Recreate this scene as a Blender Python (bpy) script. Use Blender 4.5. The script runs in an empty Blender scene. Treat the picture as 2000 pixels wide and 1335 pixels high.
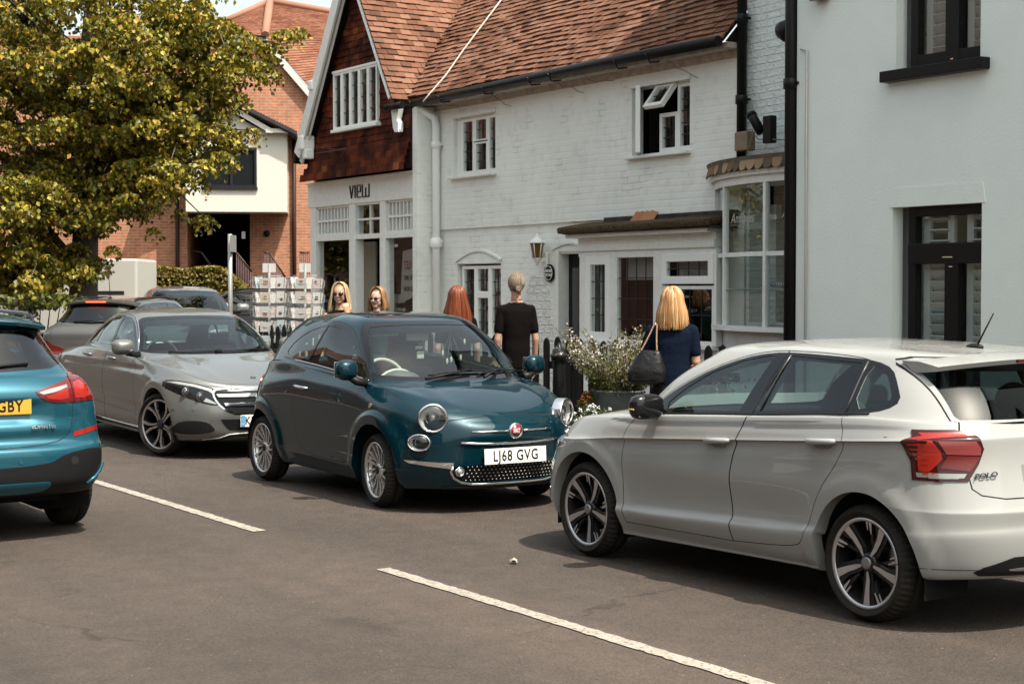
import bpy, bmesh, math, random
import numpy as np
from mathutils import Vector, Matrix
from mathutils.bvhtree import BVHTree
from mathutils.interpolate import poly_3d_calc

S = bpy.context.scene
PI = math.pi
# ------------------------------------------------------------------ camera
cam_d = bpy.data.cameras.new('camera'); cam = bpy.data.objects.new('camera', cam_d)
S.collection.objects.link(cam); S.camera = cam
cam_d.sensor_width = 36.0; cam_d.lens = 3200 / 2000 * 36.0
cam_d.clip_start = 0.1; cam_d.clip_end = 800
FW = Vector((-0.842, 0.539, 0)).normalized(); PITCH = math.atan((667.5 - 565) / 3200)
_f = FW * math.cos(PITCH) + Vector((0, 0, -math.sin(PITCH)))
cam.rotation_euler = _f.to_track_quat('-Z', 'Y').to_euler()
cam.location = (0, 0, 1.75)
cam_d.dof.use_dof = True; cam_d.dof.focus_distance = 11.5; cam_d.dof.aperture_fstop = 11.0
S.render.resolution_x = 1024; S.render.resolution_y = 683
# ------------------------------------------------------------------ sky, sun, exposure
SUNV = Vector((0.52, 0.10, 1.0)).normalized()          # towards the sun
SUN_EL = math.asin(SUNV.z); SUN_AZ = math.atan2(SUNV.x, SUNV.y)
W = bpy.data.worlds.new('World'); S.world = W; W.use_nodes = True
nt = W.node_tree; nt.nodes.clear()
wo = nt.nodes.new('ShaderNodeOutputWorld'); wb = nt.nodes.new('ShaderNodeBackground')
sk = nt.nodes.new('ShaderNodeTexSky'); sk.sky_type = 'NISHITA'; sk.sun_disc = False
sk.sun_elevation = SUN_EL; sk.sun_rotation = SUN_AZ; sk.air_density = 1.2; sk.dust_density = 4.5; sk.ozone_density = 1.0
wb.inputs['Strength'].default_value = 0.15
hs = nt.nodes.new('ShaderNodeHueSaturation'); hs.inputs['Saturation'].default_value = 0.55
tn = nt.nodes.new('ShaderNodeMix'); tn.data_type = 'RGBA'; tn.blend_type = 'MULTIPLY'; tn.inputs[0].default_value = 1; tn.inputs[7].default_value = (.99, 1.01, .92, 1)
nt.links.new(sk.outputs[0], hs.inputs['Color']); nt.links.new(hs.outputs[0], tn.inputs[6]); nt.links.new(tn.outputs[2], wb.inputs['Color']); nt.links.new(wb.outputs[0], wo.inputs['Surface'])
sun_d = bpy.data.lights.new('sun', 'SUN'); sun_d.energy = 3.9; sun_d.angle = math.radians(0.5); sun_d.color = (1.0, 0.93, 0.84)
sun = bpy.data.objects.new('sun', sun_d); S.collection.objects.link(sun)
sun.rotation_euler = SUNV.to_track_quat('Z', 'Y').to_euler(); sun.location = (10, 5, 30)
S.view_settings.view_transform = 'Standard'; S.view_settings.look = 'None'
S.view_settings.exposure = 1.1; S.view_settings.gamma = 1.0
try:
    S.cycles.max_bounces = 8; S.cycles.transparent_max_bounces = 12; S.cycles.caustics_reflective = False; S.cycles.caustics_refractive = False
except Exception: pass

COL = S.collection
# ------------------------------------------------------------------ helpers: materials
MATS = {}
KEEP = ('white_frame','white_timber','pale_render','render_white','chrome','shutter_white','aged_white','rim_silver','rim_dark','rim_face_polo','rim_face_fiat','rim_face_merc','reflector_silver','lens_glass','dark_room','pale_room','cladding_white','lamp_lit_red','plate_white')
EXPK = 0.66                      # the picture is exposed for the shaded house fronts, so sunlit things keep modest albedos
def dim(name, c): return tuple(c) if name in KEEP else tuple(x*EXPK for x in c[:3])
def _c(c): return (c[0], c[1], c[2], 1.0)
def P(name, col=(.5,.5,.5), rough=.6, metal=0.0, spec=.5, coat=0.0, bump=None, noise=None, emit=None, coat_rough=.03):
    """Principled material; noise=(scale, colour2, contrast) mottles the colour, bump=(scale, strength)."""
    if name in MATS: return MATS[name]
    if max(col) < .06 and metal < .3 and spec == .5: spec = .16
    m = bpy.data.materials.new(name); m.use_nodes = True; n = m.node_tree; b = n.nodes['Principled BSDF']; col = dim(name, col)
    if noise: noise = (noise[0], dim(name, noise[1])) + tuple(noise[2:])
    b.inputs['Base Color'].default_value = _c(col); b.inputs['Roughness'].default_value = rough
    b.inputs['Metallic'].default_value = metal; b.inputs['Specular IOR Level'].default_value = spec
    b.inputs['Coat Weight'].default_value = coat; b.inputs['Coat Roughness'].default_value = coat_rough
    if emit: b.inputs['Emission Color'].default_value = _c(emit[0]); b.inputs['Emission Strength'].default_value = emit[1]
    if noise or bump:
        tc = n.nodes.new('ShaderNodeTexCoord')
    if noise:
        t = n.nodes.new('ShaderNodeTexNoise'); t.inputs['Scale'].default_value = noise[0]; t.inputs['Detail'].default_value = 6; t.inputs['Roughness'].default_value = .65
        n.links.new(tc.outputs['Object'], t.inputs['Vector'])
        r = n.nodes.new('ShaderNodeValToRGB'); k = noise[2] if len(noise) > 2 else .2
        r.color_ramp.elements[0].position = .5 - k; r.color_ramp.elements[1].position = .5 + k
        r.color_ramp.elements[0].color = _c(col); r.color_ramp.elements[1].color = _c(noise[1])
        n.links.new(t.outputs['Fac'], r.inputs['Fac']); n.links.new(r.outputs['Color'], b.inputs['Base Color'])
    if bump:
        t2 = n.nodes.new('ShaderNodeTexNoise'); t2.inputs['Scale'].default_value = bump[0]; t2.inputs['Detail'].default_value = 5
        n.links.new(tc.outputs['Object'], t2.inputs['Vector'])
        bp = n.nodes.new('ShaderNodeBump'); bp.inputs['Strength'].default_value = bump[1]; bp.inputs['Distance'].default_value = .02
        n.links.new(t2.outputs['Fac'], bp.inputs['Height']); n.links.new(bp.outputs['Normal'], b.inputs['Normal'])
    MATS[name] = m; return m
def GLASS(name, tint=(.8,.85,.84), refl=1.0, ior=1.5):
    """thin sheet of glass: tinted see-through plus a mirror reflection by the Fresnel law"""
    if name in MATS: return MATS[name]
    m = bpy.data.materials.new(name); m.use_nodes = True; n = m.node_tree; n.nodes.clear()
    o = n.nodes.new('ShaderNodeOutputMaterial'); mx = n.nodes.new('ShaderNodeMixShader'); fr = n.nodes.new('ShaderNodeLayerWeight'); fr.inputs['Blend'].default_value = .5
    pw = n.nodes.new('ShaderNodeMath'); pw.operation = 'POWER'; pw.inputs[1].default_value = 4.2; n.links.new(fr.outputs['Facing'], pw.inputs[0])
    mu = n.nodes.new('ShaderNodeMath'); mu.operation = 'MULTIPLY_ADD'; mu.inputs[1].default_value = .92 * refl; mu.inputs[2].default_value = .06 * refl; mu.use_clamp = True
    tr = n.nodes.new('ShaderNodeBsdfTransparent'); tr.inputs[0].default_value = _c(tint)
    gl = n.nodes.new('ShaderNodeBsdfGlossy'); gl.inputs['Roughness'].default_value = .01; gl.inputs[0].default_value = (1,1,1,1)
    n.links.new(pw.outputs[0], mu.inputs[0]); n.links.new(mu.outputs[0], mx.inputs[0]); n.links.new(tr.outputs[0], mx.inputs[1]); n.links.new(gl.outputs[0], mx.inputs[2]); n.links.new(mx.outputs[0], o.inputs[0])
    MATS[name] = m; return m
# ------------------------------------------------------------------ helpers: objects
def tag(o, label=None, cat=None, group=None, kind=None):
    if label: o['label'] = label
    if cat: o['category'] = cat
    if group: o['group'] = group
    if kind: o['kind'] = kind
    return o
def empty(name, loc=(0,0,0), rz=0.0, label=None, cat=None, group=None, parent=None):
    o = bpy.data.objects.new(name, None); COL.objects.link(o); o.location = loc; o.rotation_euler = (0,0,rz); o.empty_display_size = .1
    if parent: o.parent = parent
    return tag(o, label, cat, group)
class MB:
    """mesh builder: collects boxes, tubes, lathes, prisms; build() links ONE mesh object"""
    def __init__(s): s.v = []; s.f = []; s.m = []; s.sm = []; s.cur = 0
    def add(s, vs, fs, smooth=False):
        o = len(s.v); s.v += [tuple(p) for p in vs]
        for f in fs: s.f.append([o + i for i in f]); s.m.append(s.cur); s.sm.append(smooth)
        return s
    def mat(s, i): s.cur = i; return s
    def box(s, x0, x1, y0, y1, z0, z1, M=None, bev=0.0):
        x0, x1 = sorted((x0,x1)); y0, y1 = sorted((y0,y1)); z0, z1 = sorted((z0,z1))
        if bev > 0:
            b = min(bev, (x1-x0)*.45, (y1-y0)*.45, (z1-z0)*.45)
            bm = bmesh.new(); bmesh.ops.create_cube(bm, size=1)
            for v in bm.verts: v.co = Vector(((x0+x1)/2 + v.co.x*(x1-x0), (y0+y1)/2 + v.co.y*(y1-y0), (z0+z1)/2 + v.co.z*(z1-z0)))
            bmesh.ops.bevel(bm, geom=bm.edges[:], offset=b, segments=2, affect='EDGES', profile=.6)
            bm.verts.index_update(); vs = [v.co.copy() for v in bm.verts]; fs = [[v.index for v in f.verts] for f in bm.faces]; bm.free()
            if M: vs = [M @ v for v in vs]
            return s.add(vs, fs)
        vs = [Vector(p) for p in ((x0,y0,z0),(x1,y0,z0),(x1,y1,z0),(x0,y1,z0),(x0,y0,z1),(x1,y0,z1),(x1,y1,z1),(x0,y1,z1))]
        if M: vs = [M @ v for v in vs]
        return s.add(vs, [(0,3,2,1),(4,5,6,7),(0,1,5,4),(1,2,6,5),(2,3,7,6),(3,0,4,7)])
    def tube(s, pts, r, n=8, caps=True, M=None):
        pts = [Vector(p) for p in pts]; rs = r if isinstance(r, (list, tuple)) else [r]*len(pts)
        vs = []; prev = None
        for i, p in enumerate(pts):
            d = (pts[min(i+1, len(pts)-1)] - pts[max(i-1, 0)]).normalized()
            if prev is None:
                a = Vector((0,0,1)) if abs(d.z) < .9 else Vector((1,0,0)); u = d.cross(a).normalized()
            else: u = (prev - d * prev.dot(d)).normalized()
            prev = u; w = d.cross(u)
            for k in range(n): t = 2*PI*k/n; vs.append(p + (u*math.cos(t) + w*math.sin(t)) * rs[i])
        fs = [(i*n+k, i*n+(k+1)%n, (i+1)*n+(k+1)%n, (i+1)*n+k) for i in range(len(pts)-1) for k in range(n)]
        if M: vs = [M @ v for v in vs]
        s.add(vs, fs, True)
        if caps: s.add([vs[k] for k in range(n)], [list(range(n))[::-1]]); s.add([vs[(len(pts)-1)*n+k] for k in range(n)], [list(range(n))])
        return s
    def lathe(s, prof, n=32, M=None, smooth=True, close=False):
        """prof = [(r, h)], about local z"""
        vs = [Vector((r*math.cos(2*PI*k/n), r*math.sin(2*PI*k/n), h)) for r, h in prof for k in range(n)]
        if M: vs = [M @ v for v in vs]
        m = len(prof); fs = [(i*n+k, i*n+(k+1)%n, ((i+1)%m)*n+(k+1)%n, ((i+1)%m)*n+k) for i in range(m if close else m-1) for k in range(n)]
        return s.add(vs, fs, smooth)
    def prism(s, poly, h0, h1, M=None, holes=None):
        """poly in local xy (ccw), extruded h0..h1 along local z"""
        n = len(poly); vs = [Vector((a, b, h0)) for a, b in poly] + [Vector((a, b, h1)) for a, b in poly]
        if M: vs = [M @ v for v in vs]
        fs = [(i, (i+1)%n, n+(i+1)%n, n+i) for i in range(n)]
        s.add(vs, fs); s.add(vs[:n], [list(range(n))[::-1]]); s.add(vs[n:], [list(range(n))]); return s
    def sphere(s, c, r, n=12, m=8, sc=(1,1,1), M=None):
        c = Vector(c); vs = []; 
        for i in range(m+1):
            for k in range(n):
                a = PI*i/m; t = 2*PI*k/n
                vs.append(c + Vector((r*sc[0]*math.sin(a)*math.cos(t), r*sc[1]*math.sin(a)*math.sin(t), r*sc[2]*math.cos(a))))
        if M: vs = [M @ v for v in vs]
        return s.add(vs, [(i*n+k, (i+1)*n+k, (i+1)*n+(k+1)%n, i*n+(k+1)%n) for i in range(m) for k in range(n)], True)
    def build(s, name, mats, parent=None, bevel=0.0, merge=True, angle=None):
        me = bpy.data.meshes.new(name); me.from_pydata(s.v, [], s.f)
        if not isinstance(mats, (list, tuple)): mats = [mats]
        for m in mats: me.materials.append(m)
        me.polygons.foreach_set('material_index', s.m); me.polygons.foreach_set('use_smooth', s.sm)
        bm = bmesh.new(); bm.from_mesh(me)
        if merge: bmesh.ops.remove_doubles(bm, verts=bm.verts, dist=1e-5)
        bmesh.ops.recalc_face_normals(bm, faces=bm.faces)
        if angle:
            for f in bm.faces: f.smooth = True
            for e in bm.edges:
                if len(e.link_faces) == 2 and e.calc_face_angle(0) > angle: e.smooth = False
        bm.to_mesh(me); bm.free()
        o = bpy.data.objects.new(name, me); COL.objects.link(o)
        if parent: o.parent = parent
        if bevel > 0:
            md = o.modifiers.new('bevel', 'BEVEL'); md.width = bevel; md.segments = 2; md.limit_method = 'ANGLE'; md.angle_limit = .6
        return o
def text_mesh(name, txt, size, mat, parent, M, depth=.002, bold=0.0, sx=1.0, spacing=1.0, align='CENTER', shear=0.0):
    cu = bpy.data.curves.new(name, 'FONT'); cu.body = txt; cu.size = size; cu.extrude = depth; cu.offset = bold; cu.align_x = align; cu.align_y = 'CENTER'; cu.space_character = spacing; cu.shear = shear; cu.resolution_u = 3
    tmp = bpy.data.objects.new(name, cu); COL.objects.link(tmp)
    dg = bpy.context.evaluated_depsgraph_get(); me = bpy.data.meshes.new_from_object(tmp.evaluated_get(dg))
    bpy.data.objects.remove(tmp); bpy.data.curves.remove(cu)
    me.transform(M @ Matrix.Diagonal((sx, 1, 1, 1))); me.name = name
    me.materials.clear(); me.materials.append(mat)
    o = bpy.data.objects.new(name, me); COL.objects.link(o)
    if parent: o.parent = parent
    return o
def frame(o, x, y):
    """4x4 with origin o, local x axis x, local y axis y"""
    x = Vector(x).normalized(); y = Vector(y); y = (y - x*y.dot(x)).normalized(); z = x.cross(y)
    return Matrix(((x.x, y.x, z.x, o[0]), (x.y, y.y, z.y, o[1]), (x.z, y.z, z.z, o[2]), (0,0,0,1)))
def copy_tree(o, parent=None):
    c = o.copy(); COL.objects.link(c)
    if parent: c.parent = parent
    for ch in list(o.children): copy_tree(ch, c)
    return c
# ------------------------------------------------------------------ shared materials
def car_paint(name, col, metal=.0, rough=.32, coat=1.0): 
    m = P(name, col, rough, metal, .05, coat=coat, coat_rough=.02); m.node_tree.nodes['Principled BSDF'].inputs['Coat IOR'].default_value = 1.42; return m
BLK = lambda: P('black_plastic', (.014,.014,.015), .45)
GLO = lambda: P('gloss_black', (.008,.008,.009), .08, coat=.6)
SEAL = lambda: P('panel_gap', (.02,.02,.02), .9)
WELL = lambda: P('wheel_well_felt', (.008,.008,.008), .95)
CHR = lambda: P('chrome', (.78,.78,.78), .09, 1.0)
INT = lambda: P('interior_cloth', (.016,.017,.019), .85)
LAMPR = lambda: P('lamp_red', (.15,.003,.003), .14, coat=.6)
LAMPD = lambda: P('lamp_dark_red', (.05,.002,.003), .12, coat=.8)
LAMPB = lambda: P('lamp_bright_red', (.36,.014,.006), .2, coat=.5)
LAMPC = lambda: P('lamp_clear', (.50,.47,.43), .15, .6, coat=1)
CHRD = lambda: P('dark_chrome', (.05,.05,.05), .25, .7)
# ================================================================== SETTING
RT = Vector((FW.y, -FW.x, 0)); UPV = RT.cross(_f)
def at(px, py, D):
    """point seen at photo pixel (2000 wide) at depth D"""
    r = _f + RT*((px-1000)/3200) - UPV*((py-667.5)/3200); return Vector((0,0,1.75)) + r*(D/r.dot(FW))
def noise_ramp(n, vec, scale, c1, c2, p1=.4, p2=.6, detail=5):
    t = n.nodes.new('ShaderNodeTexNoise'); t.inputs['Scale'].default_value = scale; t.inputs['Detail'].default_value = detail; n.links.new(vec, t.inputs['Vector'])
    r = n.nodes.new('ShaderNodeValToRGB'); r.color_ramp.elements[0].position = p1; r.color_ramp.elements[1].position = p2
    r.color_ramp.elements[0].color = _c(c1); r.color_ramp.elements[1].color = _c(c2); n.links.new(t.outputs['Fac'], r.inputs['Fac']); return r.outputs['Color']
def mixc(n, a, b, f, mode='MIX'):
    m = n.nodes.new('ShaderNodeMix'); m.data_type = 'RGBA'; m.blend_type = mode
    for k, v in ((0, f), (6, a), (7, b)):
        if isinstance(v, (int, float)): m.inputs[k].default_value = v
        elif isinstance(v, tuple): m.inputs[k].default_value = _c(v)
        else: n.links.new(v, m.inputs[k])
    return m.outputs[2]
def asphalt():
    m = bpy.data.materials.new('asphalt'); m.use_nodes = True; n = m.node_tree; b = n.nodes['Principled BSDF']; L_ = n.links
    tc = n.nodes.new('ShaderNodeTexCoord'); v = tc.outputs['Object']
    big = noise_ramp(n, v, .35, (.042,.0325,.026), (.056,.043,.0345), .35, .65)
    mid = noise_ramp(n, v, 5, (.86,.86,.86), (1.1,1.1,1.1), .3, .7)
    c = mixc(n, big, mid, 1.0, 'MULTIPLY')
    vo = n.nodes.new('ShaderNodeTexVoronoi'); vo.inputs['Scale'].default_value = 85; L_.new(v, vo.inputs['Vector'])
    r = n.nodes.new('ShaderNodeValToRGB'); e = r.color_ramp.elements; e[0].position = 0; e[0].color = (.50,.50,.50,1); e[1].position = 1; e[1].color = (1.55,1.5,1.45,1)
    sp = n.nodes.new('ShaderNodeSeparateColor'); L_.new(vo.outputs['Color'], sp.inputs[0]); L_.new(sp.outputs[0], r.inputs['Fac'])
    c = mixc(n, c, r.outputs['Color'], .5, 'MULTIPLY')
    vc = n.nodes.new('ShaderNodeTexVoronoi'); vc.feature = 'DISTANCE_TO_EDGE'; vc.inputs['Scale'].default_value = .33
    nd = n.nodes.new('ShaderNodeTexNoise'); nd.inputs['Scale'].default_value = 1.6; nd.inputs['Detail'].default_value = 6; L_.new(v, nd.inputs['Vector']); vd = n.nodes.new('ShaderNodeVectorMath'); vd.operation = 'MULTIPLY_ADD'; vd.inputs[1].default_value = (.9,.9,.9); L_.new(nd.outputs['Color'], vd.inputs[0]); L_.new(v, vd.inputs[2]); L_.new(vd.outputs[0], vc.inputs['Vector'])
    cr = n.nodes.new('ShaderNodeValToRGB'); cr.color_ramp.elements[0].position = .002; cr.color_ramp.elements[0].color = (.45,.42,.40,1); cr.color_ramp.elements[1].position = .008; cr.color_ramp.elements[1].color = (1,1,1,1); L_.new(vc.outputs['Distance'], cr.inputs['Fac'])
    c = mixc(n, c, cr.outputs['Color'], noise_ramp(n, v, .6, (0,0,0), (.7,.7,.7), .5, .6, 2), 'MULTIPLY')
    tx = n.nodes.new('ShaderNodeMapping'); tx.inputs['Scale'].default_value = (.06,1.5,1); L_.new(v, tx.inputs['Vector']); c = mixc(n, c, noise_ramp(n, tx.outputs[0], 1.0, (.90,.90,.90), (1.08,1.07,1.06), .4, .6, 3), 1.0, 'MULTIPLY')
    # pale chips and dark oil patches
    v2 = n.nodes.new('ShaderNodeTexVoronoi'); v2.inputs['Scale'].default_value = 26; L_.new(v, v2.inputs['Vector'])
    lt = n.nodes.new('ShaderNodeMath'); lt.operation = 'LESS_THAN'; lt.inputs[1].default_value = .13; L_.new(v2.outputs['Distance'], lt.inputs[0])
    s2 = n.nodes.new('ShaderNodeSeparateColor'); L_.new(v2.outputs['Color'], s2.inputs[0]); g = n.nodes.new('ShaderNodeMath'); g.operation = 'GREATER_THAN'; g.inputs[1].default_value = .93; L_.new(s2.outputs[1], g.inputs[0])
    mm = n.nodes.new('ShaderNodeMath'); mm.operation = 'MULTIPLY'; L_.new(lt.outputs[0], mm.inputs[0]); L_.new(g.outputs[0], mm.inputs[1])
    c = mixc(n, c, (.17,.145,.12), mm.outputs[0])
    oil = noise_ramp(n, v, 1.1, (1,1,1), (.55,.52,.50), .70, .78, 3); c = mixc(n, c, oil, .7, 'MULTIPLY')
    L_.new(c, b.inputs['Base Color']); b.inputs['Roughness'].default_value = .82; b.inputs['Specular IOR Level'].default_value = .35
    t2 = n.nodes.new('ShaderNodeTexNoise'); t2.inputs['Scale'].default_value = 70; t2.inputs['Detail'].default_value = 4; L_.new(v, t2.inputs['Vector'])
    ad = n.nodes.new('ShaderNodeMath'); L_.new(t2.outputs['Fac'], ad.inputs[0]); L_.new(vo.outputs['Distance'], ad.inputs[1])
    bp = n.nodes.new('ShaderNodeBump'); bp.inputs['Strength'].default_value = .55; bp.inputs['Distance'].default_value = .008; L_.new(ad.outputs[0], bp.inputs['Height']); L_.new(bp.outputs['Normal'], b.inputs['Normal'])
    return m
def brickmat(name, c1, c2, mortar, bump=.5, axis='xz', painted=None, bw=.225, bh=.075, dist=.012, dirt=(.3,.28,.26), mort=.011):
    if name in MATS: return MATS[name]
    if not painted: c1, c2, mortar = dim(name, c1), dim(name, c2), dim(name, mortar)
    m = bpy.data.materials.new(name); m.use_nodes = True; n = m.node_tree; b = n.nodes['Principled BSDF']; L_ = n.links
    tc = n.nodes.new('ShaderNodeTexCoord'); sx = n.nodes.new('ShaderNodeSeparateXYZ'); L_.new(tc.outputs['Object'], sx.inputs[0])
    cb = n.nodes.new('ShaderNodeCombineXYZ'); L_.new(sx.outputs['X' if axis == 'xz' else 'Y'], cb.inputs[0]); L_.new(sx.outputs['Z'], cb.inputs[1])
    nz = n.nodes.new('ShaderNodeTexNoise'); nz.inputs['Scale'].default_value = 1.3; L_.new(tc.outputs['Object'], nz.inputs['Vector'])
    vs = n.nodes.new('ShaderNodeVectorMath'); vs.operation = 'SCALE'; vs.inputs['Scale'].default_value = .035; L_.new(nz.outputs['Color'], vs.inputs[0])
    va = n.nodes.new('ShaderNodeVectorMath'); L_.new(cb.outputs[0], va.inputs[0]); L_.new(vs.outputs[0], va.inputs[1])
    br = n.nodes.new('ShaderNodeTexBrick'); br.inputs['Scale'].default_value = 1; br.inputs['Brick Width'].default_value = bw; br.inputs['Row Height'].default_value = bh; br.inputs['Mortar Size'].default_value = mort; br.inputs['Mortar Smooth'].default_value = .35 if painted else .1
    br.inputs['Color1'].default_value = _c(c1); br.inputs['Color2'].default_value = _c(c2); br.inputs['Mortar'].default_value = _c(mortar); L_.new(va.outputs[0], br.inputs['Vector'])
    v = tc.outputs['Object']
    if painted:
        base = noise_ramp(n, v, .8, painted, tuple(x*.90 for x in painted), .4, .65)
        streak = noise_ramp(n, v, 7, (1,1,1), (.90,.90,.89), .52, .72); c = mixc(n, base, streak, 1.0, 'MULTIPLY')
        mask = noise_ramp(n, v, 3.2, (0,0,0), (1,1,1), .58, .66, 4)
        f = n.nodes.new('ShaderNodeMath'); f.operation = 'MULTIPLY'; sp = n.nodes.new('ShaderNodeSeparateColor'); L_.new(mask, sp.inputs[0]); L_.new(sp.outputs[0], f.inputs[0]); L_.new(br.outputs['Fac'], f.inputs[1])
        f2 = n.nodes.new('ShaderNodeMath'); f2.operation = 'MULTIPLY'; f2.inputs[1].default_value = .30; L_.new(f.outputs[0], f2.inputs[0]); c = mixc(n, c, dirt, f2.outputs[0])
    else:
        nn = noise_ramp(n, v, 6, (.72,.72,.72), (1.2,1.15,1.1), .3, .7); c = mixc(n, br.outputs['Color'], nn, .8, 'MULTIPLY')
        n2 = noise_ramp(n, v, .5, (.85,.85,.85), (1.12,1.1,1.08), .35, .65); c = mixc(n, c, n2, 1.0, 'MULTIPLY')
    L_.new(c, b.inputs['Base Color']); b.inputs['Roughness'].default_value = .8 if not painted else .62
    inv = n.nodes.new('ShaderNodeMath'); inv.operation = 'SUBTRACT'; inv.inputs[0].default_value = 1; L_.new(br.outputs['Fac'], inv.inputs[1])
    fn = n.nodes.new('ShaderNodeTexNoise'); fn.inputs['Scale'].default_value = 28; fn.inputs['Detail'].default_value = 5; L_.new(v, fn.inputs['Vector'])
    ad = n.nodes.new('ShaderNodeMath'); ad.operation = 'MULTIPLY_ADD'; ad.inputs[1].default_value = .8 if painted else .4; L_.new(fn.outputs['Fac'], ad.inputs[0]); L_.new(inv.outputs[0], ad.inputs[2])
    bp = n.nodes.new('ShaderNodeBump'); bp.inputs['Strength'].default_value = bump; bp.inputs['Distance'].default_value = dist; L_.new(ad.outputs[0], bp.inputs['Height']); L_.new(bp.outputs['Normal'], b.inputs['Normal'])
    MATS[name] = m; return m
def islandmat(name, cols, rough=.8, bump=None, spots=None, transl=0.0, hue=None):
    """every loose piece of the mesh (tile, leaf) takes its own colour from the ramp"""
    if name in MATS: return MATS[name]
    m = bpy.data.materials.new(name); m.use_nodes = True; n = m.node_tree; b = n.nodes['Principled BSDF']; L_ = n.links
    g = n.nodes.new('ShaderNodeNewGeometry'); r = n.nodes.new('ShaderNodeValToRGB'); e = r.color_ramp.elements
    while len(e) < len(cols): e.new(.5)
    for i, (p, c) in enumerate(cols): e[i].position = p; e[i].color = _c(dim(name, c))
    L_.new(g.outputs['Random Per Island'], r.inputs['Fac']); c = r.outputs['Color']; tc = n.nodes.new('ShaderNodeTexCoord')
    if spots: c = mixc(n, c, noise_ramp(n, tc.outputs['Object'], spots[0], (1,1,1), spots[1], spots[2], spots[3]), 1.0, 'MULTIPLY')
    L_.new(c, b.inputs['Base Color']); b.inputs['Roughness'].default_value = rough; b.inputs['Specular IOR Level'].default_value = .12 if rough > .7 else .35
    if bump:
        t2 = n.nodes.new('ShaderNodeTexNoise'); t2.inputs['Scale'].default_value = bump[0]; L_.new(tc.outputs['Object'], t2.inputs['Vector'])
        bp = n.nodes.new('ShaderNodeBump'); bp.inputs['Strength'].default_value = bump[1]; bp.inputs['Distance'].default_value = .01; L_.new(t2.outputs['Fac'], bp.inputs['Height']); L_.new(bp.outputs['Normal'], b.inputs['Normal'])
    if transl:
        o = n.nodes['Material Output']; tr = n.nodes.new('ShaderNodeBsdfTranslucent'); L_.new(c, tr.inputs['Color']); mx = n.nodes.new('ShaderNodeMixShader'); mx.inputs[0].default_value = transl
        L_.new(b.outputs[0], mx.inputs[1]); L_.new(tr.outputs[0], mx.inputs[2]); L_.new(mx.outputs[0], o.inputs['Surface'])
    MATS[name] = m; return m
def GZ(x):
    """the street climbs gently beyond the parked cars"""
    return 0.0 if x > -17 else (-17 - x)*.012
# ---- ground, road, pavement, kerb, markings
mb = MB(); xs = [-420,-200,-100,-60,-45,-38,-32,-28,-25,-22,-20,-17,-10,0,40,200]; ys = [-300,-60,0,8.06,60,400]
vs = [(x, y, GZ(max(x, -60)) - .004) for x in xs for y in ys]; k = len(ys)
mb.add(vs, [(i*k+j, (i+1)*k+j, (i+1)*k+j+1, i*k+j+1) for i in range(len(xs)-1) for j in range(k-1)], True)
road = mb.build('road', asphalt()); tag(road, kind='structure')
PAVE = P('paving', (.25,.215,.19), .85, noise=(2.5, (.33,.29,.26), .25), bump=(30,.35))
def slab_strip(name, x0, x1, y0, y1, h, mat, step=2.0):
    mb = MB(); n = int((x1-x0)/step); vs = []
    for i in range(n+1):
        x = x0 + (x1-x0)*i/n; z = GZ(x); vs += [(x,y0,z-.02), (x,y0,z+h-.015), (x,y0+.015,z+h), (x,y1,z+h)]
    mb.add(vs, [(i*4+j, (i+1)*4+j, (i+1)*4+j+1, i*4+j+1) for i in range(n) for j in range(3)]); o = mb.build(name, mat); return tag(o, kind='structure')
slab_strip('kerb', -34, 6, 8.06, 8.20, .115, P('kerb_stone', (.30,.28,.25), .8, noise=(6,(.2,.19,.17),.2)), 1.0)
slab_strip('pavement', -34, 6, 8.20, 12.3, .111, PAVE, 2.0)
slab_strip('kerb', -60, 12, -2.62, -2.48, .115, P('kerb_stone')); slab_strip('pavement', -60, 12, -6.2, -2.62, .111, PAVE, 2.0)
def marking(x0, x1, y, w, seed):
    rnd = random.Random(seed); mb = MB(); n = int((x1-x0)/.05); vs = []
    for i in range(n+1):
        x = x0 + (x1-x0)*i/n; vs += [(x, y-w/2+rnd.uniform(-.007,.007), GZ(x)+.002), (x, y+w/2+rnd.uniform(-.007,.007), GZ(x)+.002)]
    mb.add(vs, [(2*i, 2*i+2, 2*i+3, 2*i+1) for i in range(n)]); return tag(mb.build('road_marking', MATS['road_paint']), kind='structure')
m = bpy.data.materials.new('road_paint'); m.use_nodes = True; n_ = m.node_tree; b_ = n_.nodes['Principled BSDF']; tc_ = n_.nodes.new('ShaderNodeTexCoord')
n_.links.new(mixc(n_, noise_ramp(n_, tc_.outputs['Object'], 9, (.29,.262,.215), (.23,.205,.17), .4, .6), noise_ramp(n_, tc_.outputs['Object'], 45, (1,1,1), (.32,.28,.25), .55, .64), 1.0, 'MULTIPLY'), b_.inputs['Base Color']); b_.inputs['Roughness'].default_value = .7; MATS['road_paint'] = m
marking(-14.95, -10.95, 4.835, .10, 1); marking(-9.06, -5.06, 4.835, .10, 2); marking(-20.9, -16.9, 4.835, .10, 3); marking(-3.1, .9, 4.835, .10, 4)
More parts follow.
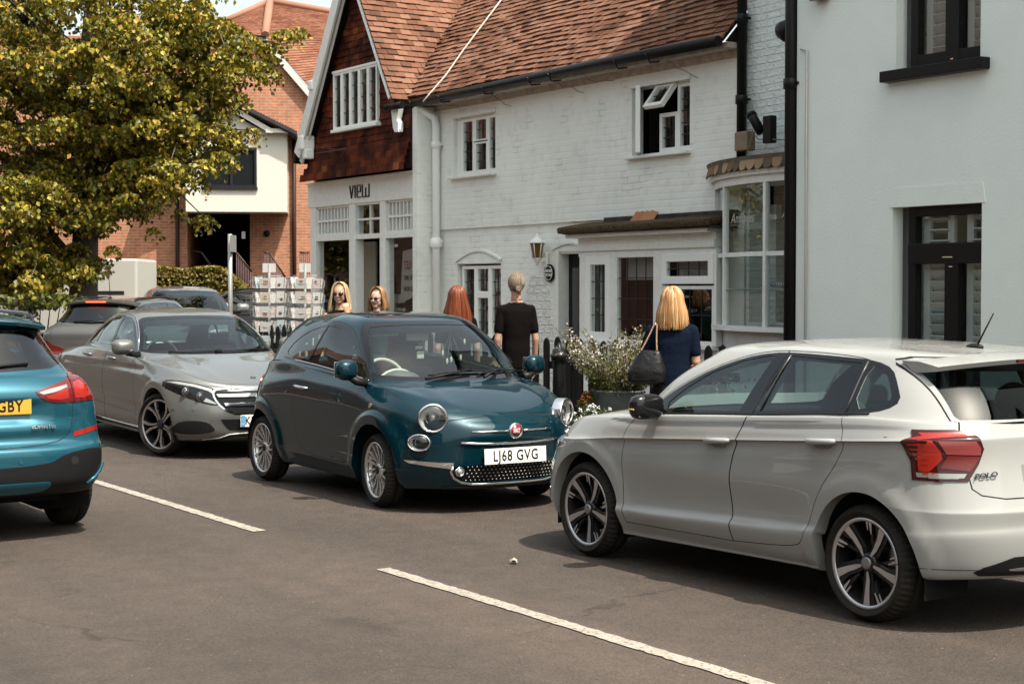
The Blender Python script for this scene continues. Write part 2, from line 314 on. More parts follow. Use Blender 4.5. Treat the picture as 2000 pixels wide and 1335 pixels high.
# ---- building helpers
def wall(mb, x0, x1, z0, z1, y, th, holes, rev=None):
    """wall in the xz plane, front face at y (towards -y), with rectangular openings and their reveals"""
    X_ = sorted({x0, x1, *[h[0] for h in holes], *[h[1] for h in holes]}); Z_ = sorted({z0, z1, *[h[2] for h in holes], *[h[3] for h in holes]})
    for i in range(len(X_)-1):
        for j in range(len(Z_)-1):
            cx, cz = (X_[i]+X_[i+1])/2, (Z_[j]+Z_[j+1])/2
            if any(h[0] < cx < h[1] and h[2] < cz < h[3] for h in holes): continue
            for yy in (y, y+th): mb.add([(X_[i],yy,Z_[j]),(X_[i+1],yy,Z_[j]),(X_[i+1],yy,Z_[j+1]),(X_[i],yy,Z_[j+1])], [(0,1,2,3)])
    r = rev or th
    for a, b, c, d in holes:
        mb.add([(a,y,c),(b,y,c),(b,y,d),(a,y,d),(a,y+r,c),(b,y+r,c),(b,y+r,d),(a,y+r,d)], [(0,1,5,4),(1,2,6,5),(2,3,7,6),(3,0,4,7)])
    mb.add([(x0,y,z0),(x0,y+th,z0),(x0,y+th,z1),(x0,y,z1)], [(0,1,2,3)]); mb.add([(x1,y,z0),(x1,y+th,z0),(x1,y+th,z1),(x1,y,z1)], [(0,1,2,3)]); mb.add([(x0,y,z1),(x1,y,z1),(x1,y+th,z1),(x0,y+th,z1)], [(0,1,2,3)])
    return mb
def room(parent, x0, x1, z0, z1, y, depth, mat, name='room'):
    mb = MB(); mb.add([(x0,y,z0),(x1,y,z0),(x1,y,z1),(x0,y,z1),(x0,y+depth,z0),(x1,y+depth,z0),(x1,y+depth,z1),(x0,y+depth,z1)], [(4,5,6,7),(0,1,5,4),(1,2,6,5),(2,3,7,6),(3,0,4,7)]); return mb.build(name, mat, parent)
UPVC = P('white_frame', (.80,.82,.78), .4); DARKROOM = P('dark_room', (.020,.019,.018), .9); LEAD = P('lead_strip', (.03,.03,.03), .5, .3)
WGL = GLASS('window_glass', (.80,.84,.83)); WTRIM = P('white_timber', (.77,.785,.74), .5, noise=(14,(.68,.69,.65),.18))
def light(parent, x0, x1, z0, z1, y, fw=.04, mat=None, lead=None, pane=True, name='window_light', fd=.045, gl=None):
    """one framed light; lead = (columns, rows) of leading"""
    mb = MB(); m = mat or UPVC; xa, xb, za, zb = x0+fw, x1-fw, z0+fw, z1-fw
    mb.box(x0, xa, y-fd, y+.01, z0, z1, bev=.006); mb.box(xb, x1, y-fd, y+.01, z0, z1, bev=.006); mb.box(xa, xb, y-fd+.002, y+.01, z0, za, bev=.006); mb.box(xa, xb, y-fd+.002, y+.01, zb, z1, bev=.006)
    f = mb.build(name, m, parent)
    if pane:
        g = MB(); g.add([(xa-.004,y-.012,za-.004),(xb+.004,y-.012,za-.004),(xb+.004,y-.012+.0,zb+.004),(xa-.004,y-.012,zb+.004)], [(0,1,2,3)]); g.build('pane', gl or WGL, f)
    if lead:
        l = MB(); c, r = lead
        for i in range(1, c): x = xa + (xb-xa)*i/c; l.box(x-.005, x+.005, y-.020, y-.012, za, zb)
        for i in range(1, r): z = za + (zb-za)*i/r; l.box(xa, xb, y-.021, y-.013, z-.005, z+.005)
        l.build('leading', LEAD, f)
    return f
def tiles(parent, name, fn, x0, x1, rows, gauge, tw, mat, clip=None, th=.022, seed=1, jit=.006, wave=0.0, lift=.0):
    """fn(x, s) -> (point, across dir, up-slope dir, normal); rows of plain tiles, each a loose slab"""
    rnd = random.Random(seed); mb = MB()
    for r in range(rows):
        s0 = r*gauge; off = (r % 2)*tw/2; n = int((x1-x0)/tw) + 1
        for i in range(-1, n):
            xa = x0 + i*tw + off
            xl, xr_ = max(xa, x0), min(xa+tw, x1)
            if xr_-xl < .02: continue
            ctr = fn((xl+xr_)/2, s0)
            if clip and not clip(ctr[0]): continue
            p, ax, up, nn = ctr; w = (xr_-xl)/2 - .0015; h = gauge*1.12; t = th*rnd.uniform(.8, 1.5); j = rnd.uniform(-jit, jit); tl = rnd.uniform(-.003,.004)
            if rnd.random() < .02: j -= .018
            a = p - ax*w + up*j; b = p + ax*w + up*j; c = b + up*(h-j); d = a + up*(h-j)
            lo = nn*(t + wave*math.sin(xa*2.1+r*.11)); mb.add([a+lo, b+lo+nn*tl, c+nn*.001+lo*.25, d+nn*.001+lo*.25, a-nn*.01, b-nn*.01], [(0,1,2,3), (0,4,5,1), (1,5,2), (0,3,4)])
    return mb.build(name, mat, parent, merge=False)
def gutter(parent, pts, r=.055, mat=None, name='gutter'):
    mb = MB(); mb.tube(pts, r, 10); return mb.build(name, mat or P('gutter_black', (.012,.012,.012), .35), parent)
def pipe(parent, pts, r, mat, clips=(), name='downpipe'):
    mb = MB(); mb.tube(pts, r, 14)
    for z in clips: mb.lathe([(r+.001,z-.05),(r+.014,z-.045),(r+.014,z+.045),(r+.001,z+.05)], 16, Matrix.Translation((pts[-1][0], pts[-1][1], 0))); mb.box(pts[-1][0]-r-.04, pts[-1][0]+r+.04, pts[-1][1]-.005, pts[-1][1]+.05, z-.012, z+.012)
    return mb.build(name, mat, parent)
TILE = islandmat('roof_tile', [(0,(.11,.055,.036)),(.15,(.19,.088,.055)),(.45,(.235,.112,.070)),(.7,(.265,.130,.083)),(.92,(.31,.165,.11)),(1,(.17,.10,.075))], .85, (40,.4), (1.3,(.62,.56,.52),.45,.68))
TILEH = islandmat('hung_tile', [(0,(.08,.017,.008)),(.3,(.12,.025,.010)),(.6,(.16,.034,.012)),(.88,(.21,.050,.017)),(1,(.28,.085,.03))], .75, (40,.6), (2.6,(.30,.26,.25),.42,.60))
WB = brickmat('white_brick', (0,0,0),(0,0,0),(0,0,0), .30, painted=(.79,.815,.76), dist=.011); WBR = brickmat('mint_brick', (0,0,0),(0,0,0),(0,0,0), .9, painted=(.72,.80,.77), dist=.022, mort=.014)
YF = 11.5
# ------------------------------------------------------------------ gift shop with the tile-hung gable
shop = empty('gift_shop', (-21.8, 11.3, 0), 0, 'shop with a steep tile-hung gable and a white fascia reading VIEW', 'building')
def W2(o, *objs):
    """children are written in world coordinates: bring them under the thing at o"""
    for ob in objs: ob.location = ob.location - o.location
class Under:
    """collect everything built with parent=None-style world coords under a thing"""
    def __init__(s, root): s.root = root
    def __enter__(s): s.n = len(s.root.children); return s.root
    def __exit__(s, *a):
        for c in s.root.children:
            if not c.get('_w'): c.location = c.location - s.root.location; c['_w'] = 1
with Under(shop) as R_:
    w = MB(); wall(w, -23.5, -20.0, .0, 3.42, 11.34, .2, [(-23.42, -20.02, .45, 3.04)]); w.box(-23.5, -20.02, 11.28, 11.345, .0, .45); w.box(-23.5,-23.42,11.54,17,0,3.9); ws_ = w.build('wall', WTRIM, R_)
    f = MB(); f.box(-23.53, -20.03, 11.24, 11.34, 3.03, 3.385, bev=.008); f.box(-23.53, -20.03, 11.19, 11.34, 3.385, 3.41); fo = f.build('fascia', WTRIM, R_)
    # VIEW lettering: joined bar letters
    L_ = MB(); t = .0165; z0, z1 = 3.11, 3.30; y0, y1 = 11.222, 11.24
    def bar(xa, za, xb, zb, tk=t):
        d = Vector((xb-xa, 0, zb-za)).normalized(); nn = Vector((-d.z, 0, d.x))*tk/2; p = [Vector((xa,0,za))-nn, Vector((xb,0,zb))-nn, Vector((xb,0,zb))+nn, Vector((xa,0,za))+nn]
        L_.add([(q.x,y0,q.z) for q in p] + [(q.x,y1,q.z) for q in p], [(0,1,2,3),(4,5,6,7)[::-1],(0,1,5,4),(1,2,6,5),(2,3,7,6),(3,0,4,7)])
    x = -22.06; bar(x, z1, x+.058, z0); bar(x+.058, z0, x+.116, z1)
    x += .175; bar(x, z0, x, z1)
    x += .065; bar(x, z0+.02, x, z1-.02); bar(x, z1-.008, x+.10, z1-.008); bar(x+.105, z1-.02, x+.105, z0+.085); bar(x, z0+.088, x+.11, z0+.088); bar(x, z0+.008, x+.11, z0+.008)
    x += .170; bar(x, z0, x, z1); bar(x, z0+.008, x+.21, z0+.008); bar(x+.105, z0, x+.105, z1-.05); bar(x+.21, z0, x+.21, z1)
    L_.build('shop_lettering', P('letter_bronze', (.030,.027,.022), .4, .3), fo)
    def lattice(xa, xb, za, zb, n, y=11.33):
        mb = MB()
        for i in range(n+1): xx = xa + (xb-xa)*i/n; mb.box(xx-.016, xx+.016, y-.035, y+.02, za, zb)
        zm = (za+zb)/2; mb.box(xa, xb, y-.045, y+.015, zm-.016, zm+.016); mb.box(xa, xb, y-.042, y+.022, za-.03, za+.012); mb.box(xa, xb, y-.042, y+.022, zb-.012, zb+.02)
        g = mb.build('lattice_light', WTRIM, R_); q = MB(); q.add([(xa,y+.016,za),(xb,y+.016,za),(xb,y+.016,zb),(xa,y+.016,zb)], [(0,1,2,3)]); q.build('pane', WGL, g)
    lattice(-23.27, -22.15, 2.60, 3.01, 10); lattice(-20.95, -20.07, 2.585, 3.01, 8)
    c = MB()
    for xa, xb in ((-23.46,-23.28),(-22.13,-21.93),(-21.15,-20.98),(-20.06,-19.98)): c.box(xa, xb, 11.25, 11.40, .115, 3.03, bev=.008)
    c.box(-23.28,-22.13,11.262,11.38,2.50,2.575); c.box(-21.93,-21.15,11.262,11.38,2.50,2.57); c.box(-20.98,-20.06,11.262,11.38,2.49,2.56); c.box(-23.28,-22.13,11.255,11.40,.45,.55); c.box(-20.98,-20.06,11.255,11.40,.45,.55)
    c.box(-21.93,-21.15,11.27,11.36,3.0,3.03); c.box(-21.555,-21.525,11.30,11.35,2.57,3.0); c.box(-21.93,-21.15,11.298,11.352,2.775,2.805); c.build('shopfront_frame', WTRIM, R_)
    for xa, xb, za, zb in ((-23.28,-22.13,.55,2.5),(-20.98,-20.06,.55,2.49),(-21.93,-21.15,2.57,3.0)):
        g = MB(); g.add([(xa,11.325,za),(xb,11.325,za),(xb,11.325,zb),(xa,11.325,zb)], [(0,1,2,3)]); g.build('shop_window', WGL, R_)
    room(R_, -23.42, -20.02, .12, 3.03, 11.56, 4.5, P('shop_interior', (.60,.55,.48), .9))
    for q_ in ((-21.90,-21.18,14.2,14.5,.12,1.0),(-23.2,-22.2,13.0,13.3,.12,1.1),(-22.75,-22.22,11.75,11.78,.9,2.48)):
        s_ = MB(); s_.box(*q_); s_.build('display_board', P('board_cream', (.50,.45,.34), .8), R_)
    rnd = random.Random(8); cards = MB()
    for i in range(3):
        for j in range(4): cards.box(-21.20+i*.13, -21.10+i*.13, 11.50, 11.51, .95+j*.2, 1.08+j*.2)
    cards.build('window_cards', islandmat('card_colours', [(0,(.6,.6,.58)),(.4,(.55,.5,.42)),(.6,(.42,.16,.12)),(.8,(.1,.11,.12)),(1,(.6,.6,.6))], .6), R_)
    sh = MB()
    for z in (1.15, 1.75): sh.box(-21.9,-21.18,13.0,13.2,z,z+.03)
    for i in range(9): sh.lathe([(.04,0),(.055,.05),(.04,.14),(.02,.15)], 10, Matrix.Translation((-21.85+i*.08, 13.1, 1.18 + .6*(i % 2))))
    sh.build('shelf_of_pots', islandmat('pot_colours', [(0,(.5,.48,.44)),(.5,(.3,.26,.22)),(1,(.06,.05,.05))], .5), R_)
    # reflection of a letting board across the street, put in as a printed sheet
    bn = MB(); bn.add([(-20.93,11.47,1.55),(-20.36,11.47,1.68),(-20.36,11.47,2.36),(-20.85,11.47,2.30)], [(0,1,2,3)]); bo = bn.build('letting_board_reflection', P('reflected_board', (.50,.47,.42), .7), R_)
    Mx = frame((-20.6,11.462,2.11), (-1,0,-.06), (0,0,1)); text_mesh('reflected_words', 'TO LET', .17, P('reflected_red', (.42,.06,.03), .6), bo, frame((-20.60,11.460,2.10), (-1,0,-.05), (-.05,0,1)) , .001, .003, sx=.72)
    text_mesh('reflected_words', 'RETAIL UNIT', .10, P('reflected_black', (.03,.03,.03), .6), bo, frame((-20.60,11.460,1.92), (-1,0,-.05), (-.05,0,1)), .001, .001, sx=.7)
    text_mesh('reflected_words', 'CALL NOW', .10, P('reflected_black', (.03,.03,.03), .6), bo, frame((-20.62,11.460,1.76), (-1,0,-.05), (-.05,0,1)), .001, .001, sx=.7)
    # gable: apex, slopes
    AX, AZ, SL = -21.60, 6.40, 1.60
    g = MB(); g.add([(-23.35,11.16,3.45),(-20.03,11.16,3.45),(-20.03,11.16,4.3),(-20.30,11.16,4.32),(AX,11.16,AZ),(-23.35,11.16,3.62),(-23.35,15,3.45),(-20.03,15,3.45),(-20.03,15,4.3),(-20.30,15,4.32),(AX,15,AZ),(-23.35,15,3.62)], [(0,1,2,3,4,5),(0,6,7,1),(1,7,8,2),(5,4,10,11)]); g.build('gable_wall', P('tile_backing', (.05,.02,.015), .9), R_)
    in_g = lambda p: (p.z < AZ - .1 - SL*abs(p.x-AX) - .03) and not (-22.36 < p.x < -20.90 and 4.05 < p.z < 5.0) and p.x > -23.3 and p.x < -19.98 or (p.x > -20.5 and p.x < -19.98 and p.z < 4.15)
    tiles(R_, 'tile_hanging', lambda x, s: (Vector((x, 11.145 - max(0, .12-s*.3), 3.42+s)), Vector((1,0,0)), Vector((0,.05,1)).normalized(), Vector((0,-1,0))), -23.35, -20.03, 30, .095, .16, TILEH, in_g, th=.014, seed=4, jit=.004)
    # gable window: five leaded lights
    wi = MB(); wi.box(-22.36,-20.90,11.06,11.16,4.10,4.145,bev=.006); wi.build('window_sill', UPVC, R_); wi = MB(); wi.box(-22.34,-20.92,11.08,11.16,4.985,5.02); wi.build('window_head', UPVC, R_)
    for i in range(5): xa = -22.33 + i*.2815; light(R_, xa, xa+.2815, 4.145, 4.985, 11.135, .035, lead=(2,4))
    room(R_, -22.33, -20.92, 4.15, 4.98, 11.17, .8, DARKROOM)
    # bargeboards
    def board(x0_, z0_, x1_, z1_, w_, y0_, y1_, mat=WTRIM, name='bargeboard'):
        d = Vector((x1_-x0_, 0, z1_-z0_)).normalized(); nn = Vector((d.z,0,-d.x)) if x1_ > x0_ and z1_ > z0_ else Vector((-d.z,0,d.x)); 
        if nn.z > 0: nn = -nn
        p = [Vector((x0_,0,z0_)), Vector((x1_,0,z1_)), Vector((x1_,0,z1_))+nn*w_, Vector((x0_,0,z0_))+nn*w_]; mb = MB()
        mb.add([(q.x,y0_,q.z) for q in p] + [(q.x,y1_,q.z) for q in p], [(0,1,2,3),(7,6,5,4),(0,4,5,1),(1,5,6,2),(2,6,7,3),(3,7,4,0)]); return mb.build(name, mat, R_)
    board(-23.36, AZ-SL*(AX+23.36)+.30, AX, AZ+.30, .20, 10.93, 10.965); board(-23.32, AZ-SL*(AX+23.32)+.10, AX, AZ+.10, .10, 11.0, 11.03)
    board(-20.24, AZ-SL*(-20.24-AX)+.20, AX, AZ+.20, .045, 10.93, 10.965)
    cb = MB(); cb.box(-22.82,-22.68,10.90,11.10,4.78,4.93,bev=.02); cb.build('corbel', UPVC, R_)
    cb = MB(); cb.box(-23.18,-23.02,10.90,11.12,3.90,4.12,bev=.03); cb.box(-23.12,-23.0,10.95,11.1,3.76,3.91,bev=.02); cb.build('corbel', UPVC, R_)
    cb = MB(); cb.prism([(-20.40,4.26),(-20.35,4.02),(-20.30,3.95),(-20.20,3.95),(-20.20,4.08),(-20.24,4.12),(-20.18,4.28)], -.04, .04, frame((0,11.08,0),(1,0,0),(0,0,1))); cb.build('corbel', UPVC, R_)
    ir = MB(); ir.tube([(-23.02,11.10,3.84),(-21.75,11.02,3.82)], .008, 6); ir.tube([(-22.6,11.08,3.84),(-22.5,11.06,3.93),(-22.38,11.06,3.90),(-22.42,11.06,3.84)], .006, 6); ir.tube([(-23.0,11.1,3.95),(-22.2,11.05,3.85)], .005, 6); ir.build('sign_bracket', P('old_iron', (.10,.06,.045), .7), R_)
    # roof slopes of the gable
    ca = 1/math.sqrt(1+SL*SL); sa = SL*ca; PM = math.tan(math.radians(47)); mainz = lambda y: 4.42 + (y-11.22)*PM
    tiles(R_, 'roof_slope', lambda x, s: (Vector((-20.18 - s*ca, 10.93 + x, AZ+.26-SL*(-20.18-AX) + s*sa)), Vector((0,1,0)), Vector((-ca,0,sa)), Vector((sa,0,ca))), 0, 5.0, 30, .10, .165, TILE, lambda p: p.z > mainz(p.y)-.06 and p.x > AX-.02, seed=11, wave=.002)
    tiles(R_, 'roof_slope', lambda x, s: (Vector((-23.44 + s*ca, 10.93 + x, AZ+.26-SL*(AX+23.44) + s*sa)), Vector((0,1,0)), Vector((ca,0,sa)), Vector((-sa,0,ca))), 0, 5.0, 36, .10, .165, TILE, lambda p: p.x < AX+.02, seed=12, wave=.002)
    u = MB(); u.add([(-20.2,10.96,AZ+.22-SL*(-20.2-AX)),(AX,10.96,AZ+.22),(AX,16,AZ+.22),(-20.2,16,AZ+.22-SL*(-20.2-AX)),(-23.42,10.96,AZ+.22-SL*(AX+23.42)),(-23.42,16,AZ+.22-SL*(AX+23.42))], [(0,1,2,3),(1,4,5,2)]); u.build('roof_deck', P('roof_felt', (.02,.015,.012), .9), R_)
    gutter(R_, [(-20.40,10.96,4.30),(-20.0,11.0,4.30)], .05)
    dk = MB(); dk.box(-23.5,-23.42,11.34,16.5,0,4.4); dk.build('side_wall', brickmat('red_brick', (.36,.13,.065),(.45,.19,.10),(.42,.34,.27), .4), R_)
# ------------------------------------------------------------------ white brick cottage
cot = empty('white_cottage', (-17.0, 11.5, 0), 0, 'white painted brick cottage with red tiled roof and leaded windows', 'building')
with Under(cot) as R_:
    w = MB(); wall(w, -20.03, -13.40, 2.58, 4.36, 11.48, .25, [(-19.42,-18.34,3.29,4.10),(-15.35,-14.28,3.29,4.09)]); 
    w.add([(-20.03,11.48,2.58),(-16.6,11.48,2.58),(-16.6,11.52,2.565),(-20.03,11.52,2.565)], [(0,1,2,3)])
    wall(w, -20.03, -13.40, 0, 2.58, 11.515, .22, [(-19.38,-18.26,1.05,2.10),(-16.92,-16.39,.1,2.22),(-16.12,-13.72,.75,2.30)])
    w.box(-20.02,-19.90,11.17,11.50,.0,4.28)
    # shallow arches over the ground floor window and the door
    for xa, xb, zb, h in ((-19.38,-18.26,2.10,.13),(-17.0,-16.34,2.22,.06)):
        n = 16; pts = [(xa,zb)] + [(xa+(xb-xa)*i/n, zb + h*math.sin(PI*i/n)) for i in range(n+1)] + [(xb,zb)]
        w.prism([(p[0], p[1]) for p in pts][::-1], 0, .004, frame((0,11.512,0),(1,0,0),(0,0,1)))
        for i in range(n):
            a = (xa-.03+(xb-xa+.06)*i/n, zb+.02+(h+.01)*math.sin(PI*i/n)); b = (xa-.03+(xb-xa+.06)*(i+1)/n, zb+.02+(h+.01)*math.sin(PI*(i+1)/n))
            w.add([(a[0],11.49,a[1]),(b[0],11.49,b[1]),(b[0],11.49,b[1]+.03),(a[0],11.49,a[1]+.03),(a[0],11.515,a[1]),(b[0],11.515,b[1]),(b[0],11.515,b[1]+.03),(a[0],11.515,a[1]+.03)], [(0,1,2,3),(0,4,5,1),(3,2,6,7)])
    w.build('wall', WB, R_)
    rm = brickmat('rough_white', (0,0,0),(0,0,0),(0,0,0), 1.0, painted=(.80,.81,.77), dist=.035, bw=.16, bh=.10, mort=.02)
    q = MB(); q.prism([(-17.32,.1),(-17.02,.1),(-17.02,1.25),(-17.12,1.75),(-17.25,1.9),(-17.5,1.95),(-17.75,1.5),(-18.0,1.3),(-18.2,.95),(-18.2,.1)], -.012, .0, frame((0,11.503,0),(1,0,0),(0,0,1))); q.build('rough_patch', rm, R_)
    # upper windows
    def up_window(xa, xb, za, zb, split, openv=False):
        o = MB(); o.box(xa-.06, xb+.03, 11.40, 11.52, za-.035, za+.0, bev=.008); o.build('window_sill', WTRIM, R_); o = MB(); o.box(xa-.03,xb+.02,11.455,11.50,zb-.015,zb+.03); o.build('window_head', WTRIM, R_)
        y = 11.58; room(R_, xa, xb, za, zb, 11.62, .9, DARKROOM)
        x1, x2 = split
        if not openv: light(R_, xa+.12, x1, za+.02, zb-.03, y, .045, lead=(2,5))
        light(R_, x1, x2, zb-.38 if not openv else za+.40, zb-.03 if not openv else zb-.02, y, .045, lead=(2,2)) if not openv else None
        light(R_, x1, x2, za+.02, za+.46, y, .045, lead=(2,3) if not openv else (4,3)); light(R_, x2, xb, za+.02, zb-.03, y, .045, lead=(2,5))
        fr = MB(); fr.box(xa, xa+.12 if not openv else xa+.05, y-.04, y+.03, za, zb, bev=.005); fr.box(xa, xb, y-.035, y+.02, zb-.03, zb, bev=.004); fr.box(xa, xb, y-.05, y+.02, za, za+.022, bev=.004); fr.build('window_frame', UPVC, R_)
    up_window(-19.42,-18.34,3.29,4.10,(-18.97,-18.62)); up_window(-15.35,-14.28,3.29,4.09,(-14.90,-14.57), True)
    cu = MB()
    for i in range(10): cu.tube([(-19.2+.02*i,11.72,3.32),(-19.2+.016*i,11.72,4.0)], .012, 6); 
    cu.tube([(-18.87,11.68,3.36),(-18.80,11.68,3.75),(-18.72,11.68,3.36)], .022, 6); cu.build('curtain', P('net_curtain', (.45,.45,.43), .9), R_)
    # open casement and open top light
    cs = light(R_, 0, .40, 0, .76, 0, .045, lead=(2,5)); cs.location = (-15.30, 11.56, 3.31); cs.rotation_euler = (0,0,math.radians(-38)); cs['label'] = 'side casement standing open'
    tv = light(R_, 0, .34, -.34, 0, 0, .05, lead=(2,2)); tv.location = (-14.92, 11.55, 4.06); tv.rotation_euler = (math.radians(-38),0,0); tv['label'] = 'small top light propped open'
    # ground floor arched window
    hd = MB(); n = 14; pts = [(-19.34,2.09)] + [(-19.34+1.04*i/n, 2.09+.10*math.sin(PI*i/n)) for i in range(n+1)] + [(-18.30,2.09)]; hd.prism(pts[::-1], 0, .02, frame((0,11.60,0),(1,0,0),(0,0,1))); hd.build('window_head', UPVC, R_)
    light(R_, -19.32,-18.96,1.10,2.07,11.60,.045,lead=(2,5)); light(R_, -18.96,-18.60,1.68,2.07,11.60,.045,lead=(3,2)); light(R_, -18.96,-18.60,1.10,1.68,11.60,.045,lead=(3,3)); light(R_, -18.60,-18.28,1.10,2.07,11.60,.045,lead=(2,5))
    wo_ = MB(); wo_.box(-19.40,-18.24,11.42,11.60,1.02,1.07,bev=.008); wo_.build('window_sill', WTRIM, R_); room(R_, -19.38,-18.26,1.05,2.10,11.64,.9,DARKROOM)
    cd = MB()
    for i in range(4):
        for j in range(5):
            if i == 3: continue
            cd.box(-19.25+i*.27, -19.10+i*.27, 11.72, 11.73, 1.12+j*.2, 1.26+j*.2)
    cd.build('window_cards', islandmat('card_colours', [(0,(.6,.6,.58)),(1,(.6,.6,.6))], .6), R_)
    # door
    d = MB(); d.box(-16.90,-16.42,11.66,11.71,.14,2.19,bev=.006); dr_ = d.build('door', P('door_black', (.012,.012,.013), .35), R_)
    d = MB(); d.box(-16.80,-16.50,11.645,11.66,1.15,2.02,bev=.01); d.build('door_glass', P('door_pane', (.06,.065,.07), .12, coat=.6), dr_); d = MB(); d.tube([(-16.47,11.63,1.62),(-16.47,11.60,1.60),(-16.47,11.60,1.50),(-16.47,11.63,1.48)], .009, 8); d.build('handle', P('handle_steel', (.5,.5,.5), .25, .9), dr_)
    d = MB(); d.box(-16.97,-16.90,11.50,11.70,.1,2.24,bev=.006); d.box(-16.42,-16.37,11.50,11.70,.1,2.24,bev=.006); d.box(-16.90,-16.42,11.53,11.70,2.19,2.24,bev=.006); d.build('door_frame', WTRIM, R_)
    # bay window, shallow
    yb = 11.28; bx0, bx1 = -16.08, -13.56
    b = MB(); b.box(bx0, bx1, yb+.02, 11.5, .1, 1.14); b.build('bay_plinth', WB, R_)
    b = MB()
    for xa, xb in ((bx0,-15.97),(-15.47,-15.36),(-14.62,-14.47),(bx1-.02,bx1+.02)): b.box(xa, xb, yb-.03, yb+.06, 1.14, 2.16, bev=.006)
    b.box(bx0-.02, bx1, yb-.07, yb+.08, 1.10, 1.15, bev=.008); b.box(bx0-.03, bx1, yb-.02, yb+.08, 2.14, 2.20); b.box(bx0-.05, bx1, yb-.05, yb+.10, 2.20, 2.28, bev=.012); b.box(bx0-.04, bx1, yb-.02, yb+.10, 2.28, 2.36, bev=.006); b.box(bx0-.14, bx1, yb-.14, yb+.18, 2.36, 2.41, bev=.01)
    b.build('bay_frame', WTRIM, R_)
    light(R_, -15.97,-15.47,1.15,2.14,yb+.02,.10,lead=(4,4)); light(R_, -15.36,-14.62,1.15,2.14,yb+.02,.025,mat=WTRIM,lead=(4,4),name='window_light')
    light(R_, -14.47,bx1-.02,1.81,2.14,yb+.0,.085,lead=(4,2)); light(R_, -14.47,bx1-.02,1.15,1.79,yb+.02,.04,mat=WTRIM,lead=(4,2))
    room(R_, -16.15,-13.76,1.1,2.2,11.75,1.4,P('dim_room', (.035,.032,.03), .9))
    cu = MB()
    for i in range(20): cu.tube([(-15.86+.017*i,11.40+.01*(i%2),1.16),(-15.86+.017*i,11.40+.01*(i%2),2.12)], .009, 5)
    for xa, xb, z_ in ((-15.34,-14.64,1.86),(-14.40,-13.62,1.90)): cu.box(xa, xb, 11.40, 11.405, z_, 2.12)
    cu.build('blind', P('net_curtain', (.45,.45,.43), .9), R_)
    v_ = MB(); v_.lathe([(.0,0),(.035,.0),(.03,.06),(.012,.10),(.016,.17)], 12, Matrix.Translation((-14.92,11.38,1.15))); v_.box(-15.2,-15.05,11.36,11.42,1.15,1.23); v_.build('sill_ornaments', P('ornament_pale', (.3,.29,.27), .4), R_)
    # bay roof: mossy slabs on a lead-dark upstand
    moss = P('mossy_tile', (.055,.040,.024), .95, noise=(38,(.15,.105,.055),.12), bump=(60,1.0))
    r_ = MB()
    for xa, xb, dz in ((-16.27,-15.42,.0),(-15.43,-14.44,.005),(-14.43,-13.46,.010)):
        M = Matrix.Translation((0, 11.07, 2.410+dz)) @ Matrix.Rotation(math.radians(9), 4, 'X'); r_.box(xa, xb, -.02, .44, 0, .080, M=M, bev=.03)
    br_ = r_.build('bay_roof', moss, R_); r_ = MB(); r_.box(-15.80,-13.44,11.40,11.478,2.46,2.60,bev=.01); r_.box(-16.22,-13.46,11.10,11.475,2.405,2.43); r_.build('lead_flashing', P('lead_dark', (.025,.025,.026), .7, noise=(8,(.09,.085,.08),.2)), br_)
    r_ = MB()
    for i in range(4): r_.box(-.05,.05,-.09,.09,0,.014,M=Matrix.Translation((-15.10+i*.095,11.36,2.56)) @ Matrix.Rotation(.9,4,'X') @ Matrix.Rotation(.35,4,'Y'))
    r_.build('slipped_tiles', islandmat('loose_tile', [(0,(.40,.16,.08)),(1,(.50,.24,.13))], .8), br_)
    # string course stain, vertical pipe line, main roof
    pm = math.radians(47); cp, sp_ = math.cos(pm), math.sin(pm)
    clip = lambda p: p.x > -20.15 - .0 or p.z > AZ+.26 - SL*abs(p.x-AX) - .05
    clip2 = lambda p: (p.x > AX and p.z > AZ+.26 - SL*(p.x-AX) - .04) and p.x < -13.40
    tiles(R_, 'roof', lambda x, s: (Vector((x, 11.20 + s*cp, 4.40 + s*sp_ + .018*math.sin(x*1.7)*math.sin(s*1.3+1) + .03*math.sin(x*.55))), Vector((1,0,0)), Vector((0,cp,sp_)), Vector((0,-sp_,cp))), -21.6, -13.40, 46, .098, .165, TILE, clip2, seed=21, jit=.009, wave=.006)
    dk = MB(); dk.add([(-21.6,11.22,4.36),(-13.4,11.22,4.36),(-13.4,11.22+5*cp,4.36+5*sp_),(-21.6,11.22+5*cp,4.36+5*sp_)], [(0,1,2,3)]); dk.add([(-13.41,11.25,4.36),(-13.41,17,4.36),(-13.41,11.22+5*cp,4.36+5*sp_)], [(0,1,2)]); dk.build('roof_deck', P('roof_felt'), R_)
    sf = MB(); sf.box(-20.03,-13.40,11.28,11.50,4.30,4.36); sf.box(-20.03,-13.4,11.45,11.48,4.22,4.30); sf.build('soffit', P('aged_white', (.48,.43,.38), .7, noise=(9,(.30,.25,.20),.15)), R_)
    go_ = MB(); go_.tube([(-20.30,11.18,4.335),(-18.2,11.17,4.35),(-15.5,11.17,4.37),(-13.42,11.17,4.36)], .058, 10)
    for x in (-20.0,-19.2,-18.1,-17.0,-16.55,-15.2,-14.6): go_.tube([(x,11.10,4.36),(x,11.17,4.27),(x,11.3,4.29)], .010, 5)
    go_.build('gutter', P('gutter_black', (.012,.012,.012), .35), R_)
    vn = MB(); rv = random.Random(3)
    for x in (-18.05,-16.6,-15.9,-14.35,-19.6,-20.05):
        p = Vector((x,11.2,4.28)); pts = [p]
        for k in range(6): p = p + Vector((rv.uniform(-.02,.09), .04, rv.uniform(-.06,.01))); p.y = min(p.y, 11.47); pts.append(p)
        vn.tube(pts, .004, 4)
    vn.build('loose_cable', P('cable_tan', (.20,.15,.11), .8), R_)
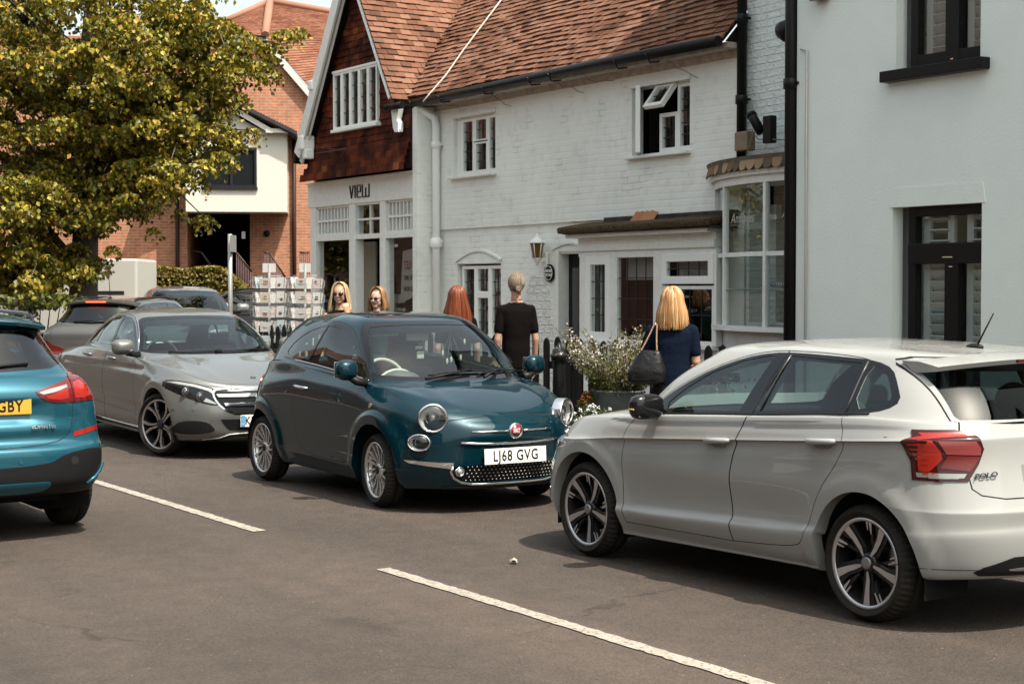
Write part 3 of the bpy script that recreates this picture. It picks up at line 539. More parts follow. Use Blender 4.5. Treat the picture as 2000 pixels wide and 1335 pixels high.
    pipe(R_, [(-19.95,11.22,4.29),(-19.90,11.30,4.22),(-19.80,11.40,4.12),(-19.78,11.41,4.0),(-19.78,11.41,.15)], .052, UPVC, (3.75,2.42), 'downpipe')
    hp = MB(); hp.lathe([(.07,2.33),(.085,2.36),(.085,2.42),(.06,2.46)], 16, Matrix.Translation((-19.78,11.41,0))); hp.build('pipe_collar', UPVC, R_)
    cbm = MB(); 
    def onroof(px, py):
        r = at(px, py, 1) - Vector((0,0,1.75)); nr = Vector((0,-sp_,cp)); p0 = Vector((0,11.2,4.40)) + nr*.075; return Vector((0,0,1.75)) + r*((p0-Vector((0,0,1.75))).dot(nr)/r.dot(nr))
    cbm.tube([onroof(826,199), onroof(842,180), onroof(870,148), onroof(905,98), onroof(945,45), onroof(985,-8)], .011, 6); cbm.build('roof_cable', P('cable_cream', (.62,.55,.45), .6), R_)
    # wall lantern and house plaque
    ln = MB(); M = Matrix.Translation((-17.16,11.36,2.17)); ln.lathe([(.0,.28),(.012,.27),(.02,.245),(.055,.215),(.105,.175),(.108,.16),(.0,.16)], 6, M, smooth=False); ln.lathe([(.0,-.05),(.05,-.045),(.055,-.03),(.03,-.02)], 12, M); ln.lathe([(.0,-.13),(.015,-.12),(.018,-.09),(.04,-.07),(.045,-.045)], 12, M)
    for k in range(6): a = k*PI/3; ln.tube([(.055*math.cos(a),.055*math.sin(a),-.04),(.095*math.cos(a),.095*math.sin(a),.165)], .006, 4, M=M)
    ln.box(-17.19,-17.13,11.36,11.50,2.10,2.14); ln.box(-17.21,-17.11,11.46,11.50,2.03,2.22,bev=.01); lo_ = ln.build('wall_lantern', WTRIM, R_)
    gl_ = MB(); gl_.lathe([(.05,-.035),(.088,.16)], 6, M, smooth=False); gl_.build('lantern_glass', P('amber_glass', (.20,.11,.03), .15, coat=1), lo_)
    pl = MB(); Mp = frame((-17.08,11.485,1.955),(1,0,0),(0,0,1)); pl.lathe([(.112,-.012),(.112,.004),(.105,.010),(.0,.011)], 36, Mp); po = pl.build('house_plaque', P('plaque_black', (.010,.010,.010), .3), R_)
    pl = MB(); pl.lathe([(.090,.010),(.090,.0135),(.084,.0135),(.084,.010)], 36, Mp); pl.build('plaque_ring', UPVC, po)
    text_mesh('plaque_words', 'THE OLD', .047, UPVC, po, Mp @ Matrix.Translation((0,.026,.0125)), .001, .0012, sx=.8); text_mesh('plaque_words', 'COTTAGE', .047, UPVC, po, Mp @ Matrix.Translation((0,-.026,.0125)), .001, .0012, sx=.8)
# ------------------------------------------------------------------ antiques shop: tall mint-white brick with a bow window
ant = empty('antiques_shop', (-12.4, 11.5, 0), 0, 'tall mint-white brick shop with a bow window and scalloped tile apron, lettered Antiques', 'building')
with Under(ant) as R_:
    w = MB(); wall(w, -13.38, -10.5, 0, 8.3, 11.53, .25, [(-13.33,-11.3,1.4,2.85)]); w.add([(-13.38,11.53,0),(-13.38,18,0),(-13.38,18,8.3),(-13.38,11.53,8.3)], [(0,1,2,3)]); w.build('wall', WBR, R_)
    rf = MB(); rf.box(-13.5,-10.4,11.4,18,8.3,8.42); rf.build('roof', P('roof_felt'), R_)
    pipe(R_, [(-13.34,11.42,8.2),(-13.34,11.42,3.1)], .052, P('gutter_black'), (4.6,3.75), 'downpipe')
    # bow: arc in plan
    cx, cy, RR = -12.30, 13.35, 2.40
    def bp(t): a = math.radians(t); return (cx + RR*math.sin(a), cy - RR*math.cos(a))
    def bowband(t0, t1, z0, z1, r0, r1, mat, name, n=14, parent=None):
        mb = MB(); vs = []
        for i in range(n+1):
            a = math.radians(t0 + (t1-t0)*i/n)
            for r, z in ((r0,z0),(r1,z0),(r1,z1),(r0,z1)): vs.append((cx+r*math.sin(a), cy-r*math.cos(a), z))
        mb.add(vs, [(i*4+j, i*4+(j+1)%4, i*4+4+(j+1)%4, i*4+4+j) for i in range(n) for j in range(4)] + [(0,1,2,3),(n*4+3,n*4+2,n*4+1,n*4)]); return mb.build(name, mat, parent or R_)
    T0, T1 = -38.5, 22
    bowband(T0, T1, 0, 1.33, RR-.25, RR-.04, P('render_white', (.60,.60,.575), .7, noise=(5,(.48,.47,.45),.2)), 'bow_plinth')
    so_ = bowband(T0-1, T1, 1.325, 1.375, RR-.08, RR+.06, WTRIM, 'bow_sill'); bowband(T0, T1, 2.82, 2.90, RR-.06, RR+.03, WTRIM, 'bow_head'); bowband(T0-2, T1, 2.90, 2.95, RR-.06, RR+.07, WTRIM, 'bow_cornice')
    bowband(T0, T1, 2.085, 2.13, RR-.02, RR+.02, WTRIM, 'bow_transom')
    vt = [-38, -24, -2.6, 19]
    mb = MB()
    for t in vt:
        x, y = bp(t); mb.box(-.022,.022,-.03,.03,1.375,2.83,M=Matrix.Translation((x,y,0)) @ Matrix.Rotation(math.radians(t),4,'Z'), bev=.006)
    mb.build('glazing_bars', WTRIM, R_)
    for t0, t1 in zip(vt[:-1], vt[1:]):
        (xa, ya), (xb, yb_) = bp(t0), bp(t1); g = MB(); g.add([(xa,ya,1.37),(xb,yb_,1.37),(xb,yb_,2.85),(xa,ya,2.85)], [(0,1,2,3)]); g.build('bow_pane', WGL, R_)
    sc = MB(); cl = islandmat('clay_scallop', [(0,(.05,.045,.04)),(.35,(.12,.09,.07)),(.5,(.32,.21,.12)),(1,(.46,.33,.21))], .85, (30,.5)); rs = random.Random(5)
    for i in range(22):
        t = -39 + i*3.05
        if t > 22: break
        a = math.radians(t); o = Vector((cx+(RR+.09)*math.sin(a), cy-(RR+.09)*math.cos(a), 3.055)); ax = Vector((math.cos(a), math.sin(a), 0)).normalized(); nn = Vector((math.sin(a), -math.cos(a), 0))
        h = .066; pts = [(-h,0),(-h,-.05)] + [(h*math.cos(q), -.05 + .062*math.sin(q)) for q in [PI+PI*k/8 for k in range(1,8)]] + [(h,-.05),(h,0)]
        Ms = frame(o + Vector((0,0,-.005)), ax, (nn*.25 + Vector((0,0,-1)))*-1); sc.prism(pts, -.008, .008, Ms)
    sc.build('scalloped_apron', cl, R_, merge=False)
    rt_ = MB(); vs = []
    for i in range(15):
        a = math.radians(-39.5 + 62*i/14)
        for r, z in ((RR+.10,3.045),(RR+.12,3.085),(RR-.05,3.105),(RR-.6,3.15)): vs.append((cx+r*math.sin(a), cy-r*math.cos(a), z))
    rt_.add(vs, [(i*4+j, i*4+j+1, i*4+5+j, i*4+4+j) for i in range(14) for j in range(3)]); rt_.build('bow_roof', P('lead_tan', (.30,.23,.16), .8, noise=(10,(.12,.10,.08),.2)), R_)
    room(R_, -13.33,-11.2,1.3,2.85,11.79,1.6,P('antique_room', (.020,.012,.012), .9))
    ib = MB(); ib.box(-13.30,-12.2,11.83,11.87,2.50,2.85); ib.build('inner_brick', brickmat('inner_brick', (.20,.07,.035),(.26,.11,.05),(.05,.035,.03), .6), R_)
    ip = MB(); ip.box(-13.30,-13.16,11.75,11.9,1.4,2.65); ip.build('inner_pillar', WBR, R_)
    x_, y_ = bp(-13.5); text_mesh('window_lettering', 'Antiques', .15, P('gilt_white', (.6,.6,.56), .4), R_, frame((x_, y_+.010, 2.475), (math.cos(math.radians(-13.3)), math.sin(math.radians(-13.3)), 0), (0,0,1)), .0008, sx=.95, shear=.25)
    x_, y_ = bp(3); text_mesh('window_lettering', 'Antiques', .155, P('gilt_white'), R_, frame((x_, y_-.012, 2.50), (math.cos(math.radians(8)), math.sin(math.radians(8)), 0), (0,0,1)), .0008, sx=.95, shear=.25, align='LEFT')
    sh = MB(); 
    for t0, t1 in ((-36,-13),(-13,12)): 
        (xa, ya), (xb, yb_) = bp(t0), bp(t1); sh.tube([(xa,ya+.12,1.75),((xa+xb)/2,min(ya,yb_)+.14,1.75),(xb,yb_+.2,1.75)], .012, 6)
    sh.box(-12.9,-11.6,11.35,11.75,1.365,1.385); sh.build('display_shelf', P('shelf_white', (.5,.5,.48), .5), R_)
# goods in the bow window
def stripes(name, c1, c2, scale, dist=3.0):
    m = bpy.data.materials.new(name); m.use_nodes = True; n = m.node_tree; b = n.nodes['Principled BSDF']; tc = n.nodes.new('ShaderNodeTexCoord'); w_ = n.nodes.new('ShaderNodeTexWave'); w_.inputs['Scale'].default_value = scale; w_.inputs['Distortion'].default_value = dist
    n.links.new(tc.outputs['Object'], w_.inputs['Vector']); r = n.nodes.new('ShaderNodeValToRGB'); r.color_ramp.elements[0].color = _c(c1); r.color_ramp.elements[1].color = _c(c2); r.color_ramp.elements[0].position = .42; r.color_ramp.elements[1].position = .58
    n.links.new(w_.outputs['Fac'], r.inputs['Fac']); n.links.new(r.outputs['Color'], b.inputs['Base Color']); b.inputs['Roughness'].default_value = .15; MATS[name] = m; return m
mb = MB(); mb.sphere((0,0,0), .12, 24, 14, (1,.7,.72)); gv = mb.build('glass_vase', stripes('swirl_blue', (.01,.03,.05), (.25,.42,.52), 9, 8)); gv.location = (-12.18, 11.32, 1.86); tag(gv, 'round blue swirled glass bowl on the shelf in the bow window', 'bowl')
mb = MB(); mb.sphere((0,0,0), .1, 20, 10, (1.7,.5,.30)); gf_ = mb.build('glass_fish', stripes('swirl_dark', (.01,.01,.015), (.55,.6,.65), 14, 6)); gf_.location = (-12.62, 11.30, 1.80); gf_.rotation_euler = (0,.05,0); tag(gf_, 'flat black-and-white swirled glass ornament lying on the bow window shelf', 'ornament')
mb = MB(); mb.sphere((0,0,0), .1, 20, 10, (1.9,.4,.22)); g3 = mb.build('glass_fish', stripes('swirl_green', (.01,.02,.03), (.25,.45,.50), 12, 6)); g3.location = (-12.40, 11.34, 2.0); g3.rotation_euler = (0,.22,0); tag(g3, 'long dark glass ornament tilted above the blue bowl', 'ornament')
mb = MB(); mb.lathe([(0,0),(.08,0),(.09,.02),(.085,.03)], 24); g4 = mb.build('brass_dish', P('brass', (.55,.36,.12), .25, .9)); g4.location = (-12.1, 11.35, 1.39); tag(g4, 'small brass dish at the foot of the bow window', 'dish')
# ------------------------------------------------------------------ right-hand rendered building with black windows
rb = empty('rendered_house', (-9.5, 10.4, 0), 0, 'smooth pale grey rendered building with black framed windows, nearest on the right', 'building')
with Under(rb) as R_:
    yr = 10.40; blk = P('black_frame', (.013,.012,.012), .38)
    def arch_m(): 
        m = P('pale_render', (.68,.735,.70), .75, noise=(1.1,(.62,.67,.64),.22), bump=(45,.12)); return m
    xa1, xb1 = -9.97, -9.17; H1, H0 = 2.455, .8
    w = MB(); wall(w, -11.37, 3.0, 0, 8.0, yr, .3, [(-3.6,-2.6,.8,2.45),(-3.6,-2.6,3.62,5.2),(-10.16,xb1,H0,H1),(-10.13,-9.20,3.62,5.2),(-7.2,-6.2,.8,2.45),(-7.2,-6.2,3.62,5.2)], rev=.13)
    w.add([(-11.37,yr,0),(-11.37,18,0),(-11.37,18,8),(-11.37,yr,8)], [(0,1,2,3)]); w.add([(3.0,yr,0),(3.0,18,0),(3.0,18,8),(3.0,yr,8)], [(0,1,2,3)]); w.build('wall', arch_m(), R_)
    # splayed lintel hood: a wedge proud of the wall
    l = MB(); l.prism([(-10.19,2.455),(-9.13,2.455),(-9.16,2.62),(-10.13,2.62)], 0, .007, frame((0,yr,0),(1,0,0),(0,0,1))); l.build('lintel', arch_m(), R_)
    rf = MB(); rf.box(-11.5,3.1,yr-.25,18,8.0,8.15); rf.build('roof', P('roof_felt'), R_)
    def bwin(x0, x1, z0, z1, top=False, sill=False):
        y = yr+.13; mb = MB(); f = .085; mb.box(x0,x0+f,y-.06,y+.02,z0,z1,bev=.006); mb.box(x1-.03,x1,y-.058,y+.02,z0,z1,bev=.006); xm = x0 + (x1-x0)*.56; mb.box(xm-.075,xm+.075,y-.062,y+.02,z0,z1 if not top else z1-.42,bev=.006)
        mb.box(x0,x1,y-.058,y+.02,z1-f,z1,bev=.006); mb.box(x0,x1,y-.058,y+.02,z0,z0+.12,bev=.006)
        if top: mb.box(x0,x1,y-.066,y+.02,z1-.49,z1-.315,bev=.006)
        fr = mb.build('window_frame', blk, R_); g = MB(); g.add([(x0+.02,y-.01,z0),(x1-.01,y-.01,z0),(x1-.01,y-.01,z1),(x0+.02,y-.01,z1)], [(0,1,2,3)]); g.build('pane', WGL, fr)
        h = MB(); h.box(xm-.09,xm+.02,y-.072,y-.064,z1-.44,z1-.43); h.box(xm-.02,xm+.02,y-.072,y-.064,z1-.52,z1-.51) if top else h.box(xm-.01,xm+.02,y-.068,y-.06,z0+.04,z0+.05); h.build('vent_strip', CHR(), fr)
        room(R_, x0, x1, z0, z1, yr+.32, 1.0, P('pale_room', (.10,.105,.105), .9))
        for a, b in ((x0+.10, xm-.09), (xm+.09, x1+.04)):
            s = MB(); s.box(a-.02,a+.05,y+.05,y+.085,z0,z1); s.box(b-.05,b+.02,y+.05,y+.085,z0,z1) if b < x1 else None
            zz = z0+.05
            while zz < z1-.05:
                s.box(a+.05, b-.03, -.006, .006, -.052, .052, M=Matrix.Translation((0,y+.075,zz)) @ Matrix.Rotation(.62 if zz < z1-.45 or not top else 1.35, 4, 'X')); zz += .093
            s.build('shutter', P('shutter_white', (.46,.50,.49), .5), fr)
        if sill: s = MB(); s.box(x0-.20, x1+.10, yr-.10, yr+.12, z0-.095, z0-.0, bev=.008); s.build('window_sill', blk, R_)
    bwin(-10.04, xb1, H0, H1, top=True); bwin(-10.03, -9.20, 3.62, 5.2, sill=True); bwin(-7.2,-6.2,.8,2.45,top=True); bwin(-7.2,-6.2,3.62,5.2,sill=True); bwin(-3.6,-2.6,.8,2.45,top=True); bwin(-3.6,-2.6,3.62,5.2,sill=True)
    pipe(R_, [(-11.44,yr-.01,8.0),(-11.44,yr-.01,.12)], .058, P('gutter_black'), (4.6,3.65), 'downpipe')
    c_ = MB(); c_.tube([(-11.30,yr-.02,3.95),(-11.22,yr-.02,3.93),(-11.22,yr-.02,.3)], .011, 6); c_.tube([(-11.225,yr-.02,3.93),(-11.235,yr-.02,3.0),(-11.21,yr-.02,2.0),(-11.23,yr-.02,.3)], .006, 5); c_.build('conduit', P('conduit_white', (.6,.58,.55), .5), R_)
    am = MB(); am.box(-11.12,-10.93,yr-.10,yr,4.36,4.72,bev=.03); ao = am.build('alarm_box', P('alarm_white', (.62,.62,.6), .35), R_); am = MB(); am.box(-11.115,-10.935,yr-.105,yr+.0,4.35,4.41,bev=.02); am.build('alarm_lens', P('alarm_red', (.22,.01,.012), .2, coat=.6), ao)
# things fixed to the antiques wall
mb = MB(); M = Matrix.Translation((0,0,0)) @ Matrix.Rotation(math.radians(-38),4,'Y'); mb.tube([(0,0,-.02),(0,0,.16),(0,0,.20)], [.05,.05,.052], 16, M=M); mb.tube([(0,0,.195),(0,0,.23)], [.055,.055], 16, M=M); mb.box(.06,.19,-.02,.06,-.14,.14,bev=.01); mb.box(-.02,.12,.0,.03,-.03,.03)
sp2 = mb.build('spotlight', P('gutter_black')); sp2.location = (-12.85, 11.25, 3.38); tag(sp2, 'black tube spotlight tilted up over the bow window', 'lamp')
mb = MB(); mb.box(-.10,.10,-.06,.06,-.10,.10,bev=.015); mb.tube([(.12,0,.10),(.14,-.02,.05),(.10,-.05,-.12),(.12,-.06,-.20)], .006, 5); mb.tube([(.12,0,.09),(.25,-.04,.0),(.5,-.02,-.02),(.8,-.02,-.05)], .006, 5); jb = mb.build('junction_box', P('box_tan', (.36,.26,.16), .7, noise=(20,(.22,.16,.10),.2))); jb.location = (-13.12, 11.28, 3.29); tag(jb, 'weathered tan junction box with loose cables on the bow window roof', 'box')
mb = MB(); M = Matrix.Rotation(math.radians(-62),4,'Y'); mb.lathe([(.0,.13),(.06,.125),(.095,.07),(.10,-.02),(.085,-.05),(.0,-.06)], 24, M); mb.tube([(.05,0,-.04),(.12,.04,-.10),(.14,.2,-.10)], .018, 8); fl2 = mb.build('floodlight', P('gutter_black')); fl2.location = (-12.0,10.85,4.24); tag(fl2, 'round black floodlight high beside the thick black downpipe', 'lamp')
# ================================================================== CARS
def bs_loop(C, m):
    """sample a closed uniform cubic B-spline along axis 1 with m samples per span"""
    out = []; n = C.shape[1]
    for i in range(n):
        k = i if i < 15 else 29-i; mm = max(3, int(m*1.5)) if 4 <= k <= 10 else max(3, int(m*.55))      # finer along the flanks
        for q in range(mm):
            t = q / mm; b = ((1-t)**3/6, (3*t**3-6*t*t+4)/6, (-3*t**3+3*t*t+3*t+1)/6, t**3/6)
            out.append(b[0]*C[:, i-1] + b[1]*C[:, i] + b[2]*C[:, (i+1) % n] + b[3]*C[:, (i+2) % n])
    return np.stack(out, 1)
def bs_open(C, m):
    """C already has one ghost ring at each end; sample along axis 0"""
    out = []; n = C.shape[0] - 2
    for i in range(n-1):
        mm = m
        for q in range(mm):
            t = q / mm; b = ((1-t)**3/6, (3*t**3-6*t*t+4)/6, (-3*t**3+3*t*t+3*t+1)/6, t**3/6)
            out.append(b[0]*C[i] + b[1]*C[i+1] + b[2]*C[i+2] + b[3]*C[i+3])
    i = n-1; out.append((C[i] + 4*C[i+1] + C[i+2]) / 6)
    return np.stack(out, 0)
def mirror_ring(R):
    n = R.shape[0]; idx = (n - np.arange(n)) % n
    G = R[idx].copy(); G[:, 1] *= -1; return R_flip(R)
def R_flip(R):
    G = R.copy(); G[:, 1] *= -1; return G
def ring(uf, ua, nf, ub, ur, nr, w, z, zf=None, zr=None):
    """half ring front centre -> side -> rear centre (16 points). w, z = [(u, value)]; zf / zr = z at the front / rear centre"""
    wi = lambda u: float(np.interp(u, [a for a, _ in w], [b for _, b in w])) if isinstance(w, list) else w
    zi = lambda u: float(np.interp(u, [a for a, _ in z], [b for _, b in z])) if isinstance(z, list) else z
    pts = []
    for t in (0, 24, 46, 66, 84):
        a = math.radians(t / 84 * 90); s_, c_ = math.sin(a), math.cos(a)
        u = ua - (ua-uf) * abs(c_)**(2/nf); y = wi(ua) * abs(s_)**(2/nf)
        zz = zi(u)
        if zf is not None: zz = zf + (zi(ua) - zf) * (y / wi(ua))**2.2
        pts.append((u, y, zz))
    for k in range(1, 7):
        u = ua + (ub-ua) * k / 7; pts.append((u, wi(u), zi(u)))
    for t in (84, 66, 46, 24, 0):
        a = math.radians(t / 84 * 90); s_, c_ = math.sin(a), math.cos(a)
        u = ub + (ur-ub) * abs(c_)**(2/nr); y = wi(ub) * abs(s_)**(2/nr)
        zz = zi(u)
        if zr is not None: zz = zr + (zi(ub) - zr) * (y / wi(ub))**2.2
        pts.append((u, y, zz))
    return pts
def line_ring(u0, u1, zs):
    zi = lambda u: float(np.interp(u, [a for a, _ in zs], [b for _, b in zs]))
    q = [0, .025, .055, .09, .13] + [.13 + .74*k/7 for k in range(1, 7)] + [.87, .91, .945, .975, 1]
    return [(u0 + (u1-u0)*t, 0.0, zi(u0 + (u1-u0)*t)) for t in q]
def blend(A, B, t, g=.75, gr=None):
    """ring between shoulder A and glass base B; z runs ahead (g < 1) so bonnet and boot are crowned"""
    out = []
    for i, (a, b) in enumerate(zip(A, B)):
        gg = g if i < 8 or gr is None else gr
        out.append((a[0] + (b[0]-a[0])*t, a[1] + (b[1]-a[1])*t, a[2] + (b[2]-a[2]) * t**gg))
    return out
class Car:
    def __init__(s, L, rings, disp=None, mi=9, mk=7, root=None):
        s.L = L; s.root = root
        R = np.array(rings, float); K = R.shape[0]
        full = np.concatenate([R, R[:, 14:0:-1] * np.array([1, -1, 1])], 1)      # closed loop of 30
        def ext(C): return np.concatenate([R_flip(C[1])[None][:, (30-np.arange(30)) % 30] * 1.0 if False else s.gh(C[1]), C, s.gh(C[-2])], 0)
        C = full.copy()
        for _ in range(3):
            E_ = ext(C); T = (E_[:-2] + 4*E_[1:-1] + E_[2:]) / 6
            T = (np.roll(T, 1, 1) + 4*T + np.roll(T, -1, 1)) / 6
            C += (full - T)
            C[0, :, 1] = 0; C[-1, :, 1] = 0
        G = bs_open(bs_loop(ext(C), mi), mk)
        if disp is not None:
            sh = G.shape; Q = G.reshape(-1, 3); sg = np.where(Q[:, 1] < 0, -1.0, 1.0)
            u, y, z = disp(Q[:, 0].copy(), np.abs(Q[:, 1]), Q[:, 2].copy()); Q = np.stack([u, y*sg, z], 1); G = Q.reshape(sh)
        nk, ni = G.shape[:2]
        V = G.reshape(-1, 3).copy(); V[:, 0] = L/2 - V[:, 0]
        faces = [(k*ni+i, k*ni+(i+1) % ni, (k+1)*ni+(i+1) % ni, (k+1)*ni+i) for k in range(nk-1) for i in range(ni)]
        bm = bmesh.new(); vs = [bm.verts.new(p) for p in V]
        for f in faces:
            try: bm.faces.new([vs[i] for i in f])
            except ValueError: pass
        bmesh.ops.remove_doubles(bm, verts=bm.verts, dist=2e-5)
        bmesh.ops.dissolve_degenerate(bm, edges=bm.edges, dist=1e-5)
        dup = {}
        kill = []
        for f in bm.faces:
            key = tuple(sorted(v.index for v in f.verts))
        bmesh.ops.recalc_face_normals(bm, faces=bm.faces)
        bm.normal_update()
        c = sum((f.normal.dot(f.calc_center_median() - Vector((0,0,.7))) * f.calc_area() for f in bm.faces))
        if c < 0: bmesh.ops.reverse_faces(bm, faces=bm.faces[:]); bm.normal_update()
        for f in bm.faces: f.smooth = True
        s.bm = bm; s.mats = []; s.freeze()
    def gh(s, Rr):
        G = Rr.copy(); G[:, 1] *= -1; return G[None]
    def freeze(s):
        """remember the uncut surface: every panel takes its normals from it"""
        s.bm.verts.index_update(); s.bm.faces.index_update()
        s.on = [v.normal.copy() for v in s.bm.verts]; s.oc = [v.co.copy() for v in s.bm.verts]; s.of = [[v.index for v in f.verts] for f in s.bm.faces]
        s.bvh = BVHTree.FromPolygons(s.oc, s.of)
    def nrm(s, co):
        loc, n, idx, d = s.bvh.find_nearest(co)
        f = s.of[idx]; w = poly_3d_calc([s.oc[i] for i in f], loc); r = Vector((0,0,0))
        for i, a in zip(f, w): r += s.on[i] * a
        return r.normalized() if r.length > 1e-6 else n
    def mi(s, m):
        if m not in s.mats: s.mats.append(m)
        return s.mats.index(m)
    def cast(s, a, b, axis, side, far=5.0):
        """point of the body under (a, b): axis 'y' -> (x, z), 'x' -> (y, z), 'z' -> (x, y)"""
        if axis == 'y': o = Vector((a, side*far, b)); d = Vector((0, -side, 0))
        elif axis == 'x': o = Vector((side*far, a, b)); d = Vector((-side, 0, 0))
        else: o = Vector((a, b, far)); d = Vector((0, 0, -1))
        loc, n, idx, dist = s.bvh.ray_cast(o, d)
        if loc is None: 
            loc, n, idx, dist = s.bvh.find_nearest(o + d*(far-.8)); 
        return loc, s.nrm(loc)
    def cut(s, poly, axis='y', side=1, lim=.12, mats=None, dmin=None):
        """slice the body along a closed outline seen along axis; returns the faces inside it"""
        bm = s.bm; ax = {'y': (0, 2, 1), 'x': (1, 2, 0), 'z': (0, 1, 2)}[axis]
        A, B, N = ax; poly = [tuple(p) for p in poly]; n = len(poly)
        lo = (min(p[0] for p in poly)-.02, min(p[1] for p in poly)-.02); hi = (max(p[0] for p in poly)+.02, max(p[1] for p in poly)+.02)
        def bb(f):
            a = [v.co[A] for v in f.verts]; b = [v.co[B] for v in f.verts]; return min(a), max(a), min(b), max(b)
        cand = set()
        for f in bm.faces:
            c = f.calc_center_median()
            if f.normal[N]*side > lim and (dmin is None or c[N]*side > dmin):
                x0, x1, y0, y1 = bb(f)
                if x1 > lo[0] and x0 < hi[0] and y1 > lo[1] and y0 < hi[1]: cand.add(f)
        for i in range(n):
            p, q = poly[i], poly[(i+1) % n]; dx, dy = q[0]-p[0], q[1]-p[1]; l = math.hypot(dx, dy)
            if l < 1e-6: continue
            nx, ny = dy/l, -dx/l; no = [0,0,0]; no[A] = nx; no[B] = ny; co = [0,0,0]; co[A] = p[0]; co[B] = p[1]
            sub = []
            for f in cand:
                if not f.is_valid: continue
                ss = [((v.co[A]-p[0])*nx + (v.co[B]-p[1])*ny) for v in f.verts]
                if min(ss) > -1e-6 or max(ss) < 1e-6: continue
                tt = [((v.co[A]-p[0])*dx + (v.co[B]-p[1])*dy)/l for v in f.verts]
                if max(tt) < -.004 or min(tt) > l + .004: continue
                sub.append(f)
            if not sub: continue
            ed = {e for f in sub for e in f.edges}; vt = {v for f in sub for v in f.verts}
            r = bmesh.ops.bisect_plane(bm, geom=list(sub)+list(ed)+list(vt), plane_co=co, plane_no=no, dist=1e-5)
            cand = {f for f in cand if f.is_valid} | {g for g in r['geom'] if isinstance(g, bmesh.types.BMFace) and g.is_valid}
        ins = []
        for f in cand:
            if not f.is_valid: continue
            c = f.calc_center_median(); x, y = c[A], c[B]; k = False; j = n-1
            for i in range(n):
                xi, yi = poly[i]; xj, yj = poly[j]
                if (yi > y) != (yj > y) and x < (xj-xi)*(y-yi)/(yj-yi) + xi: k = not k
                j = i
            if k: ins.append(f)
        return ins
    def paint(s, faces, mat):
        k = s.mi(mat)
        for f in faces:
            if f.is_valid: f.material_index = k
    def kill(s, faces): bmesh.ops.delete(s.bm, geom=[f for f in faces if f.is_valid], context='FACES')
    def take(s, faces, name, parent=None, mat=None, off=0.0, lip=0.0, lipmat=None, remove=True, thick=None):
        """lift faces off as an object of their own; off = along the normal, lip = depth of a turned-in edge"""
        faces = [f for f in faces if f.is_valid]
        if not faces: return None
        vi = {}; vs = []; fs = []; ms = []; ns = []; mats = []
        for f in faces:
            r = []
            for v in f.verts:
                if v not in vi:
                    nn = s.nrm(v.co); vi[v] = len(vs); vs.append(v.co + nn*off); ns.append(nn)
                r.append(vi[v])
            fs.append(r); m = mat or (s.mats[f.material_index] if s.mats else None)
            if m not in mats: mats.append(m)
            ms.append(mats.index(m))
        if lip:
            fset = set(faces); lm = lipmat or mats[0]
            if lm not in mats: mats.append(lm)
            k = mats.index(lm)
            for f in faces:
                for e in f.edges:
                    if sum(1 for g in e.link_faces if g in fset) == 1:
                        a, b = [vi[v] for v in (e.verts if True else e.verts)]
                        na, nb = ns[a], ns[b]; mid = (vs[a]+vs[b])/2; c = f.calc_center_median()
                        ed = (vs[b]-vs[a]).normalized(); fn = ed.cross((na+nb)/2).normalized()
                        if fn.dot(mid - c) < 0: fn = -fn
                        o = len(vs); vs += [vs[a].copy(), vs[b].copy(), vs[b]-nb*lip, vs[a]-na*lip]; ns += [fn]*4
                        q = [o, o+1, o+2, o+3]
                        if (vs[o+1]-vs[o]).cross(vs[o+3]-vs[o]).dot(fn) < 0: q = q[::-1]
                        fs.append(q); ms.append(k)
        me = bpy.data.meshes.new(name); me.from_pydata(vs, [], fs)
        for m in mats: me.materials.append(m)
        me.polygons.foreach_set('material_index', ms); me.polygons.foreach_set('use_smooth', [True]*len(fs))
        me.normals_split_custom_set_from_vertices(ns)
        o = bpy.data.objects.new(name, me); COL.objects.link(o); o.parent = parent or s.root
        if remove: s.kill(faces)
        return o
    def finish(s, name, paint, parent=None, lip=.03, lipmat=None, liner=None):
        s.mats and None
        faces = list(s.bm.faces)
        if liner:
            keep = [f for f in faces if f.calc_center_median().z > liner[1] and liner[2] < f.calc_center_median().x < liner[3]]
            s.take(keep, 'lining', parent, mat=liner[0], off=-.028, remove=False)
        return s.take(faces, name, parent, lip=lip, lipmat=lipmat, remove=False)
    def strip(s, pts, axis, side, name, mat, parent=None, r=.006, off=.004, flat=1.0, n=6):
        """a moulding laid along the body through the points seen along axis"""
        mb = MB(); P3 = []
        for a, b in pts:
            loc, nn = s.cast(a, b, axis, side); P3.append(loc + nn*off)
        mb.tube(P3, r, n=n); return mb.build(name, mat, parent or s.root)
def circ(cx, cy, r, n=40, a0=0, a1=360, ry=None):
    ry = ry or r
    return [(cx + r*math.cos(math.radians(a0 + (a1-a0)*i/n)), cy + ry*math.sin(math.radians(a0 + (a1-a0)*i/n))) for i in range(n + (0 if a1-a0 == 360 else 1))]
def smooth_poly(pts, it=2, hard=()):
    """Chaikin corner cutting; indices in hard keep their corner"""
    P_ = [(p[0], p[1], i in hard) for i, p in enumerate(pts)]
    for _ in range(it):
        Q = []; n = len(P_)
        for i in range(n):
            a, b, c = P_[i-1], P_[i], P_[(i+1) % n]
            if b[2]: Q.append(b)
            else:
                Q.append((b[0]*.75 + a[0]*.25, b[1]*.75 + a[1]*.25, False)); Q.append((b[0]*.75 + c[0]*.25, b[1]*.75 + c[1]*.25, False))
        P_ = Q
    return [(p[0], p[1]) for p in P_]
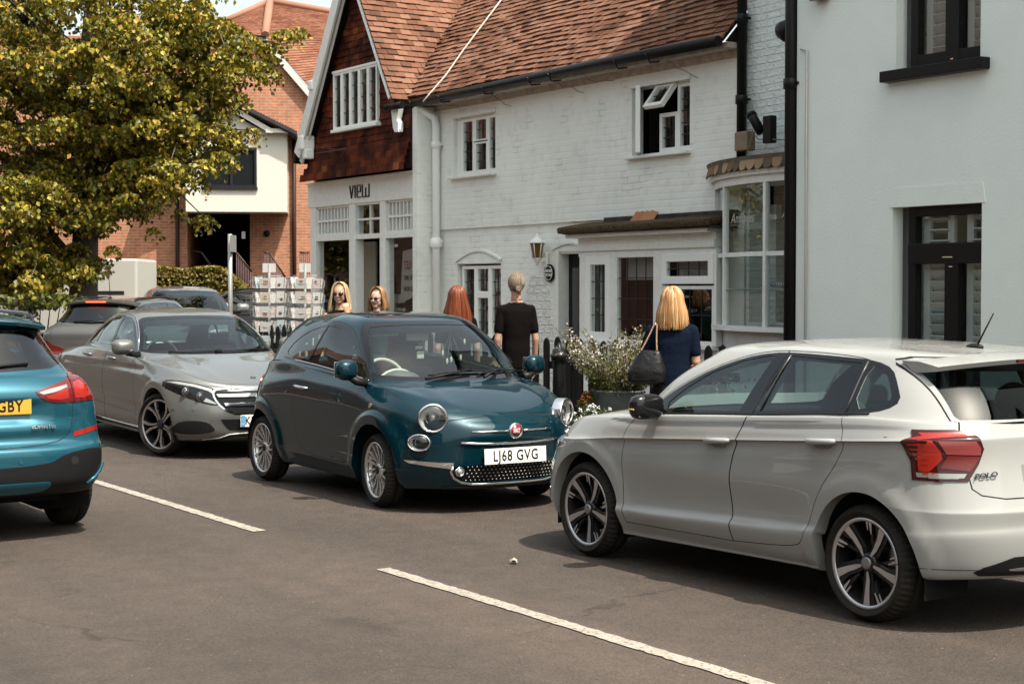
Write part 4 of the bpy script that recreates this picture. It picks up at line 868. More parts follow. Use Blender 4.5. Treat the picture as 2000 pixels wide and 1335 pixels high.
def inset(pts, d):
    """move an outline inward by d (outward if negative)"""
    n = len(pts); A = sum(pts[i][0]*pts[(i+1) % n][1] - pts[(i+1) % n][0]*pts[i][1] for i in range(n)); sg = 1 if A > 0 else -1; out = []
    for i in range(n):
        p, q, r = pts[i-1], pts[i], pts[(i+1) % n]
        e1 = Vector((q[0]-p[0], q[1]-p[1])); e2 = Vector((r[0]-q[0], r[1]-q[1]))
        if e1.length < 1e-9 or e2.length < 1e-9: out.append(q); continue
        e1.normalize(); e2.normalize(); n1 = Vector((-e1.y, e1.x))*sg; n2 = Vector((-e2.y, e2.x))*sg; b = n1 + n2
        if b.length < 1e-6: b = n1
        b.normalize(); k = d / max(.35, b.dot(n1)); out.append((q[0] + b.x*k, q[1] + b.y*k))
    return out
def arch_poly(cx, cz, R, zlow=0.0, n=44, sq=0.0):
    up = circ(cx, cz, R, n, 0, 180); return up + [(cx-R*(1+sq), zlow), (cx+R*(1+sq), zlow)]
def bump(d, a, b):
    """smooth 1 -> 0 between a and b"""
    t = np.clip((d-a)/(b-a), 0, 1); return 1 - t*t*(3-2*t)
# ------------------------------------------------------------------ wheels
RUB = lambda: P('tyre_rubber', (.018,.017,.016), .75, bump=(60,.15), noise=(9,(.04,.034,.028),.25))
def wheel(name, parent, loc, side, R, wid, rr, style, steer=0.0, spin=0.0, detail=True):
    """axis along local y, outer face towards +y (side=-1 turns it round)"""
    w = empty(name, loc, (0 if side > 0 else PI) + steer, parent=parent)
    T = Matrix.Rotation(-PI/2, 4, 'X')        # lathe z -> +y
    h = wid/2
    prof = [(rr-.004, h-.020), (rr+.012, h-.006), (rr+.03, h+.002), ((R+rr)/2, h+.008), (R-.035, h-.002), (R-.018, h-.014), (R-.006, h-.034), (R, h-.06), (R, h-.085), (R-.006,h-.088), (R-.006,h-.094), (R,h-.097),
            (R+.001, 0), (R, -h+.06), (R-.014, -h+.02), (R-.05, -h), (rr, -h+.02), (rr-.02, -h+.03), (rr-.02, h-.03)]
    n = 216 if detail else 48
    mb = MB(); vs = []
    for r, y in prof:
        for k in range(n):
            a = 2*PI*k/n; q = r
            if detail and y < h-.010 and y > h-.062 and k % 4 == 0 and r > R-.03: q = r-.008
            vs.append(T @ Vector((q*math.cos(a), q*math.sin(a), y)))
    m = len(prof); fs = [(i*n+k, i*n+(k+1) % n, ((i+1) % m)*n+(k+1) % n, ((i+1) % m)*n+k) for i in range(m) for k in range(n)]
    mb.add(vs, fs, True); mb.build('tyre', RUB(), w)
    silver = P('rim_silver', (.55,.55,.56), .28, .85); dark = P('rim_dark', (.012,.012,.013), .35, .2, coat=.4); steel = P('brake_steel', (.2,.19,.18), .4, .9)
    face = P('rim_face_' + style, {'polo': (.5,.5,.51), 'fiat': (.62,.61,.6), 'merc': (.42,.41,.4), 'plain': (.5,.5,.5)}.get(style, (.5,.5,.5)), .3, .8, coat=.3)
    base = silver if style in ('fiat', 'plain') else dark
    rim = MB(); rim.mat(0)
    rim.lathe([(rr-.012, -h+.02), (rr-.03, -h+.06), (rr-.045, h-.09), (rr-.022, h-.045), (rr-.015, h-.018)], 64, T)
    rim.mat(1); rim.lathe([(rr-.016, h-.022), (rr-.010, h-.012), (rr+.004, h-.008), (rr+.006, h-.016)], 72, T); rim.mat(0)
    def sp(st, depth=.028, mat=1, wall=None):
        """spoke along stations (r, angle, half width, y)"""
        vs = []; 
        for r, a, hw, y in st:
            c = Vector((r*math.cos(a), r*math.sin(a), y)); t = Vector((-math.sin(a), math.cos(a), 0))
            vs += [c - t*hw, c + t*hw, c + t*hw*.8 - Vector((0,0,depth)), c - t*hw*.8 - Vector((0,0,depth))]
        vs = [T @ v for v in vs]; m_ = len(st)
        rim.mat(mat); rim.add(vs, [(4*i, 4*i+1, 4*i+5, 4*i+4) for i in range(m_-1)] )
        rim.mat(mat if wall is None else wall); rim.add(vs, [(4*i+j, 4*i+(j+1) % 4, 4*i+4+(j+1) % 4, 4*i+4+j) for i in range(m_-1) for j in (1, 2, 3)] + [(0,1,2,3), (4*m_-4, 4*m_-3, 4*m_-2, 4*m_-1)])
    yo = h-.016; rO = rr-.008
    if style == 'polo':
        for k in range(5):
            a = spin + 2*PI*k/5
            sp([(.03, a, .024, yo-.022), (.08, a+.0, .034, yo-.030), (.16, a+.03, .036, yo-.022), (rO, a+.10, .062, yo-.006)], .05, 0)
            sp([(.035, a+.10, .005, yo-.016), (.09, a+.04, .0125, yo-.022), (.15, a+.04, .016, yo-.015), (rO, a+.075, .0235, yo-.001)], .02, 1, 0)
            b = a + 2*PI/10 + .10
            sp([(rr-.075, b-.30, .004, yo-.010), (rO, b-.235, .0105, yo-.001)], .02, 1, 0)
            sp([(rr-.06, b-.14, .003, yo-.010), (rO, b-.13, .0075, yo-.001)], .02, 1, 0)
            sp([(.10, b-.28, .006, yo-.035), (rr-.07, b-.27, .012, yo-.02), (rO, b-.2, .030, yo-.006)], .03, 0)
    elif style == 'fiat':
        for k in range(14):
            a = spin + 2*PI*k/14
            sp([(.045, a-.25, .006, yo-.020), (.09, a-.10, .0085, yo-.026), (.15, a+.02, .0095, yo-.018), (rO, a+.06, .0115, yo-.003)], .03, 1)
            if k % 2 == 0: sp([(.12, a+.22, .004, yo-.035), (rO, a+.30, .008, yo-.012)], .03, 1)
    elif style == 'merc':
        for k in range(5):
            a = spin + 2*PI*k/5
            sp([(.035, a, .032, yo-.03), (.09, a, .030, yo-.034), (.13, a, .034, yo-.028)], .04, 0)
            for q in (-1, 1):
                sp([(.05, a+q*.30, .007, yo-.022), (.11, a+q*.155, .0095, yo-.026), (.17, a+q*.15, .012, yo-.014), (rO, a+q*.27, .017, yo-.001)], .035, 1, 1)
                sp([(.07, a+q*.12, .012, yo-.034), (.15, a+q*.11, .014, yo-.026), (rO, a+q*.2, .018, yo-.012)], .04, 0)
    else:
        for k in range(10):
            a = spin + 2*PI*k/10; sp([(.04, a, .016, yo-.02), (.12, a, .014, yo-.02), (rO, a, .018, yo-.004)], .03, 1)
    rim.mat(0); rim.lathe([(.06, yo-.05), (.055, yo-.022), (.04, yo-.014), (.0, yo-.013)], 24, T)
    ro = rim.build('rim', [base, face], w)
    hb = MB(); hb.lathe([(.034, yo-.02), (.033, yo-.007), (.027, yo-.004), (0, yo-.003)], 24, T)
    hb.build('hub_cap', P('hub_'+style, {'polo': (.35,.35,.36), 'fiat': (.02,.02,.02), 'merc': (.06,.06,.10)}.get(style, (.3,.3,.3)), .3, .6), ro)
    br = MB(); br.lathe([(.06, yo-.09), (min(.14, rr-.05), yo-.09), (min(.14, rr-.05), yo-.11), (.06, yo-.11)], 32, T, close=True); br.build('brake_disc', steel, w)
    return w
def shell(c, sx, sy, sz, e=.62, n=28, m=16, slant=0.0):
    """rounded box (superellipsoid) for mirror housings; slant narrows it towards +x"""
    mb = MB(); vs = []; g = lambda v, p: math.copysign(abs(v)**p, v)
    for i in range(m+1):
        for k in range(n):
            a = PI*i/m; t = 2*PI*k/n; x = g(math.sin(a), e)*g(math.cos(t), e); y = g(math.sin(a), e)*g(math.sin(t), e); z = g(math.cos(a), e)
            q = 1 - slant*max(0, x); vs.append((c[0]+sx*x, c[1]+sy*y*q, c[2]+sz*z*q))
    return mb.add(vs, [(i*n+k, (i+1)*n+k, (i+1)*n+(k+1)%n, i*n+(k+1)%n) for i in range(m) for k in range(n)], True)
def wheel_well(parent, x, y, side, R, wid, mat):
    T = frame((x, 0, 0), (1,0,0), (0,0,1)); mb = MB(); n = 24
    y1 = side*y; y0 = side*(y-wid); vs = []
    for yy in (y1, y0):
        for k in range(n+1):
            a = PI*k/n; vs.append((x + R[0]*math.cos(a), yy, R[1] + R[0]*math.sin(a)))
        vs += [(x-R[0], yy, .17), (x+R[0], yy, .17)]
    m = n+3; mb.add(vs, [(i, (i+1), m+i+1, m+i) for i in range(m-2)] + [(m-1, 0, m, 2*m-1)] + [list(range(m, 2*m))], True)
    return mb.build('wheel_well', mat, parent)
def seat(parent, x, y, mat, back=.62, head=True, rest=None, z=.28, lean=.28):
    mb = MB(); mb.box(x-.24, x+.24, y-.24, y+.24, z, z+.18, bev=.05)
    M = Matrix.Translation((x-.20, y, z+.14)) @ Matrix.Rotation(-lean, 4, 'Y')
    mb.box(-.07, .07, -.23, .23, 0, back, M=M, bev=.06)
    o = mb.build('seat', mat, parent, angle=.7)
    if head:
        h = MB(); h.sphere((0,0,back+.13), .125, 16, 10, (.55, 1.0, .78), M=M); h.tube([(0,-.04,back-.02), (0,-.04,back+.1)], .007, M=M); h.tube([(0,.04,back-.02), (0,.04,back+.1)], .007, M=M)
        h.build('headrest', rest or mat, o)
    return o
def steering_wheel(parent, x, y, z, mat, r=.18, tilt=.45, hub=None):
    M = Matrix.Translation((x, y, z)) @ Matrix.Rotation(PI/2 - tilt, 4, 'Y'); mb = MB()
    n = 32; mb.tube([(r*math.cos(2*PI*k/n), r*math.sin(2*PI*k/n), 0) for k in range(n+1)], .016, 8, False, M=M)
    mb.box(-.02, .02, -r, r, -.012, .012, M=M); mb.box(-.0, r, -.02, .02, -.012, .012, M=M); mb.sphere((0,0,0), .06, 12, 8, (1,1,.5), M=M)
    return mb.build('steering_wheel', mat, parent)
def plate(parent, c, nx, up, w, h, txt, bg, blue=False):
    """number plate centred on c; nx = reading direction"""
    M = frame(c, nx, up); mb = MB(); mb.box(-w/2, w/2, -h/2, h/2, 0, .007, M=M, bev=.003)
    o = mb.build('number_plate', bg, parent)
    k = P('plate_letters', (.01,.01,.01), .5)
    x = .02 if blue else 0
    text_mesh('plate_characters', txt, h*.96, k, o, M @ Matrix.Translation((x, -.002, .0085)), .0008, .0016, sx=.80, spacing=1.12)
    if blue:
        b = MB(); b.box(-w/2+.004, -w/2+.05, -h/2+.004, h/2-.004, .006, .0085, M=M); b.build('plate_band', P('band_blue', (.10,.35,.62), .4), o)
        s = P('band_pale', (.65,.75,.8), .4); mb = MB()
        for q in range(12): a = 2*PI*q/12; mb.box(-w/2+.026+.013*math.cos(a)-.002, -w/2+.026+.013*math.cos(a)+.002, .018+.013*math.sin(a)-.002, .018+.013*math.sin(a)+.002, .0085, .0092, M=M)
        mb.build('plate_emblem', s, o); text_mesh('plate_country', 'GB', .03, s, o, M @ Matrix.Translation((-w/2+.026, -.03, .0092)), .0004)
    return o
GAP = .0024
def panel(car, poly, axis, side, name, parent=None, lim=.12, **k):
    """cut a panel (door, lid): gap round it painted dark, the inside lifted off"""
    inner = inset(poly, GAP*2)
    fo = car.cut(poly, axis, side, lim); car.paint(fo, SEAL())
    return inner
def door(car, outer, side, parent, name='door', paint=None):
    ring_f = car.cut(outer, 'y', side, .02, dmin=.45)
    marks = {}
    for f in ring_f: marks[f] = f.material_index
    inner = inset(outer, GAP*2)
    fi = car.cut(inner, 'y', side, .02, dmin=.45)
    fi = set(fi)
    # faces of the outline that are not inside are the shut line
    fo = [f for f in car.cut(outer, 'y', side, .02, dmin=.45) if f not in fi]
    car.paint(fo, SEAL())
    return car.take(list(fi), name, parent)
def side_window(car, dlo, panes, side, glass, parent, frame_mat, lim=-.02):
    """dark surround dlo, each pane lifted off as glass set in a little"""
    car.paint(car.cut(dlo, 'y', side, lim, dmin=.30), frame_mat); out = []
    for p in panes:
        fs = car.cut(p, 'y', side, lim, dmin=.30)
        out.append(car.take(fs, 'side_window', parent, mat=glass, off=-.004))
    return out
def lamp_from(car, poly, axis, side, name, mat, parent, off=.004, lip=.012, lim=.12, lipmat=None, dmin=None):
    fs = car.cut(poly, axis, side, lim, dmin=dmin); return car.take(fs, name, parent, mat=mat, off=off, lip=lip, lipmat=lipmat or mat)
def patch(car, poly, axis, side, name, mat, parent, off=.003, grid=10, lip=.004, far=5.0):
    """a thin moulding, badge or lamp pattern laid on the body: outline seen along axis, wrapped over the surface"""
    bm = bmesh.new(); ax = {'y': (0, 2), 'x': (1, 2), 'z': (0, 1)}[axis]
    vs = [bm.verts.new((a, b, 0)) for a, b in poly]; bm.faces.new(vs)
    lo = [min(p[i] for p in poly) for i in (0,1)]; hi = [max(p[i] for p in poly) for i in (0,1)]
    for i in (0, 1):
        n = max(1, int((hi[i]-lo[i]) / (.03 if grid else 9)))
        for k in range(1, n):
            co = [0,0,0]; no = [0,0,0]; co[i] = lo[i] + (hi[i]-lo[i])*k/n; no[i] = 1
            bmesh.ops.bisect_plane(bm, geom=bm.verts[:]+bm.edges[:]+bm.faces[:], plane_co=co, plane_no=no, dist=1e-6)
    bmesh.ops.triangulate(bm, faces=[f for f in bm.faces if len(f.verts) > 4])
    bm.verts.index_update(); pts = []; ns = []
    for v in bm.verts:
        loc, nn = car.cast(v.co.x, v.co.y, axis, side, far); pts.append(loc + nn*off); ns.append(nn)
    fs = [[v.index for v in f.verts] for f in bm.faces]
    n0 = len(pts)
    for e in bm.edges:
        if len(e.link_faces) == 1:
            a, b = e.verts[0].index, e.verts[1].index; fn = (pts[b]-pts[a]).cross(ns[a]).normalized(); c = e.link_faces[0].calc_center_median()
            mid3 = (pts[a]+pts[b])/2; cc = sum((pts[v.index] for v in e.link_faces[0].verts), Vector())/len(e.link_faces[0].verts)
            if fn.dot(mid3-cc) < 0: fn = -fn
            o = len(pts); pts += [pts[a].copy(), pts[b].copy(), pts[b]-ns[b]*lip, pts[a]-ns[a]*lip]; ns += [fn]*4; fs.append([o,o+1,o+2,o+3])
    bm.free(); me = bpy.data.meshes.new(name); me.from_pydata([tuple(p) for p in pts], [], fs); me.materials.append(mat)
    bm2 = bmesh.new(); bm2.from_mesh(me)
    for f in bm2.faces:
        idx = [v.index for v in f.verts]; nn = sum((ns[i] for i in idx), Vector())
        if f.normal.dot(nn) < 0: f.normal_flip()
        f.smooth = True
    bm2.to_mesh(me); bm2.free()
    me.normals_split_custom_set_from_vertices(ns)
    o = bpy.data.objects.new(name, me); COL.objects.link(o); o.parent = parent; return o
# ------------------------------------------------------------------ white hatchback (faces away from us, -X)
def make_polo():
    L = 4.06; CY = 7.03
    root = empty('hatchback', (-9.57 + L/2, CY, 0), PI, 'white five-door hatchback parked nearest the camera, seen from its rear left', 'car', 'cars parked along the kerb')
    cz = [(0,.64),(.3,.70),(.6,.755),(1.115,.803),(1.25,.812),(2.625,.904),(3.635,.975),(4.06,.99)]
    low = [(0,.35),(1.28,.352),(2.86,.412),(3.4,.45),(4.06,.50)]
    add = lambda f, d: [(u, z+d) for u, z in f]
    Rg = [
        line_ring(.14, 3.92, [(0,.2),(3.4,.22),(4,.30)]),
        ring(.12,.6,2.4, 3.5,3.93,2.4, .68, [(0,.20),(1.2,.19),(3.3,.21),(3.9,.29)]),
        ring(.06,.60,2.5, 3.5,3.98,2.6, [(.5,.79),(1.2,.795),(3,.795),(3.5,.80)], [(0,.23),(1.2,.200),(2.95,.235),(3.3,.25),(3.6,.27),(4,.29)]),
        ring(.03,.62,2.5, 3.5,4.02,2.7, [(.5,.83),(1.2,.825),(3,.825),(3.5,.84)], [(0,.28),(1.2,.262),(2.9,.275),(3.4,.30),(4,.33)]),
        ring(.0,.62,2.5, 3.52,4.05,2.8, [(.6,.855),(1.2,.866),(2.8,.866),(3,.860),(3.5,.862)], low),
        ring(.0,.63,2.5, 3.52,4.045,2.8, [(.6,.858),(1.15,.850),(1.3,.828),(2.7,.828),(2.95,.852),(3.5,.862)], add(low,.055)),
        ring(.02,.65,2.5, 3.50,4.055,2.8, [(.6,.860),(1.3,.855),(2.9,.858),(3.5,.868)], [(0,.54),(1.2,.60),(3,.64),(3.6,.625),(4,.625)]),
        ring(.04,.68,2.4, 3.48,4.04,2.8, [(.6,.860),(1.3,.860),(2.9,.862),(3.5,.868)], [(0,.60),(1.2,.68),(3,.74),(3.6,.66),(4,.66)]),
        ring(.07,.68,2.3, 3.46,3.985,2.8, [(.6,.858),(1.1,.858),(1.3,.857),(2.9,.859),(3.5,.860)], [(0,.66),(.6,.73),(1.1,.768),(1.3,.775),(2.62,.862),(3.3,.905),(3.6,.90),(3.8,.86),(4,.83)]),
        ring(.10,.70,2.2, 3.44,3.975,2.8, [(.7,.862),(1.3,.868),(2.9,.872),(3.44,.870)], cz, zf=.70),
        ring(.13,.74,2.1, 3.40,3.965,2.8, [(.7,.850),(1.3,.862),(2.9,.864),(3.4,.858)], add(cz,.022), zf=.73),
        ring(.20,.85,2.1, 3.36,3.93,2.8, [(.8,.805),(1.3,.842),(2.9,.840),(3.4,.825)], [(.2,.76),(.5,.85),(.85,.905),(1.5,.955),(2.35,1.01),(3.25,1.065),(3.9,1.07)], zf=.79),
        ring(1.02,1.52,2.3, 3.28,3.90,2.8, [(1.45,.795),(2.0,.802),(3.0,.798),(3.3,.775)], [(1.0,1.05),(1.3,1.0),(1.52,.985),(2.35,1.035),(3.25,1.085),(3.9,1.085)], zf=1.03),
        ring(1.31,1.72,2.4, 3.22,3.80,2.8, [(1.6,.735),(2.2,.745),(2.9,.735),(3.2,.70)], [(1.3,1.20),(1.7,1.18),(3,1.22),(3.8,1.22)], zf=1.21),
        ring(1.62,1.98,2.6, 3.12,3.69,2.8, [(1.9,.645),(2.4,.660),(2.9,.650),(3.1,.625)], [(1.6,1.36),(2.0,1.335),(2.3,1.365),(2.6,1.37),(3.1,1.355),(3.4,1.335),(3.7,1.33)], zf=1.355),
        ring(1.74,2.12,2.6, 3.05,3.66,2.6, [(2.0,.570),(2.4,.590),(2.9,.580),(3.1,.565)], [(1.7,1.405),(2.1,1.405),(2.5,1.425),(3.1,1.412),(3.66,1.375)], zf=1.40, zr=1.385),
        ring(1.95,2.3,2.4, 2.9,3.5,2.4, .40, [(1.9,1.43),(2.4,1.452),(2.9,1.445),(3.5,1.41)]),
        line_ring(2.1, 3.35, [(2.1,1.445),(2.45,1.462),(2.9,1.456),(3.35,1.43)]),
    ]
    h = [blend(Rg[11], Rg[12], t, .80, 1.0) for t in (.3, .65)]
    Rg = Rg[:12] + h + Rg[12:]
    def disp(u, y, z):
        out = (y > .55) & (z < 1.0)
        zl = np.interp(u, [1.10,1.25,2.625,3.635], [.800,.806,.902,.974]); k = (u > 1.08) & (u < 3.62) & (y > .7)
        y = y - np.where(k & (z < zl), .010*bump(zl - z, .012, .085), 0)
        zl2 = np.interp(u, [1.4,3.5], [.925,1.035]); y = y - np.where(k & (z < zl2) & (z > zl), .004*bump(zl2 - z, .005, .05), 0)
        for cx, cz_ in ((.80,.31),(3.34,.31)):
            d = np.hypot(u-cx, z-cz_); y = y + np.where(out, .014*bump(d, .435, .49), 0)
        # rear stays flush: the plate dish is only a darker patch
        return u, y, z
    car = Car(L, Rg, disp, 10, 8, root); X = lambda u: L/2 - u
    white = car_paint('white_paint', (.42,.425,.405), 0, .33); car.mi(white)
    tint = GLASS('tinted_glass', (.38,.52,.51)); tint2 = GLASS('privacy_glass', (.28,.36,.36))
    def xz(pts): return [(X(u), z) for u, z in pts]
    for cx in (.80, 3.34):
        for sd in (1, -1): car.kill(car.cut(arch_poly(X(cx), .31, .378, .0), 'y', sd, -2, dmin=.4))
    dlo = smooth_poly(xz([(1.40,.99),(1.85,1.003),(2.35,1.035),(3.24,1.088),(3.40,1.115),(3.47,1.165),(3.40,1.25),(3.32,1.33),(3.20,1.365),(3.02,1.378),(2.6,1.392),(2.40,1.385),(2.17,1.35),(1.93,1.278),(1.69,1.165),(1.50,1.06)]), 1)
    panes = [xz([(1.60,1.012),(2.28,1.045),(2.36,1.20),(2.44,1.365),(2.40,1.37),(2.17,1.332),(1.93,1.255),(1.74,1.155),(1.60,1.06)]),
             xz([(2.40,1.055),(3.10,1.10),(3.10,1.352),(2.62,1.372),(2.56,1.372),(2.48,1.20)]),
             smooth_poly(xz([(3.17,1.105),(3.36,1.135),(3.41,1.17),(3.35,1.25),(3.27,1.325),(3.17,1.345)]), 1)]
    d1 = smooth_poly(xz([(1.25,.275),(1.225,.45),(1.215,.70),(1.25,.88),(1.37,.965),(1.37,.985),(1.50,1.072),(1.69,1.177),(1.93,1.290),(2.17,1.362),(2.40,1.397),(2.535,1.402),(2.43,1.10),(2.385,1.0),(2.32,.86),(2.27,.70),(2.262,.50),(2.28,.29)]), 2, (0,11,17))
    d2 = smooth_poly(xz([(2.28,.29),(2.262,.50),(2.27,.70),(2.32,.86),(2.385,1.0),(2.43,1.10),(2.535,1.402),(2.8,1.400),(3.03,1.388),(3.14,1.372),(3.145,1.25),(3.145,1.09),(3.21,.94),(3.16,.83),(3.04,.69),(2.96,.53),(2.89,.37),(2.80,.325)]), 2, (0,6,9))
    kids = {}
    for sd in (1, -1):
        gl = []
        car.paint(car.cut(dlo, 'y', sd, -.05, dmin=.3), GLO())
        gl = [car.take(car.cut(p, 'y', sd, -.05, dmin=.3), 'side_window', root, mat=(tint if i == 0 else tint2), off=-.004) for i, p in enumerate(panes)]
        dd = [door(car, d, sd, root) for d in (d1, d2)]
        for i, d in enumerate(dd):
            gl[i].parent = d
            u0 = (2.05, 2.92)[i]; z0 = (.862, .925)[i]
            mb = MB(); loc, nn = car.cast(X(u0+.11), z0, 'y', sd); yy = loc.y
            pts = [(X(u0), yy-sd*.004, z0-.006), (X(u0+.03), yy+sd*.028, z0), (X(u0+.12), yy+sd*.036, z0+.006), (X(u0+.20), yy+sd*.028, z0+.012), (X(u0+.235), yy-sd*.004, z0+.014)]
            mb.tube(pts, [.010,.017,.018,.017,.010], 10); mb.build('handle', white, d)
            patch(car, circ(X(u0+.115), z0-.012, .075, 20, ry=.028), 'y', sd, 'handle_recess_patch', P('recess_shade_white', (.26,.27,.26), .5), d, .0015)  # flush patch in darker paint: shade of the grip hollow put into the colour
    # glass front and rear, front window outlines in (y, z)
    wsc = smooth_poly([(-.70,1.045),(-.73,1.07),(-.62,1.33),(-.58,1.372),(0,1.392),(.58,1.372),(.62,1.33),(.73,1.07),(.70,1.045),(0,1.055)], 1)
    f = car.cut(wsc, 'x', 1, .08, dmin=X(2.15)); car.take(f, 'windscreen', root, mat=GLASS('clear_glass', (.62,.70,.69)), off=-.003)
    rg = [(-.605,1.083),(-.615,1.10),(-.575,1.345),(-.55,1.365),(0,1.372),(.55,1.365),(.575,1.345),(.615,1.10),(.605,1.083)]
    f = car.cut(rg, 'x', -1, .02, dmin=-X(3.3)); rw = car.take(f, 'rear_window', root, mat=GLASS('rear_glass', (.20,.25,.25)), off=-.002)
    # tail lamps: one outline seen from the side and one from behind, same lamp
    for sd in (1, -1):
        side_p = xz([(3.60,.972),(3.68,1.008),(3.80,1.03),(4.1,1.04),(4.1,.78),(3.73,.78)])
        fa = car.cut(side_p, 'y', sd, .5, dmin=.62)
        rear_p = [(sd*.68,1.038),(sd*.95,1.03),(sd*.95,.785),(sd*.668,.785),(sd*.61,.87),(sd*.580,.945),(sd*.605,1.015)]
        fb = car.cut(rear_p, 'x', -1, .25, dmin=-X(3.62))
        okx = X(3.60)
        tl = car.take(list({f for f in fa+fb if f.is_valid and f.calc_center_median().x < X(3.595)}), 'tail_light', root, mat=LAMPD(), off=.006, lip=.02)
        tl['label'] = 'angular red tail light'
        if sd == 1:
            # bright red bars on the side, big panel at the rear
            for q in range(7):
                z0 = .968 - q*.0235; u0 = 3.645 + q*.0135
                patch(car, xz([(u0, z0), (u0+.085-q*.006, z0), (u0+.082-q*.006, z0-.009), (u0+.004, z0-.011)]), 'y', 1, 'lamp_bar', LAMPB(), tl, .009)
            patch(car, xz([(3.63,.982),(3.70,1.004),(3.84,1.024),(3.84,1.0),(3.70,.985)]), 'y', 1, 'lamp_bar', LAMPB(), tl, .009)
            patch(car, [(.665,1.026),(.80,1.020),(.80,.998),(.64,1.0)], 'x', -1, 'lamp_bar', LAMPB(), tl, .009)
            patch(car, [(.79,.985),(.825,.985),(.825,.83),(.80,.83),(.757,.895),(.762,.93)], 'x', -1, 'lamp_panel', LAMPB(), tl, .009)
            patch(car, [(.62,.985),(.772,.985),(.742,.92),(.60,.915),(.597,.95)], 'x', -1, 'lamp_panel', P('lamp_rose', (.26,.035,.035), .2, coat=.6), tl, .009)
            patch(car, [(.60,.908),(.737,.912),(.767,.85),(.655,.835)], 'x', -1, 'lamp_panel', LAMPR(), tl, .009)
            patch(car, [(.67,.823),(.83,.823),(.83,.80),(.685,.80)], 'x', -1, 'lamp_panel', LAMPC(), tl, .009)
            patch(car, xz([(3.745,.815),(3.86,.818),(3.86,.797),(3.755,.795)]), 'y', 1, 'lamp_panel', LAMPC(), tl, .009)
    # tailgate shut line, bumper
    tgh = [(.664,.79),(.660,.745),(.62,.712),(.50,.692),(0,.692)]; tgu = [(0,1.40),(.55,1.395),(.60,1.375),(.645,1.08),(.665,1.04),(.70,.95)]
    tg = tgh[:-1][::1] + [(-y, z) for y, z in tgh[:-1][::-1]] + [(-y, z) for y, z in tgu[::-1][:-1]] + [(y, z) for y, z in tgu[1:]]
    fi = car.cut(tg, 'x', -1, .05, dmin=-X(3.3)); gi = set(car.cut(inset(tg, .007), 'x', -1, .05, dmin=-X(3.3)))
    car.paint([f for f in car.cut(tg, 'x', -1, .05, dmin=-X(3.3)) if f not in gi], SEAL())
    gate = car.take(list(gi), 'tailgate', root); rw.parent = gate
    patch(car, smooth_poly([(-.60,.30),(-.66,.335),(-.45,.40),(.45,.40),(.66,.335),(.60,.30)][::-1], 1, (2,3)), 'x', -1, 'diffuser', BLK(), root, .004)
    patch(car, smooth_poly([(-.36,.325),(-.50,.335),(-.38,.345),(.38,.345),(.50,.335),(.36,.325)][::-1], 1), 'x', -1, 'exhaust_trim', P('trim_silver', (.5,.48,.45), .3, .8), root, .010)
    patch(car, [(.56,.34),(.86,.34),(.86,.338),(.56,.338)], 'x', -1, 'bumper_line', SEAL(), root)
    tb = patch(car, [(-.36,.70+.06),(-.36,.76+.10),(.36,.86),(.36,.76)][::-1], 'x', -1, 'plate_recess_patch', P('recess_shade_white', (.26,.27,.26), .5), gate, .001)  # no hollow modelled; its shade is this patch's darker colour
    c, nn = car.cast(0, .81, 'x', -1)
    plate(gate, (c.x-.006, 0, .81), (0,-1,0), (nn.x*-0.1 if False else 0.1, 0, 1), .52, .11, 'KP19 VNX', P('plate_yellow', (.72,.50,.06), .4)) if False else None
    c, nn = car.cast(.585, .812, 'x', -1)
    text_mesh('model_lettering', 'POLO', .036, CHRD(), gate, frame(c + nn*.009, Vector((0,-1,0)) + nn*nn.y, Vector((0,0,1))-nn*nn.z), .002, .0006, sx=1.35, shear=.25)
    # spoiler with third brake light
    mb = MB(); vs = []; n = 24; fs = []
    for i in range(n+1):
        t = -1 + 2*i/n; y = t*.60; c_ = 1 - abs(t)**4
        bx = X(3.52 - .16*abs(t)**2.5); ex = X(3.80 - .18*abs(t)**2.6); z0 = 1.414 - .040*abs(t)**2.4
        vs += [(bx, y, z0), ((bx+ex)/2, y, z0-.002), (ex, y, z0-.026), (ex+.012, y, z0-.050), (X(3.62-.16*abs(t)**2.5), y, z0-.064)]
    for i in range(n):
        for j in range(4): fs.append((i*5+j, i*5+j+1, i*5+j+6, i*5+j+5))
        fs.append((i*5+4, i*5, i*5+5, i*5+9))
    fs += [(0,1,2,3,4)[::-1], tuple(n*5+j for j in range(5))]
    mb.add(vs, fs, True); so = mb.build('spoiler', white, gate, angle=.6)
    mb = MB(); mb.box(X(3.80)-.004, X(3.77), -.20, .20, 1.370, 1.386, bev=.005); mb.build('brake_light', P('lamp_off_red', (.12,.004,.006), .2, coat=.5), so)
    # front lamps, grille (turned away, still built)
    for sd in (1, -1):
        f = car.cut([(sd*.34,.63),(sd*.36,.715),(sd*.60,.77),(sd*.86,.79),(sd*.86,.70),(sd*.6,.62)], 'x', 1, .2, dmin=X(.6))
        car.take(f, 'headlight', root, mat=GLASS('lamp_cover', (.75,.75,.75)), off=.002); 
        mb = MB(); mb.sphere((X(.30), sd*.55, .69), .07, M=None); mb.sphere((X(.36), sd*.70, .70), .06); mb.build('reflector', CHR(), root)
    patch(car, [(-.34,.62),(-.34,.70),(.34,.70),(.34,.62)][::-1], 'x', 1, 'grille', BLK(), root); patch(car, [(-.5,.30),(-.5,.45),(.5,.45),(.5,.30)][::-1], 'x', 1, 'lower_grille', BLK(), root)
